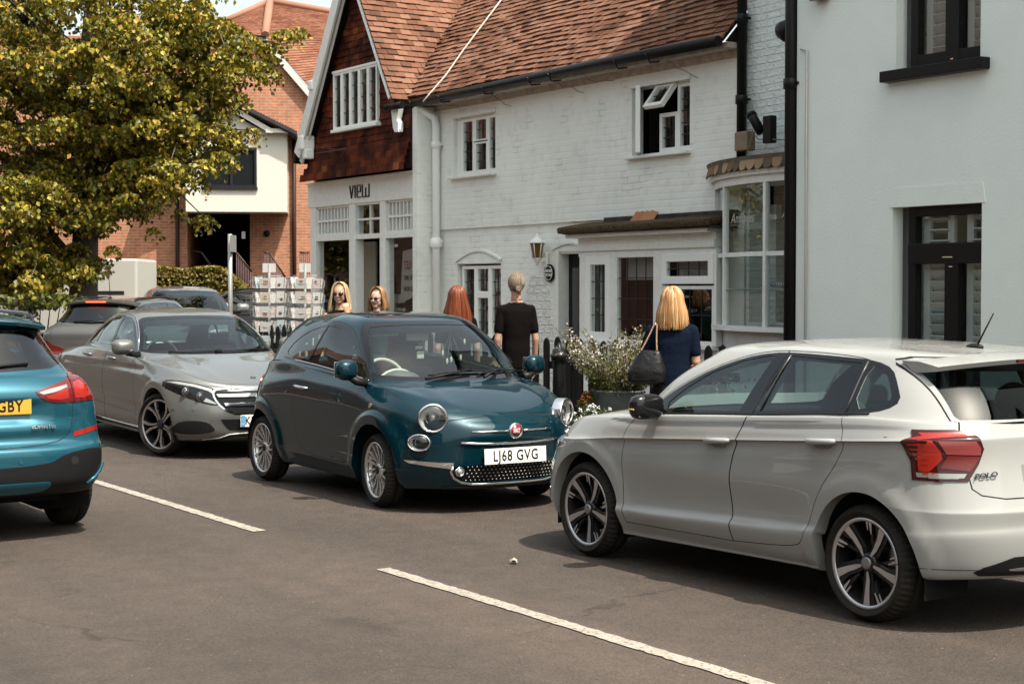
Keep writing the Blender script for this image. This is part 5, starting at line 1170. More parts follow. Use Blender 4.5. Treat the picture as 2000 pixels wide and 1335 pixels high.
    # mirrors
    for sd in (1, -1):
        mb = MB(); m = Matrix.Translation((X(1.59), sd*.955, 1.035)); mb = shell((X(1.59), sd*.955, 1.035), .072, .118, .078, slant=.25); mb.tube([(X(1.54), sd*.79, .985), (X(1.57), sd*.90, .99)], [.035,.03], 10)
        mo = mb.build('mirror', GLO(), root); mo['label'] = 'black door mirror'
        mb = MB(); mb.box(X(1.625)-.02, X(1.625)-.006, sd*.87, sd*1.04, .975, 1.09, bev=.004); mb.build('mirror_glass', CHR(), mo)
        mb = MB(); mb.tube([(X(1.545), sd*1.02, 1.02), (X(1.58), sd*1.073, 1.022), (X(1.63), sd*1.074, 1.024)], .006, 6); mb.build('indicator', P('lamp_amber', (.5,.32,.12), .25, coat=1), mo)
        car.strip(xz([(1.52,.988),(1.95,1.008),(2.35,1.03),(3.10,1.077),(3.30,1.093)]), 'y', sd, 'window_moulding', BLK(), root, .006, .002)
        for u0, u1, z0, z1 in ((2.46,2.565,1.055,1.375), (3.135,3.14,1.095,1.36)):
            car.strip([(X(u0+(u1-u0)*t), z0+(z1-z0)*t) for t in (0,.25,.5,.75,1)], 'y', sd, 'window_divider', P('divider_trim', (.10,.10,.10), .3, .3), root, .005, .002)
    mb = MB(); c, nn = car.cast(X(3.33), 0, 'z', 1); mb.sphere((c.x, 0, c.z+.002), .045, 14, 8, (1.3,.7,.45)); mb.tube([(c.x-.01,0,c.z), (c.x-.13,0,c.z+.19)], [.006,.0035], 8); mb.build('aerial', BLK(), root)
    body = car.finish('body', white, root, lip=.08, lipmat=white, liner=(INT(), .45, -1.9, 1.1))
    for cx in (.80, 3.34):
        for sd in (1, -1):
            wheel_well(root, X(cx), .80, sd, (.385, .31), .32, WELL())
            wheel('wheel', root, (X(cx), sd*.755, .31), sd, .312, .195, .236, 'polo', spin=.35 if cx < 1 else .30)
    mb = MB(); mb.box(X(3.6), X(.2), -.50, .50, .22, .30); mb.box(X(2.95), X(1.2), -.78, .78, .21, .26); mb.build('floor_pan', WELL(), root)
    for y in (-.36, .36): seat(root, X(2.25), y, INT(), .56, rest=INT())
    mb = MB(); mb.box(X(3.25), X(2.75), -.62, .62, .35, .52, bev=.05); mb.box(X(3.36), X(3.22), -.62, .62, .45, 1.02, bev=.05); so = mb.build('rear_bench', INT(), root)
    for y in (-.36, .36):
        mb = MB(); mb.sphere((X(3.29), y, 1.13), .13, 16, 10, (.5,1,.75)); mb.build('headrest', INT(), so)
    mb = MB(); mb.box(X(1.60), X(1.05), -.70, .70, .60, .97, bev=.06); mb.build('dashboard', INT(), root)
    steering_wheel(root, X(1.85), -.36, .90, INT())
    return root
# ------------------------------------------------------------------ dark teal city car (faces us, +X; we see its right side, local -y)
def make_fiat():
    L = 3.60; CY = 6.96
    root = empty('city_car', (-10.83 - L/2, CY, 0), 0, 'small dark teal three-door city car with round headlights and cream interior', 'car', 'cars parked along the kerb')
    Rg = [
        line_ring(.20, 3.42, [(0,.2),(3.6,.24)]),
        ring(.16,.62,2.2, 3.0,3.46,2.2, .62, [(0,.19),(1.2,.18),(3.3,.2),(3.6,.24)]),
        ring(.085,.62,2.3, 3.0,3.52,2.3, [(.5,.76),(1.2,.745),(2.6,.745),(3.2,.77)], [(0,.195),(1.2,.190),(2.4,.21),(3.3,.23),(3.6,.25)]),
        ring(.035,.62,2.3, 3.0,3.56,2.3, [(.5,.80),(1.2,.785),(2.6,.785),(3.2,.80)], [(0,.26),(1.2,.262),(3.6,.32)]),
        ring(.005,.64,2.3, 3.0,3.59,2.3, [(.5,.822),(1.2,.806),(2.6,.806),(3.2,.822)], [(0,.36),(1.14,.31),(2.1,.325),(3.6,.42)]),
        ring(.0,.66,2.3, 2.98,3.60,2.3, [(.5,.828),(1.2,.800),(2.6,.806),(3.2,.830)], [(0,.46),(1.2,.38),(2.2,.41),(3.6,.52)]),
        ring(.0,.68,2.3, 2.96,3.585,2.3, [(.5,.828),(1.2,.818),(2.6,.822),(3.2,.828)], [(0,.56),(1.2,.58),(2.2,.60),(3.6,.64)]),
        ring(.012,.70,2.25, 2.94,3.57,2.3, [(.5,.825),(1.2,.828),(2.6,.830),(3.2,.822)], [(0,.645),(.5,.70),(1.2,.74),(2.2,.77),(3.6,.74)]),
        ring(.038,.72,2.2, 2.92,3.55,2.3, [(.5,.812),(1.2,.822),(2.6,.824),(3.2,.81)], [(0,.71),(.5,.775),(1.2,.845),(2.4,.885),(3.6,.83)], zf=.705),
        ring(.075,.74,2.15, 2.90,3.52,2.3, [(.6,.780),(1.2,.806),(2.5,.808),(3.0,.785)], [(0,.755),(.5,.830),(.9,.885),(1.4,.925),(2.3,.965),(3.5,.93)], zf=.748),
        ring(.105,.78,2.1, 2.88,3.49,2.3, [(.7,.752),(1.2,.786),(2.5,.790),(3.0,.760)], [(0,.78),(.5,.862),(.9,.925),(1.3,.965),(2.3,1.01),(3.5,.98)], zf=.772),
        ring(.17,.86,2.1, 2.86,3.455,2.3, [(.8,.728),(1.2,.762),(2.5,.768),(3.0,.735)], [(.1,.815),(.45,.89),(.8,.948),(1.1,.985),(1.6,1.02),(2.0,1.06),(2.7,1.10),(3.5,1.05)], zf=.808),
        ring(.80,1.12,2.3, 2.84,3.40,2.3, [(1.1,.715),(1.6,.738),(2.5,.740),(3.0,.70)], [(.8,1.02),(1.12,1.0),(1.5,1.045),(2.0,1.09),(2.7,1.135),(3.4,1.10)], zf=1.02),
        ring(1.03,1.28,2.4, 2.78,3.28,2.3, [(1.2,.675),(1.8,.700),(2.5,.700),(2.9,.655)], [(1.0,1.18),(1.3,1.20),(2,1.25),(3.3,1.25)], zf=1.20),
        ring(1.28,1.50,2.5, 2.66,3.11,2.3, [(1.5,.610),(2.0,.635),(2.5,.625),(2.8,.60)], [(1.2,1.36),(1.5,1.375),(2,1.41),(2.6,1.38),(3.1,1.38)], zf=1.38),
        ring(1.42,1.66,2.5, 2.55,3.02,2.3, [(1.6,.560),(2.0,.585),(2.4,.575),(2.7,.55)], [(1.4,1.45),(1.66,1.462),(2.0,1.483),(2.5,1.455),(3.0,1.435)], zf=1.457, zr=1.46),
        ring(1.50,1.76,2.5, 2.45,2.94,2.3, [(1.7,.500),(2.4,.515)], [(1.5,1.492),(2.0,1.522),(2.5,1.50),(3.0,1.475)], zf=1.492, zr=1.485),
        ring(1.68,1.90,2.4, 2.35,2.80,2.3, .36, [(1.7,1.532),(2.0,1.546),(2.4,1.540),(2.8,1.51)]),
        line_ring(1.82, 2.70, [(1.82,1.545),(2.1,1.558),(2.4,1.552),(2.7,1.53)]),
    ]
    h = [blend(Rg[11], Rg[12], t, .82, 1.0) for t in (.3, .65)]
    Rg = Rg[:12] + h + Rg[12:]
    def disp(u, y, z):
        for cx, R in ((.83,.40),(3.05,.39)):
            d = np.hypot(u-cx, z-.30); y = y + np.where((y > .5) & (z < .85), .022*bump(d, R+.035, R+.09), 0)
        # raised bow of the nose between the lamps
        f = (u < .25) & (z > .50) & (z < .74)
        q = np.clip(1 - (y/.52)**4, 0, 1) * np.clip(1 - ((z-.625)/.095)**2, 0, 1)
        u = u - np.where(f, .022*q, 0)
        # two soft creases on the bonnet
        g = (z > .80) & (u < 1.0); ln = .30 + .12*np.clip(u, 0, 1)
        z = z + np.where(g, .007*bump(np.abs(y - ln - .10), .0, .10), 0)
        return u, y, z
    car = Car(L, Rg, disp, 10, 8, root); X = lambda u: L/2 - u
    teal = car_paint('teal_paint', (.001,.027,.041), .3, .34); car.mi(teal)
    glass = GLASS('city_car_glass', (.72,.80,.78)); cream = P('cream_trim', (.52,.49,.41), .6); ivory = P('ivory_plastic', (.62,.60,.52), .45); grey = P('grey_cloth', (.11,.12,.13), .85)
    def xz(pts): return [(X(u), z) for u, z in pts]
    for cx, R in ((.83,.372),(3.05,.360)):
        for sd in (1, -1): car.kill(car.cut(arch_poly(X(cx), .30, R, .0), 'y', sd, -2, dmin=.38))
    top = [(2.80,1.16),(2.68,1.27),(2.48,1.375),(2.27,1.435),(2.03,1.458),(1.80,1.443),(1.60,1.39),(1.44,1.30),(1.31,1.185)]
    bot = [(1.13,1.018),(1.35,1.045),(1.70,1.08),(2.0,1.108),(2.4,1.135),(2.70,1.152)]
    dlo = smooth_poly(xz(bot + top), 1); dlo_o = inset(dlo, -.012)
    p1 = smooth_poly(xz([(1.21,1.050),(1.70,1.098),(2.17,1.135),(2.10,1.28),(2.03,1.435),(1.83,1.422),(1.63,1.37),(1.48,1.285),(1.36,1.185)]), 1, (0,2,4))
    p2 = smooth_poly(xz([(2.205,1.138),(2.45,1.152),(2.72,1.168),(2.63,1.265),(2.45,1.358),(2.25,1.413),(2.065,1.435),(2.13,1.28)]), 1, (0,6))
    dr = smooth_poly(xz([(1.245,.302),(1.235,.38),(1.222,.52),(1.10,.74),(1.00,.90),(.97,1.0),(1.10,1.035),(1.29,1.195),(1.42,1.315),(1.58,1.41),(1.80,1.467),(2.03,1.478),(2.11,1.30),(2.19,1.12),(2.20,.934),(2.31,.838),(2.334,.625),(2.30,.476),(2.213,.37),(2.007,.320)]), 2, (11,))
    for sd in (1, -1):
        car.paint(car.cut(dlo_o, 'y', sd, -.05, dmin=.3), GLO())
        g = [car.take(car.cut(p, 'y', sd, -.05, dmin=.3), 'side_window', root, mat=glass, off=-.004) for p in (p1, p2)]
        d = door(car, dr, sd, root); g[0].parent = d
        mb = MB(); yy = car.cast(X(2.17), .905, 'y', sd)[0].y
        mb.tube([(X(2.05), yy-sd*.006, .897), (X(2.09), yy+sd*.024, .899), (X(2.17), yy+sd*.032, .904), (X(2.26), yy+sd*.024, .909), (X(2.30), yy-sd*.006, .911)], [.010,.013,.014,.013,.010], 10); mb.build('handle', CHR(), d)
        car.strip(xz([(1.10,1.005),(1.35,1.033),(1.70,1.068),(2.0,1.095),(2.4,1.122),(2.72,1.142)]), 'y', sd, 'window_moulding', CHR(), root, .006, .002)
        patch(car, circ(X(.881), .815, .021, 16), 'y', sd, 'side_indicator', LAMPC(), root, .006)
        mb = shell((X(1.10), sd*.915, 1.095), .065, .098, .085, .78, slant=.15)
        mo = mb.build('mirror', teal, root); mb = MB(); mb.tube([(X(1.06), sd*.755, .99), (X(1.08), sd*.84, 1.0), (X(1.09), sd*.90, 1.04)], [.04,.032,.03], 10); mb.build('mirror_arm', BLK(), mo)
        mb = MB(); mb.box(X(1.18), X(1.165), sd*.84, sd*.995, 1.03, 1.16, bev=.004); mb.build('mirror_glass', CHR(), mo)
    ws = smooth_poly([(-.735,1.035),(-.70,1.14),(-.62,1.33),(-.555,1.435),(-.50,1.462),(0,1.475),(.50,1.462),(.555,1.435),(.62,1.33),(.70,1.14),(.735,1.035),(.4,1.012),(0,1.005),(-.4,1.012)], 1)
    f = car.cut(inset(ws, -.012), 'x', 1, .10, dmin=X(1.7)); car.paint(f, GLO())
    wf = car.cut(inset(ws, .022), 'x', 1, .10, dmin=X(1.7)); wso = car.take(wf, 'windscreen', root, mat=glass, off=-.003)
    rg = [(-.58,1.12),(-.55,1.30),(-.46,1.43),(0,1.445),(.46,1.43),(.55,1.30),(.58,1.12),(0,1.11)]
    rf = car.cut(rg, 'x', -1, .02, dmin=-X(2.9)); car.take(rf, 'rear_window', root, mat=glass, off=-.002)
    # bonnet lid
    bp = [(.0,.742),(-.35,.745),(-.50,.760)]; 
    bl = smooth_poly([(X(.085),-.0),(X(.10),-.36),(X(.17),-.56),(X(.30),-.70),(X(.60),-.735),(X(.86),-.73),(X(.98),-.72),(X(.86),-.55),(X(.795),-.25),(X(.785),0),(X(.795),.25),(X(.86),.55),(X(.98),.72),(X(.86),.73),(X(.60),.735),(X(.30),.70),(X(.17),.56),(X(.10),.36)], 1)
    al = car.cut(bl, 'z', 1, .30, dmin=.5); bi = set(car.cut(inset(bl, GAP*2), 'z', 1, .30, dmin=.5))
    car.paint([q for q in car.cut(bl, 'z', 1, .30, dmin=.5) if q not in bi], SEAL()); bon = car.take(list(bi), 'bonnet', root)
    rf2 = smooth_poly([(X(1.78),-.40),(X(1.74),0),(X(1.78),.40),(X(2.40),.40),(X(2.42),0),(X(2.40),-.40)], 1)
    sr = car.cut(rf2, 'z', 1, .5, dmin=1.3); car.take(sr, 'sunroof', root, mat=P('sunroof_glass', (.02,.012,.012), .06, coat=1), off=.001)
    # lamps
    for sd in (1, -1):
        for nm, cy, cz, ry, rz, lim in (('headlight', .612, .742, .108, .104, .2), ('running_light', .705, .560, .082, .062, .2)):
            el = circ(sd*cy, cz, ry, 28, ry=rz)
            loc, nn = car.cast(sd*cy, cz, 'x', 1)
            nn = (nn*.55 + (Vector((.90, sd*.26, .30)) if nm == 'headlight' else Vector((.90, sd*.40, -.02)))*.45).normalized(); loc = loc + nn*(.022 if nm == 'headlight' else .012)
            M = frame(loc, nn.cross(Vector((0,0,1))).normalized()*-1, (0,0,1)); 
            if M.col[2].xyz.dot(nn) < 0: M = M @ Matrix.Diagonal((-1,1,-1,1))
            sy = (ry if nm == 'headlight' else ry*1.05); sz = rz
            Ms = M @ Matrix.Diagonal((sy, sz, 1, 1))
            mb = MB(); mb.lathe([(1.10, -.06), (1.10, .012), (1.06, .024), (.96, .026), (.92, .014), (.90, -.03)], 40, Ms); hl = mb.build(nm, CHR(), root)
            if nm == 'headlight': hl['label'] = 'round chrome-ringed headlight'
            mb = MB(); mb.lathe([(.93, -.0), (.84, -.022), (.82,-.018), (.66, -.036), (.64,-.032), (.4, -.046), (.0, -.05)], 36, Ms); mb.build('reflector', P('reflector_silver', (.80,.80,.77), .5, .1), hl)
            mb = MB(); 
            if nm == 'headlight':
                mb.sphere((0,0,-.045), .036, 18, 10, M=M); mb.lathe([(.052,-.04),(.060,-.018),(.052,-.016)], 28, M); 
            else: mb.lathe([(.026,-.05),(.040,-.02),(.034,-.018)], 24, M); mb.sphere((0,0,-.035), .02, 12, 8, M=M)
            mb.build('lens', P('lens_glass', (.45,.46,.46), .08, .5, coat=1), hl)
            mb = MB(); pr = [(1.0, .008)] + [(math.cos(math.radians(a)), .008 + .035*math.sin(math.radians(a))) for a in (15,30,45,60,75,90)]; mb.lathe([(.98*r, h_) for r, h_ in pr], 36, Ms); mb.build('lamp_glass', GLASS('lamp_cover', (.86,.86,.86)), hl)
        loc, nn = car.cast(sd*.52, .345, 'x', 1)
    # nose trim
    car.strip([(y, .641-.0*y) for y in (.36,.28,.2,.12,.07)], 'x', 1, 'nose_bar', CHR(), root, .0085, .006)
    car.strip([(-y, .641) for y in (.37,.28,.2,.12,.07)], 'x', 1, 'nose_bar', CHR(), root, .0085, .006)
    car.strip([(y, .547+.012*(abs(y)/.45)**3) for y in np.linspace(-.45, .45, 15)], 'x', 1, 'nose_bar', CHR(), root, .010, .003)
    loc, nn = car.cast(0, .640, 'x', 1); M = frame(loc + nn*.004, (0,1,0), (0,0,1))
    mb = MB(); mb.lathe([(.062,-.01),(.062,.008),(.054,.014),(.047,.010)], 36, M); bd = mb.build('badge', CHR(), root)
    mb = MB(); mb.lathe([(.0475,-.0),(.0475,.011),(0,.012)], 32, M); mb.build('badge_disc', P('badge_red', (.35,.015,.03), .25, coat=1), bd)
    text_mesh('badge_lettering', 'FIAT', .046, P('badge_letters', (.75,.72,.72), .3), bd, M @ Matrix.Translation((0,0,.0135)), .001, .0022, sx=.72, spacing=.9)
    # lower intake with its studded mesh, whiskers, plate
    gp = smooth_poly([(-.50,.385),(-.52,.33),(-.46,.262),(-.36,.243),(.36,.243),(.46,.262),(.52,.33),(.50,.385)], 1)
    gf = car.cut(gp, 'x', 1, .15, dmin=X(.7)); go = car.take(gf, 'lower_grille', root, mat=BLK(), off=-.015, remove=False); car.paint(gf, SEAL()); car.kill(gf)
    mb = MB()
    for r in range(5):
        for c_ in range(-12, 13):
            y = c_*.036 + (r % 2)*.018; z = .262 + r*.027
            if abs(y) > .40: continue
            loc, nn = car.cast(y, z, 'x', 1); mb.sphere(loc - nn*.004, .0062, 6, 4, (.9,1.25,.8))
    mb.build('grille_studs', P('stud_metal', (.45,.44,.42), .3, .8), go)
    for sd in (1, -1):
        loc, nn = car.cast(sd*.455, .335, 'x', 1); M = frame(loc + Vector((.004,0,0)), (0,1,0), (0,0,1)); mb = MB(); mb.lathe([(.037,-.02),(.039,.006),(.033,.012),(.027,.006),(.026,-.01)], 28, M)
        fl = mb.build('fog_light', CHR(), root); mb = MB(); mb.sphere((0,0,0), .024, 16, 8, (1,1,.6), M=M); mb.build('lens', P('lens_glass', (.45,.46,.46), .08, .5, coat=1), fl)
    wh = lambda sd: [(sd*.50,.405),(sd*.60,.408),(sd*.72,.416),(sd*.785,.420),(sd*.76,.398),(sd*.66,.378),(sd*.54,.362),(sd*.505,.352)]
    for sd in (1, -1): patch(car, wh(sd) if sd < 0 else wh(sd)[::-1], 'x', 1, 'bumper_whisker', CHR(), root, .012, lip=.012)
    pts = [(-.505,.378),(-.518,.335),(-.49,.285),(-.43,.248),(-.34,.232)] + [(y,.230) for y in np.linspace(-.26,.26,7)] + [(.34,.232),(.43,.248),(.49,.285),(.518,.335),(.505,.378)]
    car.strip(pts, 'x', 1, 'bumper_bar', CHR(), root, .0115, .004)
    pc, nn = car.cast(0, .445, 'x', 1)
    plate(root, (pc.x+.006, 0, .447), (0,1,0), (-.05,0,1), .575, .122, 'LJ68 GVG', P('plate_white', (.72,.71,.66), .35))
    car.strip([(y,.205) for y in np.linspace(-.55,.55,9)], 'x', 1, 'splitter', BLK(), root, .018, 0)
    # tail lamps
    for sd in (1, -1):
        f = car.cut(circ(sd*.68, .83, .09, 20, ry=.13), 'x', -1, .1, dmin=-X(3.0)); car.take(f, 'tail_light', root, mat=LAMPR(), off=.01, lip=.02)
    # wipers
    mb = MB()
    def wip(y0, y1, lift):
        P3 = []
        for k in range(9):
            y = y0 + (y1-y0)*k/8; z = 1.035 + lift*math.sin(k/8*PI)*.5 + lift*k/8*.4; loc, nn = car.cast(y, z, 'x', 1); P3.append(loc + nn*.014)
        return P3
    mb.tube(wip(-.30,.36,.035), .0075, 6); mb.tube(wip(.16,.64,.03), .0075, 6)
    b0 = car.cast(-.36, 1.01, 'x', 1)[0]; b1 = car.cast(.18, 1.01, 'x', 1)[0]
    mb.tube([b0+Vector((.03,0,.012)), wip(-.30,.36,.035)[5]+Vector((.01,0,.012))], [.012,.007], 6); mb.tube([b1+Vector((.03,0,.012)), wip(.16,.64,.03)[4]+Vector((.01,0,.012))], [.012,.007], 6); mb.build('wiper', BLK(), root)
    body = car.finish('body', teal, root, lip=.08, lipmat=teal, liner=(grey, .45, -1.7, .85))
    for cx, R in ((.83,.372),(3.05,.360)):
        for sd in (1, -1):
            wheel_well(root, X(cx), .79, sd, (R, .30), .36, WELL()); wheel('wheel', root, (X(cx), sd*(.715), .298), sd, .298, .19, .222, 'fiat', spin=.1 if cx < 1 else .4, steer=(-.10 if cx < 1 else 0))
    mb = MB(); mb.box(X(3.4), X(.25), -.5, .5, .17, .28); mb.box(X(2.65), X(1.22), -.70, .70, .20, .25); mb.build('floor_pan', WELL(), root)
    # interior: dash, wheel, seats, visor, mirror with its hanging things
    mb = MB(); mb.box(X(1.42), X(.98), -.66, .66, .60, .975, bev=.05); mb.build('dashboard', P('grey_dash', (.10,.105,.11), .6), root)
    mb = MB(); mb.sphere((X(1.20), -.36, .95), .20, 20, 10, (.8,1,.62)); bh = mb.build('binnacle', P('grey_dash', (.10,.105,.11), .6), root)
    mb = MB(); n = 20; mb.tube([(X(1.27), -.36 + .19*math.cos(PI*k/n), .93 + .145*math.sin(PI*k/n)) for k in range(n+1)], .014, 8); mb.build('binnacle_rim', ivory, bh)
    steering_wheel(root, X(1.48), -.36, .98, ivory, .19, .42)
    for sd in (1, -1):
        so = seat(root, X(1.98), sd*.34, cream if sd < 0 else grey, .60, rest=P('headrest_taupe', (.20,.17,.16), .7), z=.32)
    mb = MB(); mb.box(X(2.75), X(2.40), -.55, .55, .40, .60, bev=.05); mb.box(X(2.88), X(2.70), -.55, .55, .5, 1.10, bev=.05); mb.build('rear_bench', cream, root)
    mb = MB(); mb.box(X(1.66), X(1.60), -.50, -.16, 1.352, 1.405, bev=.012); mb.build('sun_visor', ivory, root)
    mb = MB(); mb.box(X(1.60), X(1.565), -.10, .12, 1.305, 1.385, bev=.018); mb.box(X(1.60), X(1.58), -.012, .03, 1.37, 1.43); mr = mb.build('rear_view_mirror', ivory, root)
    mb = MB(); mb.box(X(1.56), X(1.54), -.015, .055, 1.15, 1.215, bev=.008); mb.tube([(X(1.56), .01, 1.30), (X(1.55), .02, 1.21)], .003, 5); mb.box(X(1.56), X(1.54), -.03, .045, 1.235, 1.26, bev=.004)
    mb.build('hanging_air_freshener', P('tag_white', (.6,.58,.5), .6), mr)
    rnd = random.Random(4)
    mb = MB(); P0 = Vector((X(1.50), .30, 1.37))
    for k in range(5):
        y = .20 + rnd.random()*.26; z = 1.10 + rnd.random()*.24; mb.tube([(X(1.5), .30, 1.39), (X(1.5), y, z)], .0015, 4); mb.sphere((X(1.5), y, z), .016, 8, 6, (.3,.8,1.7))
    mb.build('hanging_shells', P('tag_white', (.6,.58,.5), .6), root)
    mb = MB(); mb.sphere((X(2.0), -.35, 1.02), .20, 18, 12, (.7,1.1,.62)); mb.build('draped_cardigan', P('gold_knit', (.20,.13,.045), .9, bump=(90,.8), noise=(60,(.03,.02,.01),.06)), root)
    return root
# ------------------------------------------------------------------ silver saloon (faces us, +X)
def make_merc(name='saloon_car', far=False, label='silver four-door saloon with front wheels turned, parked behind the small teal car', paint=None, loc=(-15.70, 7.0), rz=0.0, mi=10, mk=8, X0=None):
    L = 4.72
    root = empty(name, (loc[0] - L/2, loc[1], 0), rz, label, 'car', None if far else 'cars parked along the kerb')
    Rg = [
        line_ring(.25, 4.5, [(0,.2),(4.7,.26)]),
        ring(.20,.70,2.3, 4.0,4.5,2.4, .70, [(0,.17),(1.2,.18),(4.7,.25)]),
        ring(.08,.68,2.3, 4.0,4.60,2.5, [(.5,.84),(1.4,.80),(3.2,.80),(4.0,.83)], [(0,.21),(.7,.21),(1.4,.21),(3,.24),(4.7,.30)]),
        ring(.03,.68,2.3, 4.0,4.66,2.5, [(.5,.865),(1.4,.845),(3.2,.845),(4.0,.86)], [(0,.27),(1.45,.262),(3,.30),(4.7,.36)]),
        ring(.015,.68,2.3, 4.0,4.70,2.5, [(.5,.885),(1.4,.868),(3.2,.872),(4.0,.885)], [(0,.36),(1.4,.36),(4.7,.50)]),
        ring(.0,.70,2.3, 4.0,4.70,2.5, [(.5,.898),(1.4,.880),(3.2,.885),(4.0,.900)], [(0,.46),(1.4,.50),(4.7,.64)]),
        ring(.015,.72,2.25, 4.0,4.69,2.5, [(.5,.900),(1.4,.895),(3.2,.900),(4.0,.902)], [(0,.58),(1.4,.66),(3,.68),(4.7,.76)]),
        ring(.035,.74,2.2, 3.95,4.67,2.5, [(.5,.888),(1.4,.898),(3.2,.902),(4.0,.892)], [(0,.66),(.6,.74),(1.4,.80),(3,.86),(4.7,.86)]),
        ring(.055,.76,2.15, 3.95,4.66,2.5, [(.6,.878),(1.4,.892),(3.2,.898),(4.0,.882)], [(0,.70),(.6,.79),(1.4,.865),(3,.93),(4.7,.93)], zf=.705),
        ring(.085,.80,2.1, 3.9,4.64,2.5, [(.7,.850),(1.4,.872),(3.2,.876),(4.0,.86)], [(0,.73),(.6,.83),(1.4,.93),(3,.985),(4.7,.985)], zf=.728),
        ring(.14,.90,2.1, 3.85,4.60,2.5, [(.9,.815),(1.5,.852),(3.2,.845),(3.9,.80)], [(0,.76),(.5,.85),(.9,.93),(1.4,.99),(2.3,1.055),(3.3,1.075),(4.0,1.03),(4.6,.995)], zf=.762),
        ring(1.22,1.58,2.3, 3.50,3.98,2.4, [(1.5,.80),(2.2,.805),(3.0,.80),(3.5,.74)], [(1.2,1.06),(1.58,1.03),(2.3,1.085),(3.2,1.11),(3.5,1.10),(4.0,1.06)], zf=1.065),
        ring(1.48,1.82,2.4, 3.35,3.78,2.4, [(1.8,.735),(2.3,.745),(3.0,.725),(3.3,.68)], [(1.4,1.2),(1.8,1.22),(2.3,1.27),(3.2,1.25),(3.8,1.20)], zf=1.21),
        ring(1.80,2.08,2.5, 3.1,3.42,2.4, [(2.0,.655),(2.4,.665),(2.8,.65),(3.1,.62)], [(1.8,1.37),(2.1,1.38),(2.5,1.415),(2.9,1.39),(3.4,1.36)], zf=1.375),
        ring(1.95,2.24,2.5, 2.95,3.30,2.4, [(2.2,.59),(2.5,.60),(3.0,.58)], [(1.9,1.435),(2.24,1.455),(2.5,1.47),(2.9,1.455),(3.3,1.42)], zf=1.437),
        ring(2.05,2.34,2.5, 2.85,3.20,2.4, .53, [(2.0,1.475),(2.5,1.505),(2.9,1.49),(3.2,1.46)], zf=1.475),
        ring(2.25,2.50,2.4, 2.75,3.05,2.4, .36, [(2.2,1.51),(2.5,1.53),(3.05,1.50)]),
        line_ring(2.4, 2.95, [(2.4,1.535),(2.7,1.54),(2.95,1.525)]),
    ]
    h = [blend(Rg[10], Rg[11], t, .80, .8) for t in (.3, .65)]
    Rg = Rg[:11] + h + Rg[11:]
    def disp(u, y, z):
        for cx in (.81, 3.65):
            d = np.hypot(u-cx, z-.33); y = y + np.where((y > .6) & (z < .9), .010*bump(d, .44, .50), 0)
        # flank creases: falling line below the handles, hollow low in the doors
        s_ = (u > 1.2) & (u < 3.9) & (y > .6)
        zl = .93 - .0*u + .03*(u-1.2)/2.4
        y = y - np.where(s_, .010*bump(np.abs(z - zl + .045), .0, .06), 0)
        zz = .46 + .05*(u-1.4); y = y - np.where(s_, .014*bump(np.abs(z-zz), .0, .11), 0)
        g = (z > .78) & (u < 1.3); ln = .34 + .20*np.clip(u, 0, 1.2)
        z = z + np.where(g, .010*bump(np.abs(y - ln), .0, .09), 0)
        return u, y, z
    car = Car(L, Rg, disp, mi, mk, root); X = lambda u: L/2 - u
    silver = paint or car_paint('silver_paint', (.25,.255,.245), .55, .33); car.mi(silver)
    glass = GLASS('saloon_glass', (.45,.56,.55))
    def xz(pts): return [(X(u), z) for u, z in pts]
    for cx in (.81, 3.65):
        for sd in (1, -1): car.kill(car.cut(arch_poly(X(cx), .335, .385, .0), 'y', sd, -2, dmin=.42))
    dlo = smooth_poly(xz([(1.60,1.045),(2.3,1.10),(3.0,1.125),(3.42,1.125),(3.38,1.17),(3.22,1.285),(3.02,1.375),(2.75,1.438),(2.45,1.455),(2.22,1.435),(2.0,1.36),(1.82,1.25),(1.70,1.15)]), 1)
    panes = [smooth_poly(xz([(1.73,1.075),(2.38,1.118),(2.40,1.27),(2.42,1.438),(2.22,1.418),(2.03,1.345),(1.86,1.24),(1.75,1.14)]), 1, (0,1,3)), xz([(2.47,1.125),(3.02,1.145),(3.00,1.25),(2.90,1.39),(2.72,1.428),(2.50,1.438)]), xz([(3.07,1.148),(3.33,1.148),(3.20,1.265),(3.03,1.348)])]
    d1 = smooth_poly(xz([(1.50,.265),(1.46,.50),(1.44,.80),(1.42,.90),(1.52,.99),(1.58,1.045),(1.68,1.155),(1.80,1.26),(1.98,1.37),(2.2,1.447),(2.45,1.47),(2.44,1.27),(2.43,1.08),(2.46,.90),(2.47,.6),(2.49,.30)]), 2, (0,10,15))
    d2 = smooth_poly(xz([(2.49,.30),(2.47,.6),(2.46,.90),(2.43,1.08),(2.44,1.27),(2.45,1.47),(2.75,1.452),(3.03,1.39),(3.24,1.30),(3.44,1.16),(3.46,1.10),(3.50,.95),(3.46,.80),(3.30,.70),(3.22,.5),(3.15,.33)]), 2, (0,5,15))
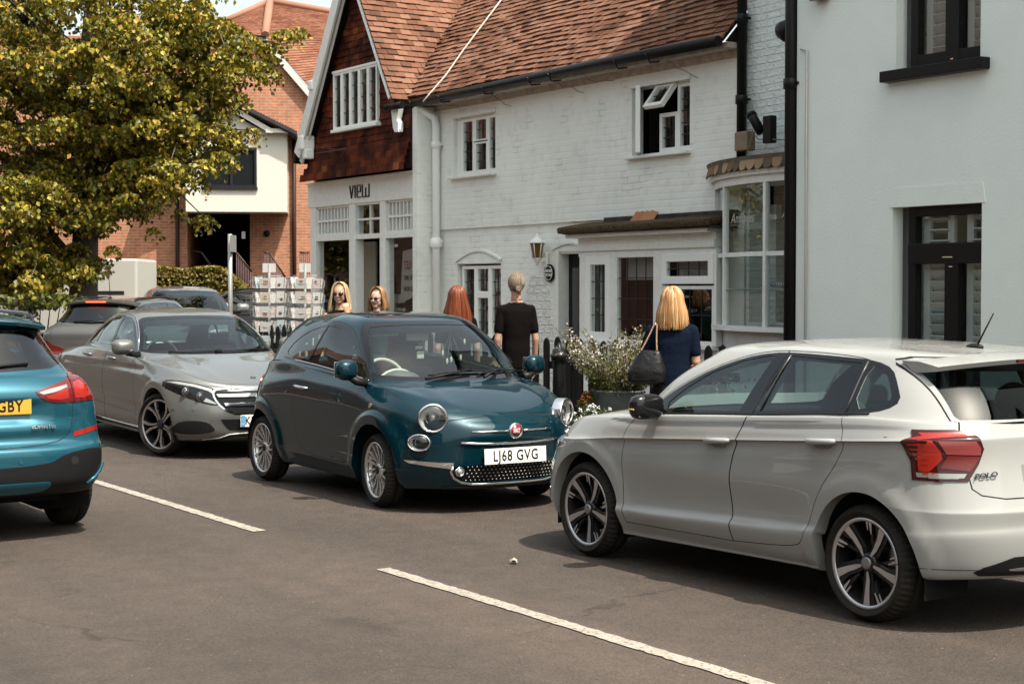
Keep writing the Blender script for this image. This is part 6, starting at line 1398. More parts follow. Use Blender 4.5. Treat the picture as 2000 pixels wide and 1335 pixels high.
    for sd in (1, -1):
        car.paint(car.cut(dlo, 'y', sd, -.05, dmin=.3), GLO())
        gl = [car.take(car.cut(p, 'y', sd, -.05, dmin=.3), 'side_window', root, mat=glass, off=-.004) for p in panes]
        for i, dd in enumerate((d1, d2)):
            d = door(car, dd, sd, root); gl[i].parent = d; u0, z0 = ((2.10,.985),(2.93,1.005))[i]
            yy = car.cast(X(u0+.11), z0, 'y', sd)[0].y; mb = MB()
            mb.tube([(X(u0), yy-sd*.004, z0-.004), (X(u0+.03), yy+sd*.028, z0), (X(u0+.12), yy+sd*.036, z0+.003), (X(u0+.20), yy+sd*.028, z0+.005), (X(u0+.235), yy-sd*.004, z0+.006)], [.010,.015,.016,.015,.010], 10); mb.build('handle', silver, d)
            patch(car, circ(X(u0+.115), z0-.012, .07, 20, ry=.028), 'y', sd, 'handle_recess_patch', P('recess_silver', (.25,.25,.25), .4, .3), d, .0015)
        car.strip(xz([(1.60,1.036),(2.0,1.07),(2.4,1.096),(3.0,1.118),(3.42,1.118)]), 'y', sd, 'window_moulding', CHR(), root, .006, .003)
        car.strip(xz([(3.45,1.13),(3.26,1.285),(3.04,1.39),(2.76,1.455),(2.45,1.475),(2.2,1.452),(1.98,1.375),(1.78,1.26),(1.60,1.08)]), 'y', sd, 'roof_moulding', CHR(), root, .004, .003)
        car.strip(xz([(1.22,.262),(1.8,.27),(2.5,.285),(3.2,.31)]), 'y', sd, 'sill_moulding', CHR(), root, .008, .003)
        mb = shell((X(1.50), sd*.985, 1.125), .08, .125, .085, .66, slant=.3); mo = mb.build('mirror', silver, root)
        mb = MB(); mb.tube([(X(1.52), sd*.80, 1.04), (X(1.50), sd*.90, 1.05), (X(1.50), sd*.95, 1.06)], [.035,.03,.03], 10); mb.build('mirror_arm', BLK(), mo)
    ws = smooth_poly([(-.80,1.06),(-.77,1.12),(-.66,1.36),(-.60,1.425),(-.5,1.445),(0,1.458),(.5,1.445),(.60,1.425),(.66,1.36),(.77,1.12),(.80,1.06),(.4,1.045),(0,1.042),(-.4,1.045)], 1)
    f = car.cut(ws, 'x', 1, .10, dmin=X(2.3)); car.paint(f, GLO()); f = car.cut(inset(ws, .03), 'x', 1, .10, dmin=X(2.3)); wso = car.take(f, 'windscreen', root, mat=glass, off=-.003)
    rg = [(-.62,1.115),(-.50,1.40),(0,1.42),(.50,1.40),(.62,1.115),(0,1.10)]
    f = car.cut(rg, 'x', -1, .02, dmin=-X(3.0)); car.take(f, 'rear_window', root, mat=glass, off=-.002)
    bl = smooth_poly([(X(.14),0),(X(.15),-.30),(X(.22),-.50),(X(.40),-.66),(X(.70),-.76),(X(1.1),-.80),(X(1.42),-.79),(X(1.30),-.6),(X(1.21),-.3),(X(1.19),0),(X(1.21),.3),(X(1.30),.6),(X(1.42),.79),(X(1.1),.80),(X(.70),.76),(X(.40),.66),(X(.22),.50),(X(.15),.30)], 1)
    al = car.cut(bl, 'z', 1, .30, dmin=.5); bi = set(car.cut(inset(bl, GAP*2), 'z', 1, .30, dmin=.5))
    car.paint([q for q in car.cut(bl, 'z', 1, .30, dmin=.5) if q not in bi], SEAL()); car.take(list(bi), 'bonnet', root)
    # head lamps: outline from the front
    for sd in (1, -1):
        hp = smooth_poly([(sd*.875,.805),(sd*.80,.815),(sd*.66,.785),(sd*.50,.735),(sd*.455,.68),(sd*.45,.60),(sd*.475,.555),(sd*.56,.560),(sd*.70,.61),(sd*.80,.665),(sd*.90,.74)], 1)
        f = car.cut(hp, 'x', 1, .12, dmin=X(.62)); base = car.take(f, 'headlight', root, mat=GLO(), off=-.004, lip=.015); base['label'] = 'swept-back headlight'
        patch(car, [(sd*.86,.795),(sd*.79,.800),(sd*.66,.774),(sd*.53,.730),(sd*.485,.68),(sd*.475,.60),(sd*.492,.60),(sd*.51,.665),(sd*.55,.705),(sd*.67,.748),(sd*.79,.772)], 'x', 1, 'light_strip', P('lamp_strip', (.55,.55,.53), .2, .5), base, .000)
        for cy, cz, r in ((.735,.690,.042),(.625,.645,.040)):
            loc, nn = car.cast(sd*cy, cz, 'x', 1); M = frame(loc, (0,1,0), (0,0,1)); mb = MB(); mb.lathe([(r+.012,-.008),(r+.012,.004),(r,.006),(r-.006,-.002)], 24, M); mb.sphere((0,0,-.004), r, 16, 8, (1,1,.45), M=M); mb.build('projector', P('projector_glass', (.10,.10,.11), .10, .5, coat=1), base)
        patch(car, [(sd*.58,.635),(sd*.49,.578),(sd*.50,.572),(sd*.61,.600)], 'x', 1, 'light_strip', P('lamp_strip', (.55,.55,.53), .2, .5), base, .001)
        vp = smooth_poly([(sd*.86,.290),(sd*.84,.345),(sd*.79,.395),(sd*.70,.405),(sd*.60,.395),(sd*.53,.345),(sd*.50,.300),(sd*.56,.275),(sd*.70,.262),(sd*.80,.266)], 1)
        patch(car, inset(vp, -.016), 'x', 1, 'vent_frame', silver, root, .007, lip=.006)
        vo = patch(car, vp, 'x', 1, 'air_vent', BLK(), root, .0085)
        mb = MB()
        for r in range(7):
            for c_ in range(16):
                y = .52 + c_*.022 + (r % 2)*.011; z = .285 + r*.017
                if abs(y-.68) > .155 - .3*max(0, z-.34): continue
                loc, nn = car.cast(sd*y, z, 'x', 1); mb.box(-.0045,.0045,-.0035,.0035,0,.004, M=frame(loc+nn*.009, (0,1,0), (0,0,1)))
        mb.build('vent_mesh', P('mesh_grey', (.05,.05,.05), .4), vo)
        for cy, cz in ((.845,.52),(.70,.52)):
            loc, nn = car.cast(sd*cy, cz, 'x', 1); patch(car, circ(sd*cy, cz, .012, 12), 'x', 1, 'parking_sensor', silver, root, .004)
    # grille
    gp = smooth_poly([(-.505,.70),(-.44,.722),(0,.725),(.44,.722),(.505,.70),(.50,.63),(.44,.54),(.35,.49),(.2,.468),(-.2,.468),(-.35,.49),(-.44,.54),(-.50,.63)], 1)
    patch(car, inset(gp, -.016), 'x', 1, 'grille_surround', CHR(), root, .006, lip=.006); go = patch(car, gp, 'x', 1, 'grille', BLK(), root, .008)
    mb = MB()
    for r in range(16):
        for c_ in range(-24, 25):
            y = c_*.020 + (r % 2)*.010; z = .48 + r*.0155
            if abs(y) > .48 - max(0, .63-z)*1.0: continue
            loc, nn = car.cast(y, z, 'x', 1); mb.box(-.006,.006,-.003,.003,0,.004, M=frame(loc+nn*.008, (0,1,0), (0,0,1)))
    mb.build('grille_mesh', P('mesh_grey', (.05,.05,.05), .4), go)
    for zc in (.655, .565):
        q = [(-.485+ (.655-zc)*.7, zc+.014), (0, zc+.016), (.485-(.655-zc)*.7, zc+.014), (.47-(.655-zc)*.7, zc-.014), (0, zc-.018), (-.47+(.655-zc)*.7, zc-.014)]
        patch(car, q, 'x', 1, 'grille_bar', CHR(), go, .022, lip=.02)
    loc, nn = car.cast(0, .605, 'x', 1); M = frame(loc+nn*.02, (0,1,0), (0,0,1)); mb = MB(); mb.lathe([(.105,-.01),(.105,.008),(.092,.012),(.088,.0)], 36, M)
    mb.box(-.012,.012,0,.09,-.004,.008, M=M)
    for a in (120, 240): mb.box(-.012,.012,0,.09,-.004,.008, M=M @ Matrix.Rotation(math.radians(a), 4, 'Z'))
    mb.build('grille_star', CHR(), go)
    patch(car, smooth_poly([(-.46,.415),(-.40,.33),(-.35,.295),(.35,.295),(.40,.33),(.46,.415)], 1, (0,5)), 'x', 1, 'lower_grille', BLK(), root, .004)
    car.strip([(-.60,.205),(-.45,.225),(-.36,.258),(-.2,.268),(0,.27),(.2,.268),(.36,.258),(.45,.225),(.60,.205)], 'x', 1, 'splitter', CHR(), root, .008, .006)
    car.strip([(-.60,.190),(-.45,.205),(-.36,.235),(-.2,.243),(0,.245),(.2,.243),(.36,.235),(.45,.205),(.60,.190)], 'x', 1, 'splitter_slot', SEAL(), root, .014, .0)
    loc, nn = car.cast(0, .835, 'x', 1) if False else car.cast(X(.30), 0, 'z', 1); M = frame(loc+nn*.002, (0,1,0), (-1,0,.3)); mb = MB(); mb.lathe([(.030,0),(.030,.004),(.024,.005),(.0,.004)], 24, M); mb.build('bonnet_badge', P('badge_blue', (.10,.12,.14), .3, .5), root)
    if not far:
        pc, nn = car.cast(0, .395, 'x', 1); plate(root, (pc.x+.012, 0, .395), (0,1,0), (0,0,1), .55, .122, 'KM66 RXO', P('plate_white', (.72,.71,.66), .35), blue=True)
    for sd in (1, -1):
        f = car.cut([(sd*.40,.98),(sd*.95,.99),(sd*.95,.78),(sd*.45,.82)], 'x', -1, .1, dmin=-X(4.0)); car.take(f, 'tail_light', root, mat=LAMPR(), off=.006, lip=.01)
    mb = MB()
    for y0, y1 in ((-.55,.05),(-.05,.62)):
        P3 = []
        for k in range(7):
            y = y0 + (y1-y0)*k/6; loc, nn = car.cast(y, 1.062 + .012*k/6, 'x', 1); P3.append(loc + nn*.012)
        mb.tube(P3, .008, 6)
    mb.build('wiper', BLK(), root)
    body = car.finish('body', silver, root, lip=.08, lipmat=silver, liner=(INT(), .5, -1.9, .9))
    for cx in (.81, 3.65):
        for sd in (1, -1):
            wheel_well(root, X(cx), .86, sd, (.385, .335), .38, WELL()); wheel('wheel', root, (X(cx), sd*.775, .333), sd, .333, .215, .258, 'merc', spin=.2, steer=(.38 if cx < 1 and not far else 0), detail=not far)
    mb = MB(); mb.box(X(4.4), X(.3), -.55, .55, .19, .32); mb.box(X(3.2), X(1.25), -.80, .80, .22, .27); mb.build('floor_pan', WELL(), root)
    for sd in (1, -1): seat(root, X(2.35), sd*.38, INT(), .64, z=.30)
    mb = MB(); mb.box(X(3.35), X(2.9), -.62, .62, .38, .55, bev=.05); mb.box(X(3.5), X(3.32), -.62, .62, .5, 1.1, bev=.05); so = mb.build('rear_bench', INT(), root)
    mb = MB(); mb.box(X(1.85), X(1.30), -.72, .72, .62, 1.02, bev=.06); mb.build('dashboard', P('grey_dash', (.10,.105,.11), .6), root)
    steering_wheel(root, X(1.95), -.38, 1.0, P('wheel_grey', (.08,.08,.08), .5), .19, .42)
    mb = MB(); mb.box(X(2.08), X(2.05), -.11, .11, 1.335, 1.40, bev=.015); mb.box(X(2.08), X(2.0), -.05, .05, 1.40, 1.44, bev=.01); mb.build('rear_view_mirror', P('mirror_shell', (.35,.35,.33), .4), root)
    return root
# ------------------------------------------------------------------ blue SUV (faces away, -X; we see its rear right corner) and the dark hatch further on
def make_suv(name='compact_suv', loc=(-11.28, 2.975), rz=PI, blue=True, label='metallic blue SUV driving away, red tail light and yellow plate at the left edge'):
    L = 4.44; s_ = math.cos(rz)
    root = empty(name, (loc[0] + (L/2)*math.cos(rz), loc[1] + (L/2)*math.sin(rz), 0 if blue else loc[2]), rz, label, 'car')
    Rg = [
        line_ring(.3, 4.2, [(0,.22),(4.4,.30)]),
        ring(.2,.7,2.3, 4.0,4.28,3, .68, [(0,.22),(4.4,.30)]),
        ring(.08,.7,2.3, 4.02,4.38,3, .84, [(0,.26),(3.5,.26),(4.0,.345),(4.4,.345)]),
        ring(.03,.7,2.3, 4.02,4.43,3, .885, [(0,.32),(3.5,.32),(4.0,.40),(4.4,.40)]),
        ring(.0,.7,2.3, 4.02,4.44,3, .905, [(0,.42),(4.4,.49)]),
        ring(.0,.7,2.3, 4.02,4.44,3, .910, [(0,.55),(4.4,.58)]),
        ring(.02,.72,2.2, 4.02,4.425,3, .905, [(0,.66),(4.4,.645)]),
        ring(.04,.74,2.2, 4.02,4.37,3, .895, [(0,.74),(4.4,.69)]),
        ring(.06,.76,2.1, 4.0,4.345,3.1, .885, [(0,.82),(4.4,.80)]),
        ring(.10,.80,2.1, 3.98,4.345,3.2, [(.8,.87),(3.6,.868)], [(0,.88),(4.4,.95)]),
        ring(.14,.84,2.1, 3.95,4.325,3.2, [(.8,.85),(3.6,.835)], [(0,.93),(1.5,1.02),(4.4,1.05)]),
        ring(.2,.9,2.1, 3.85,4.26,3, [(.9,.82),(3.5,.795)], [(.2,.97),(1.5,1.07),(4.4,1.13)]),
        ring(1.05,1.45,2.3, 3.75,4.20,2.9, [(1.4,.78),(3.4,.755)], [(1.0,1.10),(1.5,1.09),(4.2,1.165)]),
        ring(1.35,1.7,2.4, 3.45,4.06,2.7, [(1.7,.72),(3.4,.685)], [(1.3,1.28),(4.1,1.33)]),
        ring(1.72,2.0,2.5, 3.40,3.92,2.7, [(2.0,.64),(3.3,.60)], [(1.7,1.49),(4.0,1.50)]),
        ring(1.85,2.2,2.5, 3.36,3.86,2.7, [(2.0,.58),(3.3,.55)], [(1.8,1.535),(2.5,1.55),(3.9,1.535)]),
        ring(2.0,2.3,2.4, 3.2,3.70,2.7, .38, [(1.9,1.575),(2.6,1.59),(3.7,1.56)]),
        line_ring(2.1, 3.5, [(2.1,1.59),(2.7,1.60),(3.5,1.575)]),
    ]
    h = [blend(Rg[11], Rg[12], t, .80, 1.0) for t in (.3, .65)]; Rg = Rg[:12] + h + Rg[12:]
    def disp(u, y, z):
        if blue:
            g = (u > 4.0) & (z > .80) & (z < 1.02)          # hollow round the plate, shelf above
            u = u - np.where(g, .035*bump(np.abs(z-.90), .03, .10)*bump(y, .33, .47), 0)
            u = u + np.where((u > 4.0) & (z > .66) & (z < .86), .018*bump(np.abs(z-.775), .0, .07)*bump(y, .50, .75), 0)
        return u, y, z
    car = Car(L, Rg, disp, 10 if blue else 6, 8 if blue else 5, root); X = lambda u: L/2 - u
    body_m = car_paint('blue_paint', (.016,.115,.165), .45, .30) if blue else car_paint('grey_paint', (.16,.16,.155), .5, .35); car.mi(body_m)
    glass = GLASS('suv_glass', (.30,.36,.36)) if blue else GLASS('dark_glass', (.22,.26,.26)); black = BLK()
    def xz(p): return [(X(u), z) for u, z in p]
    for cx in (.92, 3.60):
        for sd in (1, -1): car.kill(car.cut(arch_poly(X(cx), .34, .39, .0), 'y', sd, -2, dmin=.42))
    # rear: black lower bumper from the photo, seen from behind (y, z); both halves
    lowb = [(-.95,.60),(-.80,.625),(-.74,.628),(-.62,.612),(-.54,.590),(-.46,.548),(-.30,.532),(0,.522),(.30,.532),(.46,.548),(.54,.590),(.62,.612),(.74,.628),(.80,.625),(.95,.60),(.95,.1),(-.95,.1)]
    if blue:
        for sd in (1, -1): car.paint(car.cut(xz([(3.95,.60),(4.5,.625),(4.5,.1),(3.93,.1)]), 'y', sd, .35, dmin=.5), black)
        car.paint(car.cut(lowb, 'x', -1, .1, dmin=-X(3.9)), black)
    dlo = smooth_poly(xz([(1.5,1.11),(3.8,1.18),(3.9,1.25),(3.70,1.44),(3.3,1.50),(2.2,1.51),(1.8,1.38)]), 1)
    for sd in (1, -1):
        car.paint(car.cut(dlo, 'y', sd, -.05, dmin=.3), GLO())
        for p in (xz([(1.65,1.14),(2.4,1.16),(2.4,1.48),(2.2,1.485),(1.85,1.36)]), xz([(2.48,1.165),(3.2,1.185),(3.2,1.475),(2.48,1.485)]), xz([(3.27,1.19),(3.72,1.205),(3.6,1.40),(3.27,1.465)])):
            car.take(car.cut(p, 'y', sd, -.05, dmin=.3), 'side_window', root, mat=glass, off=-.004)
        mb = shell((X(1.55), sd*.99, 1.16), .08, .12, .09); mb.tube([(X(1.5), sd*.8, 1.10), (X(1.55), sd*.95, 1.11)], [.035,.03], 8); mb.build('mirror', body_m, root)
        # roof rail
        P3 = []
        for k in range(13):
            u = 1.95 + 1.80*k/12; loc, nn = car.cast(X(u), sd*(.555 if blue else .54), 'z', 1); P3.append(loc + Vector((0,0,.034*min(1, 3*math.sin(PI*k/12)))))
        mb = MB(); mb.tube(P3, .016, 8); mb.build('roof_rail', P('rail_black', (.012,.012,.014), .25, coat=.5) if blue else BLK(), root)
    dg = [(-.52,1.478),(-.60,1.40),(-.70,1.25),(-.705,1.225),(-.55,1.188),(0,1.165),(.55,1.188),(.705,1.225),(.70,1.25),(.60,1.40),(.52,1.478),(0,1.488)]
    f = car.cut(dg, 'x', -1, .02, dmin=-X(3.5)); car.paint(f, GLO()); f = car.cut(inset(smooth_poly(dg, 1), .03), 'x', -1, .02, dmin=-X(3.5)); rw = car.take(f, 'rear_window', root, mat=glass, off=-.003)
    wsc = [(-.70,1.13),(-.62,1.38),(-.52,1.50),(0,1.52),(.52,1.50),(.62,1.38),(.70,1.13),(0,1.12)]
    car.take(car.cut(wsc, 'x', 1, .1, dmin=X(2.2)), 'windscreen', root, mat=glass, off=-.003)
    # tail lamps (photo side is -y)
    for sd in (1, -1):
        lp = [(sd*.377,1.036),(sd*.50,1.075),(sd*.63,1.108),(sd*.69,1.165),(sd*.75,1.165),(sd*.95,1.11),(sd*.95,.962),(sd*.60,.955),(sd*.50,.957),(sd*.42,.985)]
        dz_ = 0 if blue else -.27
        lp = smooth_poly([(y_, z_+dz_) for y_, z_ in lp], 1, (0,))
        fb = car.cut(lp, 'x', -1, .22, dmin=-X(3.8)); fa = car.cut(xz([(4.02,1.165+dz_),(4.10,1.175+dz_),(4.5,1.175+dz_),(4.5,.962+dz_),(4.06,.962+dz_)]), 'y', sd, .5, dmin=.62)
        tl = car.take(list(set(fa) | set(fb)), 'tail_light', root, mat=LAMPR(), off=.006, lip=.02); tl['label'] = 'swept red tail light'
        if blue and sd == -1:
            patch(car, [(-.40,1.030),(-.50,1.052),(-.615,1.075),(-.615,1.055),(-.52,1.030),(-.43,1.012)], 'x', -1, 'lamp_strip', LAMPC(), tl, .009)
            patch(car, [(-.44,1.003),(-.52,1.022),(-.615,1.045),(-.615,.985),(-.55,.975),(-.47,.985)], 'x', -1, 'lamp_panel', LAMPB(), tl, .009)
            patch(car, [(-.665,1.085),(-.76,1.105),(-.80,1.095),(-.80,.995),(-.74,.98),(-.665,.985)], 'x', -1, 'lamp_panel', LAMPB(), tl, .009)
            patch(car, [(-.67,1.145),(-.74,1.150),(-.80,1.125),(-.80,1.112),(-.66,1.095)], 'x', -1, 'lamp_panel', LAMPR(), tl, .010)
            patch(car, [(-.648,1.13),(-.654,1.13),(-.654,.958),(-.648,.958)], 'x', -1, 'lamp_gap', SEAL(), tl, .0095)
    tgh = [(.651,.962),(.643,.80),(.60,.715),(.50,.676),(.25,.655),(0,.645)]; tgu = [(0,1.53),(.50,1.52),(.62,1.42),(.725,1.235),(.73,1.19),(.651,1.10)]
    tg = tgh[:-1] + [(-y, z) for y, z in tgh[:-1][::-1]] + [(-y, z) for y, z in tgu[::-1][:-1]] + [(y, z) for y, z in tgu[1:]]
    tg = smooth_poly(tg, 1); gi = set(car.cut(tg, 'x', -1, .05, dmin=-X(3.5))); gi = set(car.cut(inset(tg, .006), 'x', -1, .05, dmin=-X(3.5)))
    car.paint([q for q in car.cut(tg, 'x', -1, .05, dmin=-X(3.5)) if q not in gi], SEAL()); gate = car.take(list(gi), 'tailgate', root); rw.parent = gate
    if blue:
        pc, nn = car.cast(0, .942, 'x', -1); plate(gate, (pc.x-.012, -.075, .942), (0,-1,0), (.02,0,1), .54, .115, 'LK18 GBY', P('plate_yellow', (.70,.42,.045), .4))
        patch(car, [(-.645,.745),(-.80,.770),(-.86,.775),(-.86,.745),(-.80,.738),(-.645,.712)], 'x', -1, 'reflector', LAMPB(), root, .004); patch(car, [(.645,.745),(.80,.770),(.86,.775),(.86,.745),(.80,.738),(.645,.712)], 'x', -1, 'reflector', LAMPB(), root, .004)
        c, nn = car.cast(-.42, .79, 'x', -1); text_mesh('model_lettering', 'sDrive18i', .040, CHR(), gate, frame(c + nn*.012, Vector((0,-1,0)) + nn*nn.y, Vector((0,0,1))-nn*nn.z), .004, .0006, sx=1.1)
        patch(car, smooth_poly([(-.46,.408),(-.40,.418),(0,.415),(.40,.418),(.46,.408),(.43,.37),(.36,.345),(0,.34),(-.36,.345),(-.43,.37)], 1), 'x', -1, 'diffuser', body_m, root, .012, lip=.014)
        for sd in (1, -1):
            car.strip([(sd*.885,.50),(sd*.85,.455),(sd*.80,.415),(sd*.73,.378)], 'x', -1, 'corner_blade', body_m, root, .014, .006)
            patch(car, circ(sd*.24, .560, .013, 12), 'x', -1, 'parking_sensor', P('sensor_blue', (.02,.08,.12), .4), root, .004)
            patch(car, circ(sd*.63, .55, .03, 16), 'x', -1, 'tow_cover', P('cover_grey', (.03,.03,.03), .35), root, .002)
    c0 = car.cast(0, 1.19, 'x', -1)[0]; mb = MB(); mb.tube([c0 + Vector((-.012,0,.01)), car.cast(-.18,1.215,'x',-1)[0]+Vector((-.014,0,0)), car.cast(-.38,1.225,'x',-1)[0]+Vector((-.014,0,0))] if blue else [car.cast(-.30,1.19,'x',-1)[0]+Vector((-.014,0,.01)), c0 + Vector((-.016,0,.03)), car.cast(.30,1.19,'x',-1)[0]+Vector((-.014,0,.01))], .012, 6); mb.build('wiper', BLK(), gate)
    c = car.cast(X(3.55 if blue else 3.4), 0, 'z', 1)[0]
    mb = MB(); mb.sphere(c, .05, 12, 8, (1.5,.5,.6)); 
    if not blue: mb.tube([c, c + Vector((-.05,0,.42))], [.008,.004], 6)
    mb.build('aerial', BLK(), root)
    # spoiler over the rear window
    mb = MB(); vs = []; n = 22; fs = []
    for i in range(n+1):
        t = -1 + 2*i/n; y = t*.60; bx = X(3.72 - .16*abs(t)**2.5); ex = X(3.99 - .16*abs(t)**2.6); z0 = 1.562 - .050*abs(t)**2.4
        vs += [(bx, y, z0), ((bx+ex)/2, y, z0-.004), (ex, y, z0-.034), (ex+.012, y, z0-.058), (X(3.82-.16*abs(t)**2.5), y, z0-.072)]
    for i in range(n):
        for j in range(4): fs.append((i*5+j, i*5+j+1, i*5+j+6, i*5+j+5))
        fs.append((i*5+4, i*5, i*5+5, i*5+9))
    fs += [(4,3,2,1,0), tuple(n*5+j for j in range(5))]; mb.add(vs, fs, True); so = mb.build('spoiler', body_m, gate, angle=.6)
    mb = MB(); mb.box(X(3.99)-.006, X(3.97), -.17, .17, 1.512, 1.530, bev=.006); mb.build('brake_light', P('lamp_off_red', (.12,.004,.006), .2, coat=.5) if blue else P('lamp_lit_red', (.6,.02,.01), .3, emit=((1,.08,.03), 2.2)), so)
    for sd in (1, -1):
        f = car.cut([(sd*.45,.78),(sd*.5,.87),(sd*.95,.92),(sd*.95,.78)], 'x', 1, .1, dmin=X(.7)); car.take(f, 'headlight', root, mat=CHR(), off=.004)
    car.finish('body', body_m, root, lip=.08, lipmat=BLK(), liner=(INT(), .55, -2.1, 1.0))
    for cx in (.92, 3.60):
        for sd in (1, -1):
            wheel_well(root, X(cx), .86, sd, (.39, .34), .36, WELL()); wheel('wheel', root, (X(cx), sd*.80, .340), sd, .340, .225, .235, 'plain', detail=blue)
    mb = MB(); mb.box(X(4.2), X(.3), -.58, .58, .26, .36); mb.build('floor_pan', WELL(), root)
    mb = MB(); mb.box(X(3.5), X(3.35), -.62, .62, .5, 1.14, bev=.05); so = mb.build('rear_bench', INT(), root)
    for y in (-.38, 0, .38):
        mb = MB(); mb.sphere((X(3.42), y, 1.22), .13, 14, 8, (.5,1,.75)); mb.build('headrest', INT(), so)
    for sd in (1, -1): seat(root, X(2.3), sd*.38, INT(), .7, z=.42)
    mb = MB(); mb.box(X(1.85), X(1.2), -.7, .7, .62, 1.08, bev=.06); mb.build('dashboard', INT(), root)
    return root
polo = make_polo(); fiat = make_fiat(); merc = make_merc(); suv = make_suv()
# ------------------------------------------------------------------ red brick block at the back, left
RB = brickmat('orange_brick', (.50,.17,.085),(.58,.225,.12),(.50,.35,.24), .35, axis='xz')
RBD = MATS['orange_brick']
bb = empty('brick_offices', tuple(at(480, 560, 42).xy) + (0.3,), math.atan2(RT.y, RT.x) + math.radians(6), 'orange brick building with a tiled roof and a white boxed storey over dark stairs', 'building')
bM = Matrix.Translation(bb.location) @ Matrix.Rotation(bb.rotation_euler.z, 4, 'Z'); bI = bM.inverted()
def bl_(px, py, y=0.0):
    """photo pixel to the building's own frame, on its plane y"""
    C0 = Vector((0,0,1.75)); r = (_f + RT*((px-1000)/3200) - UPV*((py-667.5)/3200)); o = bI @ C0; d = bI.to_3x3() @ r; t = (y - o.y)/d.y; q = o + d*t; return q
def pl(mb, pts, y, th=.0):
    vs = [bl_(px, py, y) for px, py in pts]; n = len(vs)
    if th == 0: return mb.add(vs, [list(range(n))])
    vs2 = [v + Vector((0, th, 0)) for v in vs]; return mb.add(vs + vs2, [list(range(n))[::-1], list(range(n, 2*n))] + [(i, (i+1) % n, n+(i+1) % n, n+i) for i in range(n)])
def bx(mb, px0, px1, py0, py1, y0, y1, ref=0.0):
    a = bl_(px0, py1, ref); b = bl_(px1, py0, ref); return mb.box(a.x, b.x, y0, y1, a.z, b.z)
GND = bl_(450, 640, 0).z
mb = MB(); a = bl_(363,413,0); b = bl_(560,640,0); zb = GND-.6
# main gabled wall, with a hole where the stairway is
top = [(-150,60),(470,66),(518,76),(625,196),(625,640)]
x0 = bl_(-150,0,0).x; xh0 = bl_(363,0,0).x; xh1 = bl_(486,0,0).x; xr = bl_(690,0,0).x; zt = bl_(470,413,0).z
mb.add([(x0,0,zb),(xh0,0,zb),(xh0,0,zt),(x0,0,zt)], [(0,1,2,3)])
mb.add([(xh0,0,zt),(xh1,0,zt),(xh1,0,zt+.01)], [(0,1,2)])
mb.add([(xh1,0,zb),(xr,0,zb),(xr,0,zt),(xh1,0,zt)], [(0,1,2,3)])
vt_ = [bl_(430,58,0), bl_(470,66,0), bl_(518,76,0), bl_(690,276,0)]
ztl = vt_[0].z
mb.add([(x0,0,zt),(xh1,0,zt),(xr,0,zt),(xr,0,vt_[3].z),tuple(vt_[2]),(x0,0,vt_[2].z)], [(0,1,2,3,4,5)])
# passage: side walls and soffit go back
dp = 4.0
mb.add([(xh0,0,zb),(xh0,dp,zb),(xh0,dp,zt),(xh0,0,zt)], [(0,1,2,3)]); mb.add([(xh1,0,zb),(xh1,dp,zb),(xh1,dp,zt),(xh1,0,zt)], [(0,1,2,3)])
mb.build('wall', RB, bb)
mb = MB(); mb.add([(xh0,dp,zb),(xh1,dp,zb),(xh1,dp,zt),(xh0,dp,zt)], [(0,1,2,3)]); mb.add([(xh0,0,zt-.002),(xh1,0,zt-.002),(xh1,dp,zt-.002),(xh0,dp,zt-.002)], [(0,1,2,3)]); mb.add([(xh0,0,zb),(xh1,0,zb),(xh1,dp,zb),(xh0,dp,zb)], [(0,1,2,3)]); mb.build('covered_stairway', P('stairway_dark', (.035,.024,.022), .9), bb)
# white boxed oriel on the first floor
mb = MB(); q0 = bl_(363,413,-1.1); q1 = bl_(560,240,-1.1); zt2 = bl_(500,262,-1.1).z
wx0, wx1, wz0, wz1 = bl_(395,0,-1.1).x, bl_(500,0,-1.1).x, bl_(470,366,-1.1).z, bl_(470,288,-1.1).z
wall(mb, q0.x, q1.x, q0.z, zt2+.15, -1.1, .15, [(wx0,wx1,wz0,wz1)]); mb.add([(q0.x,-1.1,q0.z),(q1.x,-1.1,q0.z),(q1.x,0,q0.z),(q0.x,0,q0.z)], [(0,1,2,3)])
mb.add([(q1.x,-1.1,q0.z),(q1.x,0,q0.z),(q1.x,0,zt2+.15),(q1.x,-1.1,zt2+.15)], [(0,1,2,3)]); mb.add([(q0.x,-1.1,q0.z),(q0.x,0,q0.z),(q0.x,0,zt2+.15),(q0.x,-1.1,zt2+.15)], [(0,1,2,3)])
ob = mb.build('boxed_storey', P('cladding_white', (.54,.51,.45), .6), bb)
mb = MB(); mb.box(wx0, wx1, -1.04, -1.0, wz0, wz1); f_ = mb.build('window', P('dark_pane', (.02,.022,.025), .06, coat=.6), ob)
mb = MB(); 
for xx in (wx0, (wx0+wx1)/2, wx1-.06): mb.box(xx, xx+.06, -1.10, -1.03, wz0, wz1)
mb.box(wx0, wx1, -1.09, -1.03, wz0, wz0+.06); mb.box(wx0, wx1, -1.09, -1.03, wz1-.06, wz1); mb.box(wx0-.02, wx1+.02, -1.16, -1.02, wz0-.05, wz0); mb.build('window_frame', P('frame_dark', (.03,.03,.035), .4), f_)
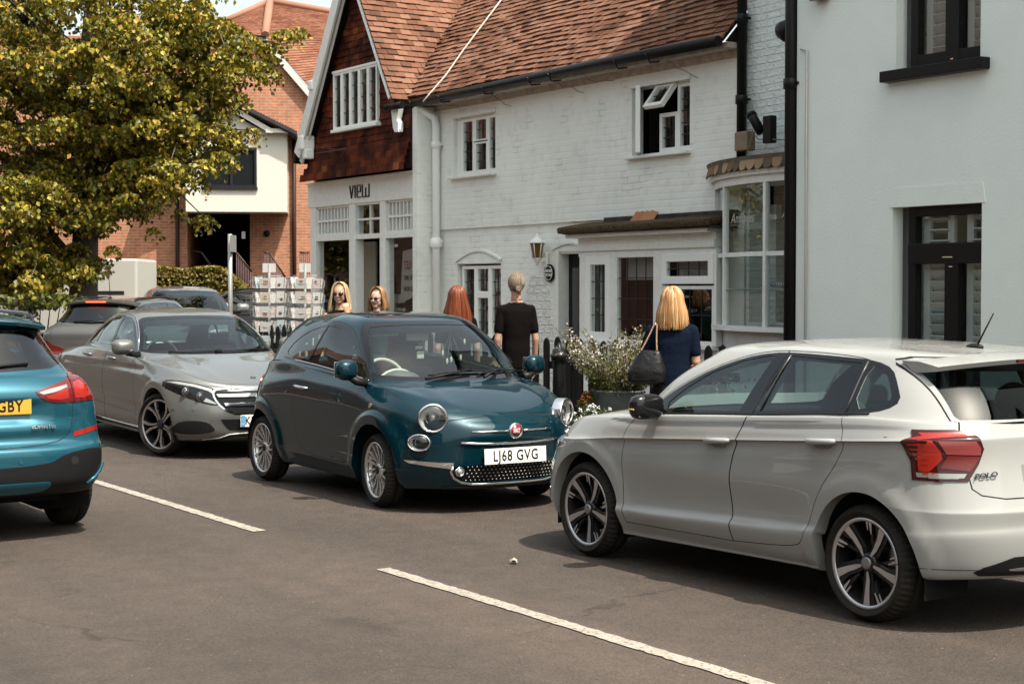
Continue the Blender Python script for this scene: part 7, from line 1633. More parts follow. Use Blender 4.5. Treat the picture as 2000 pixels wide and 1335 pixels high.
# oriel roof: dark slates falling to the right and to the left from the brick wall
ra, rb_, rc, rd = bl_(440,198,0.0), bl_(578,266,-1.3), bl_(440,198,0.0), bl_(300,262,-1.3)
mb = MB()
R0 = bl_(442,200,-1.35); R1 = bl_(580,268,-1.35); Lf = bl_(300,262,-1.35)
for A, B in ((R0, R1), (Lf, R0)):
    vs = [A, B, Vector((B.x, .05, B.z)), Vector((A.x, .05, A.z))]; vs2 = [v + Vector((0,0,.10)) for v in vs]; mb.add(vs+vs2, [(0,1,2,3),(7,6,5,4),(0,4,5,1),(1,5,6,2),(2,6,7,3),(3,7,4,0)])
ro_ = mb.build('boxed_storey_roof', P('slate_dark', (.045,.040,.042), .8, noise=(9,(.08,.07,.07),.2)), bb)
mb = MB()
for k in range(26):
    p = R0.lerp(R1, k/26); mb.box(p.x, p.x+.07, -1.40, -1.30, p.z+.03, p.z+.13)
mb.build('ridge_tiles', MATS['slate_dark'], ro_)
mb = MB(); g0, g1, g2 = bl_(452,216,-1.30), bl_(530,262,-1.30), bl_(380,246,-1.30)
for A, B in ((g0, g1), (g2, g0)):
    mb.add([A, B, B+Vector((0,0,.14)), A+Vector((0,0,.14)), A+Vector((0,.05,0)), B+Vector((0,.05,0)), B+Vector((0,.05,.14)), A+Vector((0,.05,.14))], [(0,1,2,3),(7,6,5,4),(0,4,5,1),(3,2,6,7)])
mb.add([bl_(452,222,-1.12), bl_(528,264,-1.12), bl_(380,264,-1.12)], [(0,1,2)]); mb.box(bl_(518,0,-1.3).x, q1.x+.12, -1.32, -.9, zt2+.02, zt2+.12); mb.build('verge_board', P('cladding_white'), ob)
# main roof: the plane behind the verge, the small hip in front of the ridge
A = bl_(518,72,-.14); B = bl_(700,282,-.14); dirv = (B-A); Cc = bl_(527,6,3.0); ff = .55
Dd = Cc + Vector((5.2, 2.4, -.42))
rfm = islandmat('clay_roof', [(0,(.25,.105,.065)),(.5,(.30,.13,.08)),(1,(.35,.165,.105))], .85, (30,.4), (.9,(.75,.66,.62),.42,.66))
mb = MB(); mb.add([A, B, Dd + Vector((2,0,-1.4)), Dd, Cc], [(0,1,2,3,4)]); mb.build('roof_deck', P('roof_felt'), bb)
def quad_tiles(P00, P10, P11, P01, nu, nv, name, up):
    mb = MB(); rnd = random.Random(3); nn = (P10-P00).cross(P01-P00).normalized()
    if nn.z < 0: nn = -nn
    for j in range(nv):
        for i in range(nu):
            u0, u1, v0, v1 = i/nu, (i+1)/nu, j/nv, (j+1.08)/nv
            f = lambda u, v: P00*(1-u)*(1-v) + P10*u*(1-v) + P11*u*v + P01*(1-u)*v
            h = nn*(.02*rnd.uniform(.8,1.3)); a, b, c, d = f(u0,v0)+h, f(u1,v0)+h, f(u1,min(1,v1))+h*.2, f(u0,min(1,v1))+h*.2; mb.add([a,b,c,d,a-h*1.2,b-h*1.2], [(0,1,2,3),(0,4,5,1)])
    return mb.build(name, rfm, bb, merge=False)
quad_tiles(B, Dd + Vector((2,0,-1.4)), Cc.lerp(Dd,1), A.lerp(A, 1), 1, 1, 'roof_under', 0) if False else None
# courses run level: from the verge edge (A..B) across to the right
Br = Dd + Vector((2,0,-1.4))
quad_tiles(B, B + (Br-B)*1.0, Dd, A.lerp(Cc, .0), 40, 44, 'roof', 0)
quad_tiles(A, A + Vector((.01,0,0)), Dd, Cc, 30, 10, 'roof', 0) if False else None
quad_tiles(A, Dd, Cc + (Dd-Cc)*.02, Cc, 34, 26, 'roof_upper', 0)
E0 = bl_(425,60,-.14); E1 = bl_(518,72,-.14); F0 = bl_(415,56,2.6)
quad_tiles(E0, E1, Cc, F0, 16, 22, 'hip_roof', 0)
mb = MB(); mb.tube([E1 + Vector((0,0,.04)), Cc + Vector((0,0,.06))], .11, 8); mb.tube([Cc + Vector((0,0,.05)), Dd + Vector((0,0,.05))], .10, 8); mb.tube([F0+Vector((0,0,.04)), Cc+Vector((0,0,.05))], .09, 8); mb.build('ridge_tiles', P('clay_ridge', (.40,.18,.11), .8), bb)
mb = MB(); 
def vb(mb, A, B, w_, y0, y1):
    d = (B-A).normalized(); mb.add([Vector((p.x, y, p.z - dz)) for y in (y0, y1) for p, dz in ((A,0),(B,0),(B,w_),(A,w_))], [(0,1,2,3),(7,6,5,4),(0,4,5,1),(1,5,6,2),(2,6,7,3),(3,7,4,0)])
vb(mb, bl_(425,66,-.15), bl_(520,76,-.15), .16, -.17, -.10); vb(mb, bl_(518,76,-.15), bl_(700,288,-.15), .20, -.17, -.10); mb.build('verge_board', P('cladding_white'), bb)
mb = MB(); vb(mb, bl_(425,62,-.2), bl_(520,71,-.2), .05, -.25, -.16); mb.build('gutter', P('gutter_black'), bb)
# sash window on the left part, pipes, sign, plaque, railings
a, b = bl_(224,345,-.02), bl_(280,288,-.02); mb = MB(); mb.box(a.x, b.x, -.03, 0.02, a.z, b.z); wq = mb.build('sash_window', P('dark_pane'), bb)
mb = MB(); fw = .05; mb.box(a.x-fw, a.x, -.07, .01, a.z-fw, b.z+fw); mb.box(b.x, b.x+fw, -.07, .01, a.z-fw, b.z+fw); mb.box(a.x, b.x, -.07, .01, a.z-fw*1.5, a.z); mb.box(a.x, b.x, -.07, .01, b.z, b.z+fw); mb.box(a.x, b.x, -.065, -.02, (a.z+b.z)/2-.025, (a.z+b.z)/2+.025); mb.build('window_frame', UPVC, wq)
mb = MB(); mb.box(a.x-.1, b.x+.1, -.05, .01, a.z-.20, a.z-.08); mb.build('brick_sill', P('sill_red', (.38,.12,.06), .8), bb)
for pxa in (346, 574): 
    t0 = bl_(pxa, 270 if pxa > 400 else 380, -.08); mb = MB(); mb.tube([(t0.x,-.08,t0.z),(t0.x,-.08,zb)], .05, 8); mb.build('downpipe', P('pipe_brown', (.04,.018,.014), .5), bb)
p_ = bl_(521,456,-.02); mb = MB(); mb.lathe([(.08,-.02),(.08,.02),(0,.02)], 20, frame(p_,(1,0,0),(0,0,1))); mb.build('wall_plaque', P('plaque_black'), bb)
a, b = bl_(472,466,-.02), bl_(479,452,-.02); mb = MB(); mb.box(a.x,b.x,-.03,0,a.z,b.z); mb.build('notice', UPVC, bb)
def railing(p0, p1, n, y, nm='railing'):
    A, B = bl_(p0[0],p0[1],y), bl_(p1[0],p1[1],y); mb = MB(); mb.tube([A, B], .025, 6)
    for i in range(n+1): q = A.lerp(B, i/n); mb.tube([q, (q.x,q.y,GND-.3)], .014, 5)
    return mb.build(nm, P('rail_dark_red', (.06,.018,.014), .6), bb)
railing((516,493),(527,494),4,-.9); railing((527,494),(560,545),12,-.9); railing((586,493),(604,493),5,-.9)
railing((462,493),(492,530),9,-.9)
mb = MB(); mb.tube([bl_(363,490,1.0), bl_(393,492,1.0), bl_(420,530,1.0)], .035, 6); mb.build('handrail', P('rail_grey', (.22,.20,.19), .4, .5), bb)
# ------------------------------------------------------------------ hedge, tree
def leaves(name, pts, size, mat, parent=None, seed=1, droop=.5, aspect=.8, nrm=None):
    """a leaf (two folded quads) at every point"""
    rnd = np.random.RandomState(seed); n = len(pts); c = np.array(pts, float)
    sc = size*rnd.uniform(.65, 1.25, n)[:, None]
    d = rnd.normal(size=(n,3)); d[:, 2] -= droop*1.6; d /= np.linalg.norm(d, axis=1)[:, None]
    if nrm is None: r = rnd.normal(size=(n,3)); r[:, 2] += 1.1; 
    else: r = nrm + rnd.normal(size=(n,3))*.55
    s = np.cross(d, r); s /= np.linalg.norm(s, axis=1)[:, None]+1e-9; u = np.cross(s, d)
    a = c - d*sc*.5; t = c + d*sc*.5; w = sc*aspect*.5
    l = c + s*w + u*w*.35 - d*sc*.08; q = c - s*w + u*w*.35 - d*sc*.08
    V = np.stack([a, l, t, q], 1).reshape(-1, 3); me = bpy.data.meshes.new(name); F = np.arange(n*4).reshape(n, 4)
    tri = np.concatenate([F[:, [0,1,2]], F[:, [0,2,3]]], 1).reshape(-1, 3)
    me.vertices.add(len(V)); me.vertices.foreach_set('co', V.ravel()); me.loops.add(len(tri)*3); me.loops.foreach_set('vertex_index', tri.ravel()); me.polygons.add(len(tri)); me.polygons.foreach_set('loop_start', np.arange(0, len(tri)*3, 3)); me.polygons.foreach_set('loop_total', np.full(len(tri), 3)); me.update(calc_edges=True); me.validate()
    me.materials.append(mat); o = bpy.data.objects.new(name, me); COL.objects.link(o)
    if parent: o.parent = parent
    return o
LEAF = islandmat('lime_leaf', [(0,(.06,.075,.010)),(.3,(.17,.17,.018)),(.6,(.33,.28,.024)),(.85,(.50,.38,.035)),(1,(.50,.25,.04))], .5, transl=.12)
tp = at(150, 600, 31.0); tree = empty('lime_tree', (tp.x, tp.y, GZ(tp.x)-.05), 0, 'large lime tree with dense yellow-green leaves filling the upper left', 'tree')
def tl_(px, py, D=31.0): return at(px, py, D) - tree.location
rnd = random.Random(7)
lobes = [(60,40,270,200,2.6),(250,95,150,120,1.7),(355,270,90,72,1.1),(150,300,150,130,2.2),(30,420,160,140,2.3),(195,385,95,75,1.5),(330,40,62,52,.9),(290,340,66,50,1.0),(400,140,38,60,.6),(420,60,30,34,.5),(20,540,66,34,1.2),(80,515,52,30,1.0),(300,180,90,60,1.2),(-60,200,190,320,2.6)]
mb = MB(); base = Vector((0,0,0)); mb.tube([base, (0.1,0.1,1.6), (.0,.2,3.2), (.2,.1,5.2), (.1,.3,7.4)], [.34,.27,.23,.17,.08], 12)
clumps = []
for lx, ly, rx, ry, rd in lobes:
    for k in range(int(rx*ry/1500) + 4):
        while True:
            a, b, c = rnd.uniform(-1,1), rnd.uniform(-1,1), rnd.uniform(-1,1); q = a*a+b*b+c*c
            if .45 < q < 1.05: break
        bc = tl_(lx+rx*a, ly+ry*b, 31.0 + rd*c); od = Vector((a, c, 0)); br_ = rnd.uniform(.30,.62)      # a bough, hanging outwards
        for m_ in range(rnd.randint(4, 7)):
            t = rnd.uniform(-1,1); clumps.append((bc + Vector((rnd.gauss(0,br_), rnd.gauss(0,br_), rnd.gauss(0,br_*.42) - .12*abs(t))), rnd.uniform(.15,.34)))
    e = tl_(lx, ly); s0 = Vector((.1,.15,min(6.2, max(1.9, e.z*.55)))); md = (s0+e)/2 + Vector((rnd.uniform(-.3,.3), rnd.uniform(-.3,.3), .35)); mb.tube([s0, md, e], [.10,.07,.03], 7)
for c, r in clumps[::3]:
    n_ = min(lobes, key=lambda L_: (tl_(L_[0], L_[1]) - c).length); e = tl_(n_[0], n_[1]); mb.tube([e, (e+c)/2 + Vector((0,0,.1)), c], [.028,.018,.008], 5)
mb.build('trunk', P('bark', (.10,.075,.055), .9, bump=(30,.8)), tree)
pts = []
for c, r in clumps:
    n_ = int(210*(r/.33)**2); 
    for k in range(n_):
        t = rnd.random()*2*PI; ph = math.acos(rnd.uniform(-1,1)); q = r*(rnd.random()**.42)*rnd.uniform(.75,1.15); p = c + Vector((q*math.sin(ph)*math.cos(t)*1.25, q*math.sin(ph)*math.sin(t)*1.25, q*math.cos(ph)*.62 - .20*(q/r)**2)); pts.append((p.x,p.y,p.z))
for k in range(9000):
    lx, ly, rx, ry, rd = rnd.choice(lobes); a, b, c = [rnd.gauss(0,.34) for _ in range(3)]; p = tl_(lx+rx*a, ly+ry*b, 31.0+rd*c); pts.append((p.x,p.y,p.z))
leaves('crown', pts, .098, LEAF, tree, 3, .8)
# hedge in front of the offices
h0 = at(275, 560, 38); h1 = at(500, 560, 38); hz = GZ(h0.x)
hd = empty('clipped_hedge', tuple(((h0+h1)/2).xy) + (hz,), math.atan2((h1-h0).y, (h1-h0).x), 'long clipped yellow-green hedge in front of the brick offices', 'hedge')
hw = (h1-h0).xy.length; zt_ = at(380, 524, 38).z - hz
mb = MB(); mb.box(-hw/2-1.2, hw/2-1.0, -.30, .30, 0, zt_-.2, bev=.25); mb.build('hedge_core', P('hedge_dark', (.03,.035,.008), .9), hd)
pts = []; nr = []
for k in range(15000):
    x = rnd.uniform(-hw/2-1.3, hw/2); f = rnd.random(); edge = min(1, (hw/2-x)/.8); top_ = zt_*(.55+.45*math.sqrt(max(0, edge))) if x > 0 else zt_; top_ += .03*math.sin(x*5)
    if f < .45: p = (x, rnd.uniform(-.42,.42), top_ + rnd.uniform(-.08,.02)); nn_ = (0,-.2,1)
    else: p = (x, -.42 + rnd.uniform(-.03,.10), rnd.uniform(.1, top_)); nn_ = (0,-1,.5)
    pts.append(p); nr.append(nn_)
leaves('foliage', pts, .075, islandmat('hedge_leaf', [(0,(.10,.09,.012)),(.5,(.22,.17,.025)),(1,(.34,.25,.04))], .55, transl=.2), hd, 5, .1, nrm=np.array(nr))
# low shrub under the tree with bigger leaves
sb = at(60, 590, 29.0); shb = empty('leafy_shrub', (sb.x, sb.y, GZ(sb.x)), 0, 'leafy shrub with larger bright leaves at the foot of the lime tree', 'shrub')
pts = []
for k in range(800):
    a, b, c = [rnd.gauss(0,.5) for _ in range(3)]; p = at(80+62*a, 588+13*b, 29.0+.7*c) - shb.location
    if p.z > .1: pts.append((p.x,p.y,p.z))
leaves('foliage', pts, .13, islandmat('shrub_leaf', [(0,(.04,.06,.012)),(.5,(.10,.12,.02)),(1,(.22,.22,.04))], .5, transl=.3), shb, 9, .3)
mb = MB()
for k in range(9): p = at(20+20*k, 583, 29.0) - shb.location; mb.tube([(p.x*.4,p.y*.4,0), (p.x*.8,p.y*.8,p.z*.6), p], [.02,.014,.006], 5)
mb.build('stem', MATS['bark'], shb)
# trees beyond, in the gaps, over the roofs and, unseen, in reflections
def far_tree(x, y, h, r, label, seed, dens=1300):
    t = empty('background_tree', (x, y, GZ(x)), 0, label, 'tree', 'trees beyond the buildings'); rr = random.Random(seed); mb = MB(); mb.tube([(0,0,0),(.1,0,h*.4),(0,.1,h*.8)], [.3,.22,.08], 8)
    for k in range(8): a = rr.random()*6.28; mb.tube([(0,0,h*.4),(r*.6*math.cos(a),r*.6*math.sin(a),h*rr.uniform(.55,.9))], [.1,.03], 5)
    mb.build('trunk', MATS['bark'], t); pts = []
    for k in range(34):
        a = rr.random()*6.28; q = rr.random()**.5; c = Vector((r*q*math.cos(a), r*q*math.sin(a), h*rr.uniform(.42,.98)))
        for j in range(dens//34*2): pts.append(tuple(c + Vector((rr.gauss(0,.5), rr.gauss(0,.5), rr.gauss(0,.4)))))
    leaves('crown', pts, .24, LEAF, t, seed, .5); return t
p = at(-120, 560, 60); far_tree(p.x, p.y, 9, 4, 'distant tree behind the white van, at the left edge', 31)
# ------------------------------------------------------------------ white van, dark parked car, far saloon, dark hatch
vp0 = at(-60, 600, 35.5); vp1 = at(268, 600, 35.5)
van = empty('box_van', tuple(((vp0+vp1)/2).xy) + (GZ(vp0.x),), math.atan2((vp1-vp0).y, (vp1-vp0).x), 'white box van parked beyond the tree, its long side towards the camera', 'van')
vl = (vp1-vp0).xy.length; zt_ = at(268, 505, 35.5).z - van.location.z
VW = P('van_white', (.70,.68,.62), .4, coat=.3)
mb = MB(); mb.box(-vl/2+.9, vl/2, -.0, 2.0, .55, zt_, bev=.05); mb.build('box_body', VW, van)
mb = MB(); mb.box(-vl/2-.9, -vl/2+.86, .05, 1.95, .45, zt_-.75, bev=.25); mb.build('cab', VW, van)
mb = MB(); mb.box(-vl/2-.6, -vl/2+.4, .03, .06, 1.25, zt_-.95, bev=.01); mb.build('cab_window', P('dark_pane'), van)
a_ = at(182, 571, 35.5); b_2 = at(243, 571, 35.5); q1_ = (a_-van.location); 
mb = MB(); mb.box(vl/2-.95, vl/2-.28, -.012, .0, at(200,574,35.5).z-van.location.z, at(200,568,35.5).z-van.location.z); mb.build('side_stripe', P('stripe_dark', (.03,.03,.03), .5), van)
mb = MB(); mb.box(vl/2, vl/2+.03, .08, .2, .9, 1.12, bev=.01); mb.build('tail_light', LAMPR(), van)
mb = MB(); mb.box(-vl/2-.7, vl/2-.1, .3, 1.7, .38, .55); mb.build('chassis', WELL(), van)
for x in (-vl/2+.1, vl/2-1.0): wheel('wheel', van, (x, .12, .36), -1, .36, .2, .22, 'plain', detail=False)
sal = make_merc('saloon_car', True, 'pale silver saloon further off, facing us beside the signpost', car_paint('pale_silver', (.32,.33,.32), .5, .33), (0,0), 0, 6, 5)
p = at(358, 600, 31.5); th = math.radians(-88); sal.location = (p.x, p.y, GZ(p.x)+.12); sal.rotation_euler = (0,0,math.atan2(-FW.y,-FW.x)+math.radians(20)); sal['group'] = 'cars further up the street'
for c in sal.children:
    if c.name.startswith('mirror'): pass
p = at(166, 640, 26.2)
hat = make_suv('estate_car', (p.x, p.y, GZ(p.x)), 0, False, 'dark grey estate car driving away with its high brake light glowing red')
hat.rotation_euler = (0,0,math.atan2(FW.y,FW.x)-math.radians(9)); fw2 = Vector((math.cos(hat.rotation_euler.z), math.sin(hat.rotation_euler.z), 0)); q_ = p + fw2*2.2; hat.location = (q_.x, q_.y, GZ(p.x)-.08); hat['group'] = 'cars further up the street'; hat.scale = (1,1,1.0)
dk_ = make_suv('estate_car', (0,0,0), 0, False, 'black parked car half hidden behind the card racks'); p = at(480, 600, 33.5); dk_.location = (p.x, p.y, GZ(p.x)); dk_.rotation_euler = (0,0,math.atan2(RT.y,RT.x)+PI+.1); dk_['group'] = 'cars further up the street'
for o_ in list(dk_.children_recursive):
    if o_.name.startswith('brake_light'): o_.data.materials[0] = P('lamp_off_red')
    if o_.type == 'MESH':
        for i_, m_ in enumerate(o_.data.materials):
            if m_ and m_.name == 'grey_paint': o_.data.materials[i_] = car_paint('black_paint', (.008,.008,.009), .2, .3)
# ------------------------------------------------------------------ signpost
p = at(450, 600, 25.5); sg = empty('signpost', (p.x, p.y, GZ(p.x)+.1), math.atan2(RT.y,RT.x)+1.45, 'thin grey metal signpost with its small plate seen nearly edge-on', 'signpost')
mb = MB(); zt_ = at(450,457,25.5).z - sg.location.z; mb.tube([(0,0,0),(0,0,zt_)], .036, 12); mb.build('post', P('galvanised', (.42,.41,.39), .45, .5), sg)
mb = MB(); mb.box(-.16,.16,-.055,-.045,zt_-.28,zt_-.02,bev=.003); pz = mb.build('sign_plate', P('plate_grey', (.30,.29,.27), .5), sg); mb = MB(); mb.box(-.05,.05,-.045,-.02,zt_-.24,zt_-.21); mb.box(-.05,.05,-.045,-.02,zt_-.09,zt_-.06); mb.build('bracket', P('plaque_black'), pz)
# ------------------------------------------------------------------ houses across the street, behind the camera (seen in paint and glass)
def opp(x0, x1, h, mat, label, bays, roofm):
    o = empty('terrace_house', ((x0+x1)/2, -6.2, 0), 0, label, 'building', 'houses across the street')
    with Under(o) as R_:
        hs = []; n = bays; wd = (x1-x0)/n
        for i in range(n):
            c = x0 + wd*(i+.5)
            hs += [(c-.5, c+.5, 3.4, 4.8), (c-.55, c+.55, .8, 2.3)] if i % 2 == 0 or n < 2 else [(c-.5, c+.5, 3.4, 4.8), (c-.45, c+.45, .1, 2.2)]
        w = MB(); wall(w, x0, x1, 0, h, -6.2-.3, .3, hs)
        for v in range(len(w.v)): pass
        w.build('wall', mat, R_); g = MB(); fr = MB()
        for a, b, c, d in hs:
            g.box(a, b, -6.36, -6.34, c, d); fr.box(a, b, -6.34, -6.28, (c+d)/2-.03, (c+d)/2+.03); fr.box((a+b)/2-.03, (a+b)/2+.03, -6.33, -6.27, c, d); fr.box(a-.08, b+.08, -6.22, -6.10, c-.1, c)
        g.build('window', P('dark_pane'), R_); fr.build('window_frame', UPVC, R_)
        r = MB(); r.add([(x0,-6.0,h),(x1,-6.0,h),(x1,-10,h+3.6),(x0,-10,h+3.6)], [(0,1,2,3)]); r.add([(x0,-6.2,h),(x0,-10,h),(x0,-10,h+3.6)], [(0,1,2)]); r.add([(x1,-6.2,h),(x1,-10,h),(x1,-10,h+3.6)], [(0,1,2)]); r.build('roof', roofm, R_)
CR = P('cream_render', (.50,.42,.31), .8); RM = P('roof_plain', (.24,.10,.06), .85, noise=(4,(.16,.07,.05),.2))
opp(-30, -22.2, 5.4, CR, 'cream rendered house across the street', 3, RM)
opp(-22, -13.6, 5.8, brickmat('dark_red_brick', (.22,.07,.04),(.28,.10,.055),(.25,.19,.15), .4), 'dark red brick house across the street, the middle one', 3, RM)
opp(-13.4, -6.6, 5.2, P('white_render', (.36,.34,.31), .8), 'white rendered house across the street', 2, RM)
opp(-6.4, 3.5, 6.0, brickmat('brown_brick', (.20,.09,.055),(.25,.12,.07),(.22,.18,.15), .4), 'brown brick house across the street, nearest the camera', 3, RM)
opp(-46, -30.3, 6.4, brickmat('dark_red_brick',0,0,0), 'dark red brick house across the street, second from its far end', 4, RM)
opp(-70, -46.3, 6.8, brickmat('brown_brick',0,0,0), 'brown brick house at the far end of the row across the street', 5, RM)
for x_, y_, h_, r_, sd_ in ((-84,-12,13,6,41),(-97,-4,14,7,42),(-78,-24,12,6,43),(-110,6,15,7,44)):  # unseen trees added so the bow panes reflect dark instead of sky
    far_tree(x_, y_, h_, r_, 'unseen tall tree added to darken window reflections, ' + {41:'behind the last house',42:'second from the end',43:'furthest from the road',44:'at the very end'}[sd_], sd_, 1500)
# ------------------------------------------------------------------ picket fence, bollard, planters, flowers, card racks, litter
FB = P('fence_black', (.014,.013,.013), .6)
fe = empty('picket_fence', (-17.0, 9.72, .11), 0, 'low black picket fence with round-pointed pales in front of the cottage', 'fence')
mb = MB()
for z in (.32, .84): mb.box(-5.4, 5.6, .0, .035, z-.04, z+.04)
mb.build('rail', FB, fe)
for i in range(53):
    x = -5.35 + i*.207; mb = MB(); h = 1.12 + .012*math.sin(i*2.3); pts = [(-.048,0),(.048,0),(.048,h-.07)] + [(.048*math.cos(q)*(1 if True else 1), h-.07 + .075*math.sin(q)) for q in (.4,.8,1.2)] + [(0,h+.012)] + [(-.048*math.cos(q), h-.07 + .075*math.sin(q)) for q in (1.2,.8,.4)] + [(-.048,h-.07)]
    mb.prism(pts, 0, .022, frame((x,.0,.0),(1,0,0),(0,0,1))); mb.build('pale', FB, fe)
bo_ = empty('bollard', (-12.40, 8.45, .11), 0, 'black cast bollard with a beaded collar at the kerb', 'bollard')
mb = MB(); mb.lathe([(0,0),(.085,0),(.085,.06),(.066,.09),(.062,.2),(.058,.96),(.060,.99)], 24); mb.build('post', P('bollard_black', (.016,.015,.016), .4, coat=.2), bo_)
mb = MB(); mb.lathe([(.060,.985),(.076,.99),(.078,1.03),(.074,1.05),(.066,1.055),(.062,1.08),(.046,1.105),(.024,1.118),(.020,1.135),(.008,1.15),(0,1.152)], 28)
for k in range(22): a = 2*PI*k/22; mb.sphere((.078*math.cos(a), .078*math.sin(a), 1.035), .008, 6, 4)
mb.build('cap', P('bollard_black'), bo_)
# tubs
GT = P('zinc', (.20,.25,.25), .6, .35, noise=(5,(.33,.36,.35),.2), bump=(12,.2))
def tub(x, y, rx, ry, h, label, name='planter'):
    o = empty(name, (x, y, .11), .3, label, 'planter'); mb = MB(); n = 28; vs = []
    for r, z in ((.86,0),(.90,.02),(1,h-.02),(1.035,h-.015),(1.035,h),(.95,h),(.93,h-.06)):
        for k in range(n): vs.append((rx*r*math.cos(2*PI*k/n), ry*r*math.sin(2*PI*k/n), z))
    mb.add(vs, [(i*n+k, i*n+(k+1)%n, (i+1)*n+(k+1)%n, (i+1)*n+k) for i in range(6) for k in range(n)], True); mb.build('tub', GT, o)
    mb = MB(); mb.prism([(rx*.93*math.cos(2*PI*k/n), ry*.93*math.sin(2*PI*k/n)) for k in range(n)], h-.10, h-.05); mb.build('soil', P('soil', (.03,.02,.014), .95, bump=(30,1)), o); return o
tub(-11.86, 8.72, .24, .20, .74, 'oval grey zinc tub holding the tall white-flowered plant'); tub(-11.22, 9.10, .26, .2, .72, 'grey zinc tub holding the dark red-leaved plant', 'planter')
def stems(mb, o, n, r0, r1, h0, h1, lean, rad, rr, pts=None, k=5):
    out = []
    for i in range(n):
        a = rr.random()*2*PI; q = r0*rr.random()**.5; p0 = Vector((q*math.cos(a), q*math.sin(a), 0)); h = rr.uniform(h0, h1); l = lean*rr.uniform(.3,1.1); a2 = a + rr.uniform(-.6,.6); P3 = [p0 + Vector((l*math.cos(a2)*t**1.7, l*math.sin(a2)*t**1.7, h*t*(1-.12*t*l/lean))) for t in [j/k for j in range(k+1)]]
        mb.tube(P3, [rad*(1-.6*j/k) for j in range(k+1)], 4, False); out.append(P3)
    return out
rr = random.Random(12)
ga = empty('gaura_plant', (-11.86, 8.72, .80), 0, 'tall airy plant with sprays of small white flowers and arching stems', 'plant')
mb = MB(); st = stems(mb, ga, 150, .22, 1, .28, .70, .42, .0035, rr, k=6); mb.build('stems', P('stem_green', (.12,.13,.04), .7), ga)
pts = []; fl = []
for P3 in st:
    for j in range(1, 7):
        for q in range(7 if j < 5 else 2): v = P3[j].lerp(P3[j-1], rr.random()) + Vector((rr.gauss(0,.02), rr.gauss(0,.02), rr.gauss(0,.015))); pts.append(tuple(v))
    if rr.random() < .5:
        for j in (3, 4, 5, 6):
            for q in range(7):
                v = P3[j].lerp(P3[j-1], rr.random()) + Vector((rr.gauss(0,.016), rr.gauss(0,.016), rr.gauss(0,.02))); fl.append(tuple(v))
leaves('foliage', pts, .055, islandmat('gaura_leaf', [(0,(.06,.07,.02)),(.5,(.16,.17,.045)),(.9,(.28,.25,.07)),(1,(.25,.10,.06))], .6, transl=.25), ga, 21, .0, .28)
leaves('flowers', fl, .024, islandmat('gaura_petal', [(0,(.70,.66,.60)),(.7,(.75,.70,.64)),(1,(.62,.42,.40))], .7, transl=.3), ga, 22, .0, .9)
dp_ = empty('dark_leaved_plant', (-11.22, 9.10, .78), 0, 'bushy dark plant with deep red tips behind the white car bonnet', 'plant'); pts = []; fl = []
for k in range(900): v = Vector((rr.gauss(0,.17), rr.gauss(0,.15), .12+rr.gauss(0,.09))); pts.append(tuple(v))
for k in range(60): fl.append((rr.gauss(0,.16), rr.gauss(0,.14), .24+rr.gauss(0,.05)))
leaves('foliage', pts, .05, islandmat('plum_leaf', [(0,(.012,.014,.008)),(.6,(.035,.035,.016)),(1,(.09,.015,.018))], .6), dp_, 23, .0, .6); leaves('flowers', fl, .03, P('deep_red_petal', (.28,.015,.03), .7), dp_, 24, .0, .9)
def mound(name, x, y, z, sx, sy, sz, label, n, nf, cols, fs, leafcols, seed, ball=True):
    o = empty(name, (x, y, z), 0, label, 'flowers'); r_ = random.Random(seed); pts = []
    for k in range(n):
        a, b = r_.random()*2*PI, math.acos(r_.random()); q = .75+.25*r_.random(); pts.append((sx*q*math.sin(b)*math.cos(a), sy*q*math.sin(b)*math.sin(a), sz*q*math.cos(b)))
    leaves('foliage', pts, .045, islandmat(name+'_leaf', leafcols, .6, transl=.2), o, seed, .0, .4); mb = MB()
    for k in range(nf):
        a, b = r_.random()*2*PI, math.acos(r_.uniform(.05,1)); c = Vector((sx*math.sin(b)*math.cos(a), sy*math.sin(b)*math.sin(a), sz*math.cos(b)))*1.04
        for j in range(7): d = Vector((r_.gauss(0,1), r_.gauss(0,1), r_.gauss(0,1))).normalized()*fs*.7; mb.sphere(c+d, fs*.45, 5, 3)
    mb.build('flowers', islandmat(name+'_bloom', cols, .7), o, merge=False)
    mb = MB(); mb.lathe([(sx*.55, -.30), (sx*.75,-.02), (sx*.7,-.02)], 20); mb.build('pot', P('clay_pot', (.30,.13,.07), .8), o); return o
mound('alyssum', -11.62, 8.30, .47, .27, .24, .26, 'mound of tiny white flowers at the left, beside the bollard', 900, 46, [(0,(.55,.57,.55)),(1,(.68,.69,.66))], .019, [(0,(.05,.07,.02)),(1,(.16,.20,.07))], 31)
mound('alyssum', -11.12, 8.72, .50, .24, .22, .24, 'second mound of tiny white flowers, in front of the zinc tub by the car bonnet', 800, 36, [(0,(.55,.57,.55)),(1,(.68,.69,.66))], .019, [(0,(.05,.07,.02)),(1,(.16,.20,.07))], 32)
mound('marigolds', -12.02, 8.55, .66, .15, .14, .17, 'clump of orange and red flowers between the bollard and the zinc tub', 420, 20, [(0,(.60,.04,.01)),(.5,(.65,.14,.01)),(.7,(.55,.30,.03)),(1,(.65,.05,.03))], .022, [(0,(.10,.10,.02)),(1,(.25,.20,.05))], 33)
mb = MB(); mb.box(-.5,.5,-.12,.12,0,.42,bev=.02); mb.box(-.54,.54,-.16,.16,.42,.50,bev=.02); lw = mb.build('stone_trough', brickmat('pale_stone', (.42,.34,.26),(.50,.42,.33),(.25,.20,.16), .6, bh=.12)); lw.location = (-10.75, 9.35, .11); tag(lw, 'low pale stone trough behind the woman in navy', 'trough')
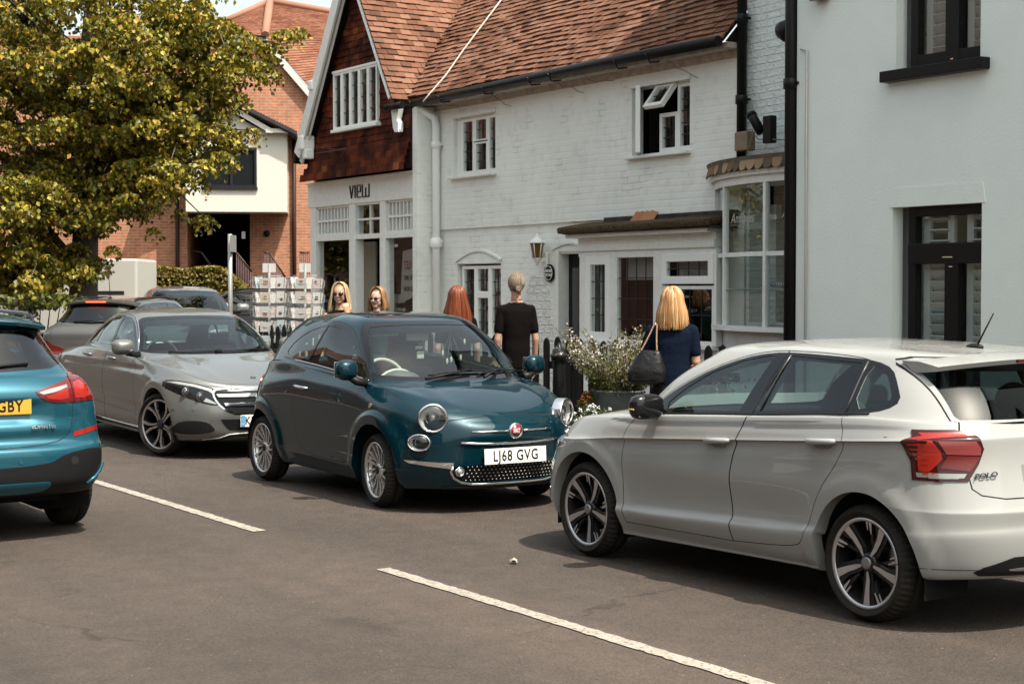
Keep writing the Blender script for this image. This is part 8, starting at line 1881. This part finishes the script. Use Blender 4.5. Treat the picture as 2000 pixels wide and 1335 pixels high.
# card racks
def rack(px, D, label, seed, top):
    p = at(px, 560, D); z0 = GZ(p.x)+.11; o = empty('card_rack', (p.x, p.y, z0), .35, label, 'card rack', 'card spinners outside the gift shop'); r_ = random.Random(seed); WW = P('rack_white', (.62,.62,.60), .45)
    mb = MB(); mb.lathe([(.26,0),(.26,.03),(.05,.05),(.02,.08),(.018,1.95)], 16); mb.build('pole', WW, o)
    zt = at(px, 548, D).z - z0
    for t in range(7):
        z = zt - .206*t - .08; 
        if z < .25: break
        mb = MB(); n = 6
        for r2, dz in ((.205,.0),(.225,.07)):
            mb.tube([(r2*math.cos(2*PI*k/24), r2*math.sin(2*PI*k/24), z+dz-.03) for k in range(25)], .0035, 4, False)
        for k in range(n):
            a = 2*PI*k/n; c, s_ = math.cos(a), math.sin(a); mb.tube([(.02*c,.02*s_,z-.03),(.205*c,.205*s_,z-.03),(.225*c,.225*s_,z+.13)], .003, 4, False)
            for q in (-.085,.085): mb.tube([(.20*c-q*s_,.20*s_+q*c,z-.03),(.255*c-q*s_,.255*s_+q*c,z-.01),(.262*c-q*s_,.262*s_+q*c,z+.08),(.22*c-q*s_,.22*s_+q*c,z+.09)], .0025, 4, False)
        mb.build('wire_tier', WW, o)
        for k in range(n):
            a = 2*PI*k/n; tint = r_.choice([(.66,.65,.62)]*4 + [(.50,.62,.63),(.68,.62,.50),(.62,.52,.50)]); M = Matrix.Rotation(a,4,'Z') @ Matrix.Translation((.212,0,z-.03)) @ Matrix.Rotation(.12,4,'Y')
            mb = MB(); mb.box(-.012,.0,-.072-r_.uniform(0,.012),.072,0,.148+r_.uniform(-.012,.018),M=M); mb.mat(1); u, v = r_.uniform(-.03,.03), r_.uniform(.04,.09); q = r_.uniform(.008,.035); mb.box(.0,.0015,u-q,u+q,v-q*.7,v+q,M=M)
            c_ = mb.build('greeting_card', [P('card_%d' % int(sum(tint)*100), tint, .6), P('motif_%d' % (k % 4), [(.10,.11,.12),(.45,.20,.10),(.30,.33,.25),(.50,.12,.15)][k % 4], .6)]); c_.location = o.location; c_.rotation_euler = o.rotation_euler; tn_ = 'white' if tint[0] == .66 and tint[1] == .65 else {.5: 'pale blue', .68: 'cream', .62: 'pink'}[tint[0]]
            tag(c_, '%s card with %s motif, %s tier of the %s rack, %s' % (tn_, ('black','orange','green','red')[k % 4], ('top','second','third','fourth','fifth','sixth','seventh')[t], 'left' if seed == 1 else 'right', ('facing the cars','facing left','turned away leftwards','turned to the shop','turned away rightwards','facing the road')[k]), 'card', 'greeting cards in the racks')
    mb = MB(); w_, h_ = top; mb.box(-w_/2,w_/2,-.006,.006,1.0,1.0+h_); mb.box(-.006,.006,-.006,.006,.9,1.0); so = mb.build('header_card', P('card_193', (.66,.65,.62), .6), o); so.location = (0,0,zt+.10-1.0+.02); so.rotation_euler = (0,0,.95-.35)
    mb = MB(); mb.tube([(-.24,0,zt+.07),(.24,0,zt+.07)], .005, 4); mb.build('top_bar', WW, o); return o
rack(526, 23.6, 'left-hand white wire card spinner outside the gift shop', 1, (.19,.13)); rack(596, 23.0, 'right-hand white wire card spinner, nearer the shop window', 2, (.16,.125))
mb = MB(); rl = random.Random(2); n = 14
vs = [(.035*math.cos(2*PI*k/n)*rl.uniform(.6,1.3), .028*math.sin(2*PI*k/n)*rl.uniform(.6,1.3), rl.uniform(.004,.03)) for k in range(n)] + [(0,0,.035),(0,0,.004)]
mb.add(vs, [(k, (k+1)%n, n) for k in range(n)] + [((k+1)%n, k, n+1) for k in range(n)]); li = mb.build('crumpled_wrapper', P('wrapper', (.40,.37,.30), .6)); q = at(1003,1096,10.5); g_ = Vector((0,0,1.75)); rr_ = (at(1003,1096,1)-g_); q = g_ + rr_*(1.74/-rr_.z); li.location = (q.x,q.y,.002); tag(li, 'small crumpled wrapper lying on the road', 'litter')
# ------------------------------------------------------------------ people
def remesh(name, mb, vox, mat, parent, smooth=3, mats=None):
    me = bpy.data.meshes.new('tmp'); me.from_pydata([tuple(v) for v in mb.v], [], mb.f); bm = bmesh.new(); bm.from_mesh(me); bmesh.ops.remove_doubles(bm, verts=bm.verts, dist=1e-5); bmesh.ops.recalc_face_normals(bm, faces=bm.faces); bm.to_mesh(me); bm.free()
    t = bpy.data.objects.new('tmp', me); COL.objects.link(t); r = t.modifiers.new('r', 'REMESH'); r.mode = 'VOXEL'; r.voxel_size = vox; r.use_smooth_shade = True
    s_ = t.modifiers.new('s', 'SMOOTH'); s_.iterations = smooth; s_.factor = .5
    dg = bpy.context.evaluated_depsgraph_get(); m2 = bpy.data.meshes.new_from_object(t.evaluated_get(dg)); bpy.data.objects.remove(t); bpy.data.meshes.remove(me)
    m2.name = name; m2.materials.clear(); m2.materials.append(mat); m2.polygons.foreach_set('use_smooth', [True]*len(m2.polygons)); o = bpy.data.objects.new(name, m2); COL.objects.link(o)
    if parent: o.parent = parent
    return o
def loft(mb, secs, n=24):
    """secs = [(centre, half width x, half depth y)] stacked upwards, closed ends"""
    vs = []
    for c, a, b in secs:
        for k in range(n): t = 2*PI*k/n; e = .86; vs.append((c[0] + a*math.copysign(abs(math.cos(t))**e, math.cos(t)), c[1] + b*math.copysign(abs(math.sin(t))**e, math.sin(t)), c[2]))
    m = len(secs); mb.add(vs, [(i*n+k, i*n+(k+1)%n, (i+1)*n+(k+1)%n, (i+1)*n+k) for i in range(m-1) for k in range(n)] + [list(range(n))[::-1], [(m-1)*n+k for k in range(n)]], True)
def limb(mb, pts, rs, n=14):
    P3 = []; R = []
    for i in range(len(pts)-1):
        for j in range(4): t = j/4; P3.append(Vector(pts[i]).lerp(Vector(pts[i+1]), t)); R.append(rs[i]*(1-t)+rs[i+1]*t)
    P3.append(Vector(pts[-1])); R.append(rs[-1]); mb.tube(P3, R, n)
    for p, r in zip(pts, rs): mb.sphere(p, r*.99, 12, 8)
def hand(mb, wrist, d, palm_n, curl=.5, sc=1.0):
    """palm and five fingers; d = pointing direction, palm_n = direction the palm faces"""
    d = Vector(d).normalized(); pn = Vector(palm_n); pn = (pn - d*pn.dot(d)).normalized(); s = d.cross(pn); w = Vector(wrist)
    M = Matrix((tuple(s), tuple(pn), tuple(d))).transposed().to_4x4(); M.translation = w
    loft2 = MB(); loft(loft2, [((0,0,-.01),.026,.019),((0,0,.03),.036,.016),((0,0,.075),.041,.014),((0,0,.088),.036,.011)], 14); mb.add([M @ Vector(v) for v in loft2.v], loft2.f)
    for i, (x, L_) in enumerate(((-.031,.068),(-.011,.078),(.010,.074),(.030,.058))):
        p = Vector((x,0,.080)); a = .15 + .1*i*.3; P3 = [M @ p]; q = p.copy(); ang = 0
        for k, f in enumerate((.45,.30,.25)): ang += curl*(.55+.25*k); q = q + Vector((x*.06, math.sin(ang), math.cos(ang)))*L_*f; P3.append(M @ q)
        mb.tube(P3, [.0092,.0086,.008,.0065], 8); mb.sphere(P3[-1], .0065, 8, 6)
    t0 = Vector((-.026,.006,.02)); P3 = [M @ t0, M @ (t0+Vector((-.026,.014,.028))), M @ (t0+Vector((-.030,.026,.056))), M @ (t0+Vector((-.026,.034,.076)))]; mb.tube(P3, [.014,.0115,.0105,.008], 8); mb.sphere(P3[-1], .008, 8, 6)
def person(label, loc, rz, H, skin, hair, top, legs, arms, hairstyle, w=1.0, face=False, sleeve=True, topdepth=1.0, tlen=.50, group=None):
    """forward is local +y; arms = {+1/-1: (elbow, wrist, hand direction, palm normal, curl)}, +1 = its right side at +x"""
    o = empty('person', loc, rz, label, 'person', group); SK = P(skin[0], skin[1], .5, spec=.3); body = MB(); h = H
    loft(body, [((0,-.01,.50*h),.095*w+.04,.095),((0,-.005,.55*h),.150*w,.112*w),((0,0,.60*h),.128*w,.098*w),((0,0,.66*h),.125*w,.096),((0,.005,.72*h),.145*w,.108),((0,0,.775*h),.158*w,.098),((0,-.005,.81*h),.120,.070),((0,-.008,.828*h),.065,.052)])
    limb(body, [(0,-.012,.80*h),(0,-.004,.862*h),(0,.008,.885*h)], [.062,.050,.050])
    hz = .931*h                                               # head
    body.sphere((0,-.008,hz+.010), .1, 24, 18, (.76,.93,.98)); body.sphere((0,.028,hz-.040), .1, 20, 14, (.60,.62,.72)); body.sphere((0,.062,hz-.093), .030, 14, 10, (1.05,.85,.75)); body.sphere((0,.02,hz-.055), .072, 16, 10, (.88,.9,.62))
    body.tube([(0,.083,hz+.004),(0,.100,hz-.026),(0,.104,hz-.040)], [.008,.012,.0135], 10); body.sphere((.012,.090,hz-.044), .010, 8, 6); body.sphere((-.012,.090,hz-.044), .010, 8, 6)
    for s in (-1, 1): body.sphere((s*.030,.066,hz-.034), .024, 10, 8); body.sphere((s*.078,-.004,hz-.018), .019, 10, 8, (.4,.8,1.5))
    for s in (-1, 1):
        if s in arms:
            e, wr, hd, pn, cu = arms[s]; sh = (s*.168*w, -.004, .795*h); limb(body, [(sh[0]*.97, sh[1], sh[2]-.018), e, wr], [.040*w, .037*w, .026]); hand(body, wr, hd, pn, cu, .95)
        hip = (s*.085*w, 0, .50*h); limb(body, [hip, (s*.088, .015, .27*h), (s*.085, -.012, .055)], [.080*w,.055,.038]); limb(body, [(s*.085,-.03,.04),(s*.092,.10,.03)], [.035,.030])
    remesh('body', body, .0068, SK, o, 3)
    t = MB(); g = .014
    loft(t, [((0,0,tlen*h),.128*w+.01,.110*w+g),((0,0,.56*h),.136*w+g,.113*w+g),((0,0,.615*h),.134*w+g,.106*w+g),((0,0,.67*h),.138*w+g,.106+g),((0,.005,.725*h),.152*w+g,.114+g),((0,0,.775*h),.162*w+g,.100+g),((0,-.004,.808*h),.130*w+g,.074+g),((0,-.008,.826*h),.072,.058)])
    for s in (-1, 1):
        if s in arms and sleeve:
            sh = Vector((s*.165*w,-.004,.793*h)); e = Vector(arms[s][0]); limb(t, [sh + Vector((-s*.06,0,-.004)), sh + Vector((0,0,-.012)), sh.lerp(e, .70)], [.046,.052*w,.053*w])
    remesh('top', t, .0085, P(top[0], top[1], .9, spec=.08, bump=(9,.6)), o, 4)
    l = MB(); loft(l, [((0,0,.44*h),.165*w,.112*w),((0,0,.50*h),.158*w,.124*w),((0,0,.56*h),.150*w,.118*w)])
    for s in (-1, 1): limb(l, [(s*.085*w,0,.47*h),(s*.09,.015,.27*h),(s*.088,-.010,.09)], [.092*w,.070,.058])
    remesh('trousers', l, .011, P(legs[0], legs[1], .9, spec=.1, bump=(9,.5)), o, 3)
    sh_ = MB()
    for s in (-1, 1): sh_.sphere((s*.09,.045,.035), .1, 16, 8, (.45,1.25,.42))
    sh_.build('shoes', P('shoe_dark', (.02,.02,.02), .5), o)
    # hair strands over a cap
    rr = random.Random(int(H*1000)); HM = islandmat(hair[0], hair[1], .38); hm = MB()
    cap = MB(); cap.sphere((0,-.012,hz+.014), .1, 22, 16, (.82,.98,1.0)); vs = [];
    keep = [f for f in cap.f if (lambda c: not (c.y > .045 and c.z < hz+.086) and c.z > hz-.075)(sum((Vector(cap.v[i]) for i in f), Vector())/4)]
    co = MB(); co.add(cap.v, keep, True); cp_ = co.build('hair_cap', P(hair[0]+'_cap', hair[1][0][1], .6), None)
    def strand(a, z0, P3, r): hm.tube(P3, r, 5, False)
    st, L_, flare = hairstyle
    if st == 'long':
        O = Vector((0,-.014,hz+.012)); R3 = (.088,.106,.110)
        for k in range(360):
            a = rr.uniform(0, 2*PI); v = rr.uniform(-.035,.05)
            if math.sin(a) > .30:                    # front locks are swept to the sides, off the face
                a = math.copysign(1, math.cos(a)); a = (.30 if a > 0 else PI-.30) + rr.gauss(0,.10)
            ca, sa = math.cos(a), math.sin(a); k_ = rr.uniform(.98,1.10)
            E = lambda ph, q=1.0: O + Vector((R3[0]*math.sin(ph)*ca*k_*q, v*(1-min(1,ph/1.3)) + R3[1]*math.sin(ph)*sa*k_*q, R3[2]*math.cos(ph)*k_))
            s0 = E(1.62); ln = L_*rr.uniform(.86,1.05); end = Vector((s0.x*(1.02+flare)+rr.gauss(0,.008), s0.y*(1.0 if sa < 0 else .75) + (-.012 if sa < 0 else 0), hz+.01-ln)); md = s0.lerp(end,.45) + Vector((s0.x*.12, -.006, 0))
            P3 = [E(.06), E(.4), E(.8), E(1.2), s0, s0.lerp(md,.55), md, md.lerp(end,.55), end, end+Vector((-end.x*.08,0,-.010))]; w_ = rr.uniform(.0055,.0088); hm.tube(P3, [w_*.6,w_*.9,w_,w_,w_*1.05,w_*1.05,w_,w_*.9,w_*.75,w_*.3], 5, False)
    else:
        for k in range(220):
            a = rr.uniform(0, 2*PI); el = rr.uniform(-.1, 1.0); s = Vector((.083*math.cos(a)*math.cos(el*1.1), .02+.085*abs(math.sin(a))*math.cos(el), hz+.0+.098*math.sin(el*1.3))); s.y = rr.uniform(-.02,.07) if rr.random() < .5 else s.y
            b = Vector((rr.gauss(0,.008), -.108, hz-.050+rr.gauss(0,.008))); n_ = []
            for j in range(7):
                t_ = j/6; q = s.lerp(b, t_) - Vector((0,-.012,hz+.012)); r_ = .001; e = math.sqrt((q.x/.082)**2+(q.y/.098)**2+(q.z/.101)**2)+1e-6; q = q/e*1.02 if e < 1.02 or t_ < .9 else q; n_.append(q + Vector((0,-.012,hz+.012)))
            hm.tube(n_, .0042, 5, False)
        for k in range(26): a = rr.uniform(0,2*PI); r_ = rr.uniform(.010,.026); c = Vector((rr.gauss(0,.006), -.112, hz-.055)); hm.tube([c + Vector((r_*math.cos(a+q), -.010-.004*q, r_*math.sin(a+q)*.9)) for q in (0,.5,1,1.5,2,2.5,3)], .0055, 5, False)
    ho = hm.build('hair', HM, o, merge=False); cp_.parent = ho
    if face:
        gm = MB(); GB = P('sunglass_black', (.012,.008,.007), .08, coat=1)
        for s in (-1, 1):
            M = Matrix.Translation((s*.033,.098,hz-.004)) @ Matrix.Rotation(-s*.28,4,'Z') @ Matrix.Rotation(PI/2,4,'X'); gm.lathe([(0,.006),(.022,.004),(.0275,0),(.0275,-.004),(0,-.003)], 20, M @ Matrix.Diagonal((1.0, .92 if face != 'bar' else .68, 1, 1))); gm.tube([(s*.060,.084,hz+.004),(s*.078,.03,hz+.002),(s*.080,-.005,hz-.006)], .0028, 6)
        gm.tube([(-.010,.106,hz+.004),(.010,.106,hz+.004)], .003, 6); gm.build('sunglasses', GB, o)
        lm = MB(); lm.sphere((0,.0905,hz-.066), .02, 14, 8, (1.15,.22,.30)); lm.build('lips', P('lip_red', (.36,.09,.07), .4), o)
        if face == 'smile': lm = MB(); lm.sphere((0,.0945,hz-.064), .02, 14, 6, (.95,.14,.17)); lm.build('teeth', P('teeth', (.75,.72,.66), .3), o)
    return o
def face_dir(dx, dy): return math.atan2(dy, dx) - PI/2
SKN = ('skin_warm', (.60,.34,.23)); SKP = ('skin_pale', (.66,.42,.32))
hang = lambda H, w=1.0: {s: ((s*.205*w,-.02,.62*H), (s*.215*w,.045,.475*H), (0,.12,-1), (-s,.1,0), .45) for s in (-1, 1)}
q = at(664, 600, 18.4); tc_d = (-q.xy).normalized()
ar = hang(1.70); ar[-1] = ((-.20,.06,1.06),(-.120,.13,1.375),(.22,-.02,1),(.3,-.6,0),1.0) ; H_ = at(664,552,18.4).z - .115
person('smiling woman with long blonde hair, round sunglasses and black vest, hand at her chin', (q.x,q.y,.111), face_dir(*tc_d)-.25, H_, SKN, ('blonde_hair', [(0,(.34,.22,.10)),(.5,(.52,.37,.19)),(1,(.64,.50,.30))]), ('black_vest', (.006,.005,.006)), ('dark_trousers', (.02,.02,.025)), ar, ('long', .27, .25), .95, 'smile', sleeve=False)
q = at(737, 600, 18.9); H_ = at(737,562,18.9).z - .115; ar = hang(H_)
person('woman with bobbed light brown hair and wide dark sunglasses, in a dark green top', (q.x,q.y,.111), face_dir(*(-q.xy).normalized())-.45, H_, SKP, ('caramel_hair', [(0,(.17,.08,.035)),(.5,(.33,.18,.07)),(1,(.46,.28,.13))]), ('green_top', (.012,.035,.026)), ('dark_trousers', (.02,.02,.025)), ar, ('long', .155, .10), .95, 'bar')
q = at(893, 600, 17.0); H_ = at(893,560,17.0).z - .115
red = person('woman with long straight auburn hair seen from behind above the teal car roof', (q.x,q.y,.111), face_dir(*q.xy.normalized())+.1, H_, SKP, ('auburn_hair', [(0,(.10,.020,.008)),(.5,(.21,.050,.018)),(1,(.30,.085,.030))]), ('black_jacket', (.006,.006,.007)), ('dark_trousers', (.02,.02,.025)), hang(H_), ('long', .36, .55), .95)
q = at(1008, 600, 16.6); H_ = at(1008,528,16.6).z - .115
tall = person('tall slim person in a black T-shirt from behind, fair hair in a low bun', (q.x,q.y,.111), face_dir(*q.xy.normalized())+.28, H_, SKN, ('ash_hair', [(0,(.16,.115,.075)),(.5,(.30,.22,.15)),(1,(.42,.33,.24))]), ('black_tshirt', (.006,.004,.004)), ('dark_trousers', (.02,.02,.025)), hang(H_, .97), ('bun', 0, 0), .95, tlen=.46)
mb = MB(); a_ = hang(H_, .97)[-1][1]; mb.lathe([(.031,-.012),(.034,0),(.031,.012)], 16, Matrix.Translation((a_[0], a_[1], a_[2]+.03))); mb.build('bracelet', P('bracelet_pale', (.6,.58,.5), .4), tall)
mb = MB(); mb.tube([(.055*math.cos(t), -.012+.052*math.sin(t), .848*H_+.012*math.sin(t)) for t in [2*PI*k/20 for k in range(21)]], .0025, 5, False); mb.build('necklace', P('brass', (.55,.36,.12), .25, .9), tall)
D5 = 13.7; q = at(1313, 600, D5); H_ = at(1313,562,D5).z - .115; rz5 = face_dir(*q.xy.normalized())-.12
ar = {-1: ((-.235,.02,.640*H_), (-.13,.22,.66*H_), (.6,.75,.1), (.3,0,-1), .7), 1: ((.20,.0,.63*H_), (.20,.20,.60*H_), (-.4,.8,0), (0,0,-1), .6)}
bw = person('blonde woman in a navy T-shirt seen from behind, black bag on her shoulder', (q.x,q.y,.111), rz5, H_, SKN, ('gold_hair', [(0,(.34,.15,.05)),(.5,(.60,.34,.14)),(1,(.72,.48,.25))]), ('navy_tshirt', (.005,.010,.024)), ('dark_trousers', (.02,.02,.025)), ar, ('long', .225, .30), 1.03)
bag = empty('handbag', (q.x,q.y,.111), rz5, 'slouchy black quilted handbag with a tan chain strap on the woman in navy', 'handbag')
b = MB(); loft(b, [((-.20,-.13,.515*H_),.10,.04),((-.20,-.135,.53*H_),.16,.07),((-.19,-.135,.58*H_),.165,.075),((-.18,-.13,.63*H_),.13,.06),((-.17,-.125,.675*H_),.095,.035),((-.165,-.12,.69*H_),.075,.02)], 24); remesh('pouch', b, .012, P('bag_black', (.012,.011,.012), .38, coat=.15, bump=(18,.6)), bag, 4)
b = MB()
for dx in (-.012,.014):
    for k in range(24): t = k/23; p0 = Vector((-.125+dx*(1-t)*1.0,-.125,.815*H_)); p1 = Vector((-.175+dx*5,-.175,.69*H_)); c = p0.lerp(p1, t); b.tube([c+Vector((-.006,0,-.006)), c+Vector((.006,0,.006))] if k % 2 else [c+Vector((.006,0,-.006)), c+Vector((-.006,0,.006))], .0052, 5)
b.tube([(-.125,-.125,.815*H_),(-.13,-.03,.838*H_),(-.14,.06,.79*H_),(-.20,-.02,.66*H_)], .007, 6); b.build('strap', P('chain_tan', (.48,.28,.18), .35, .5), bag)
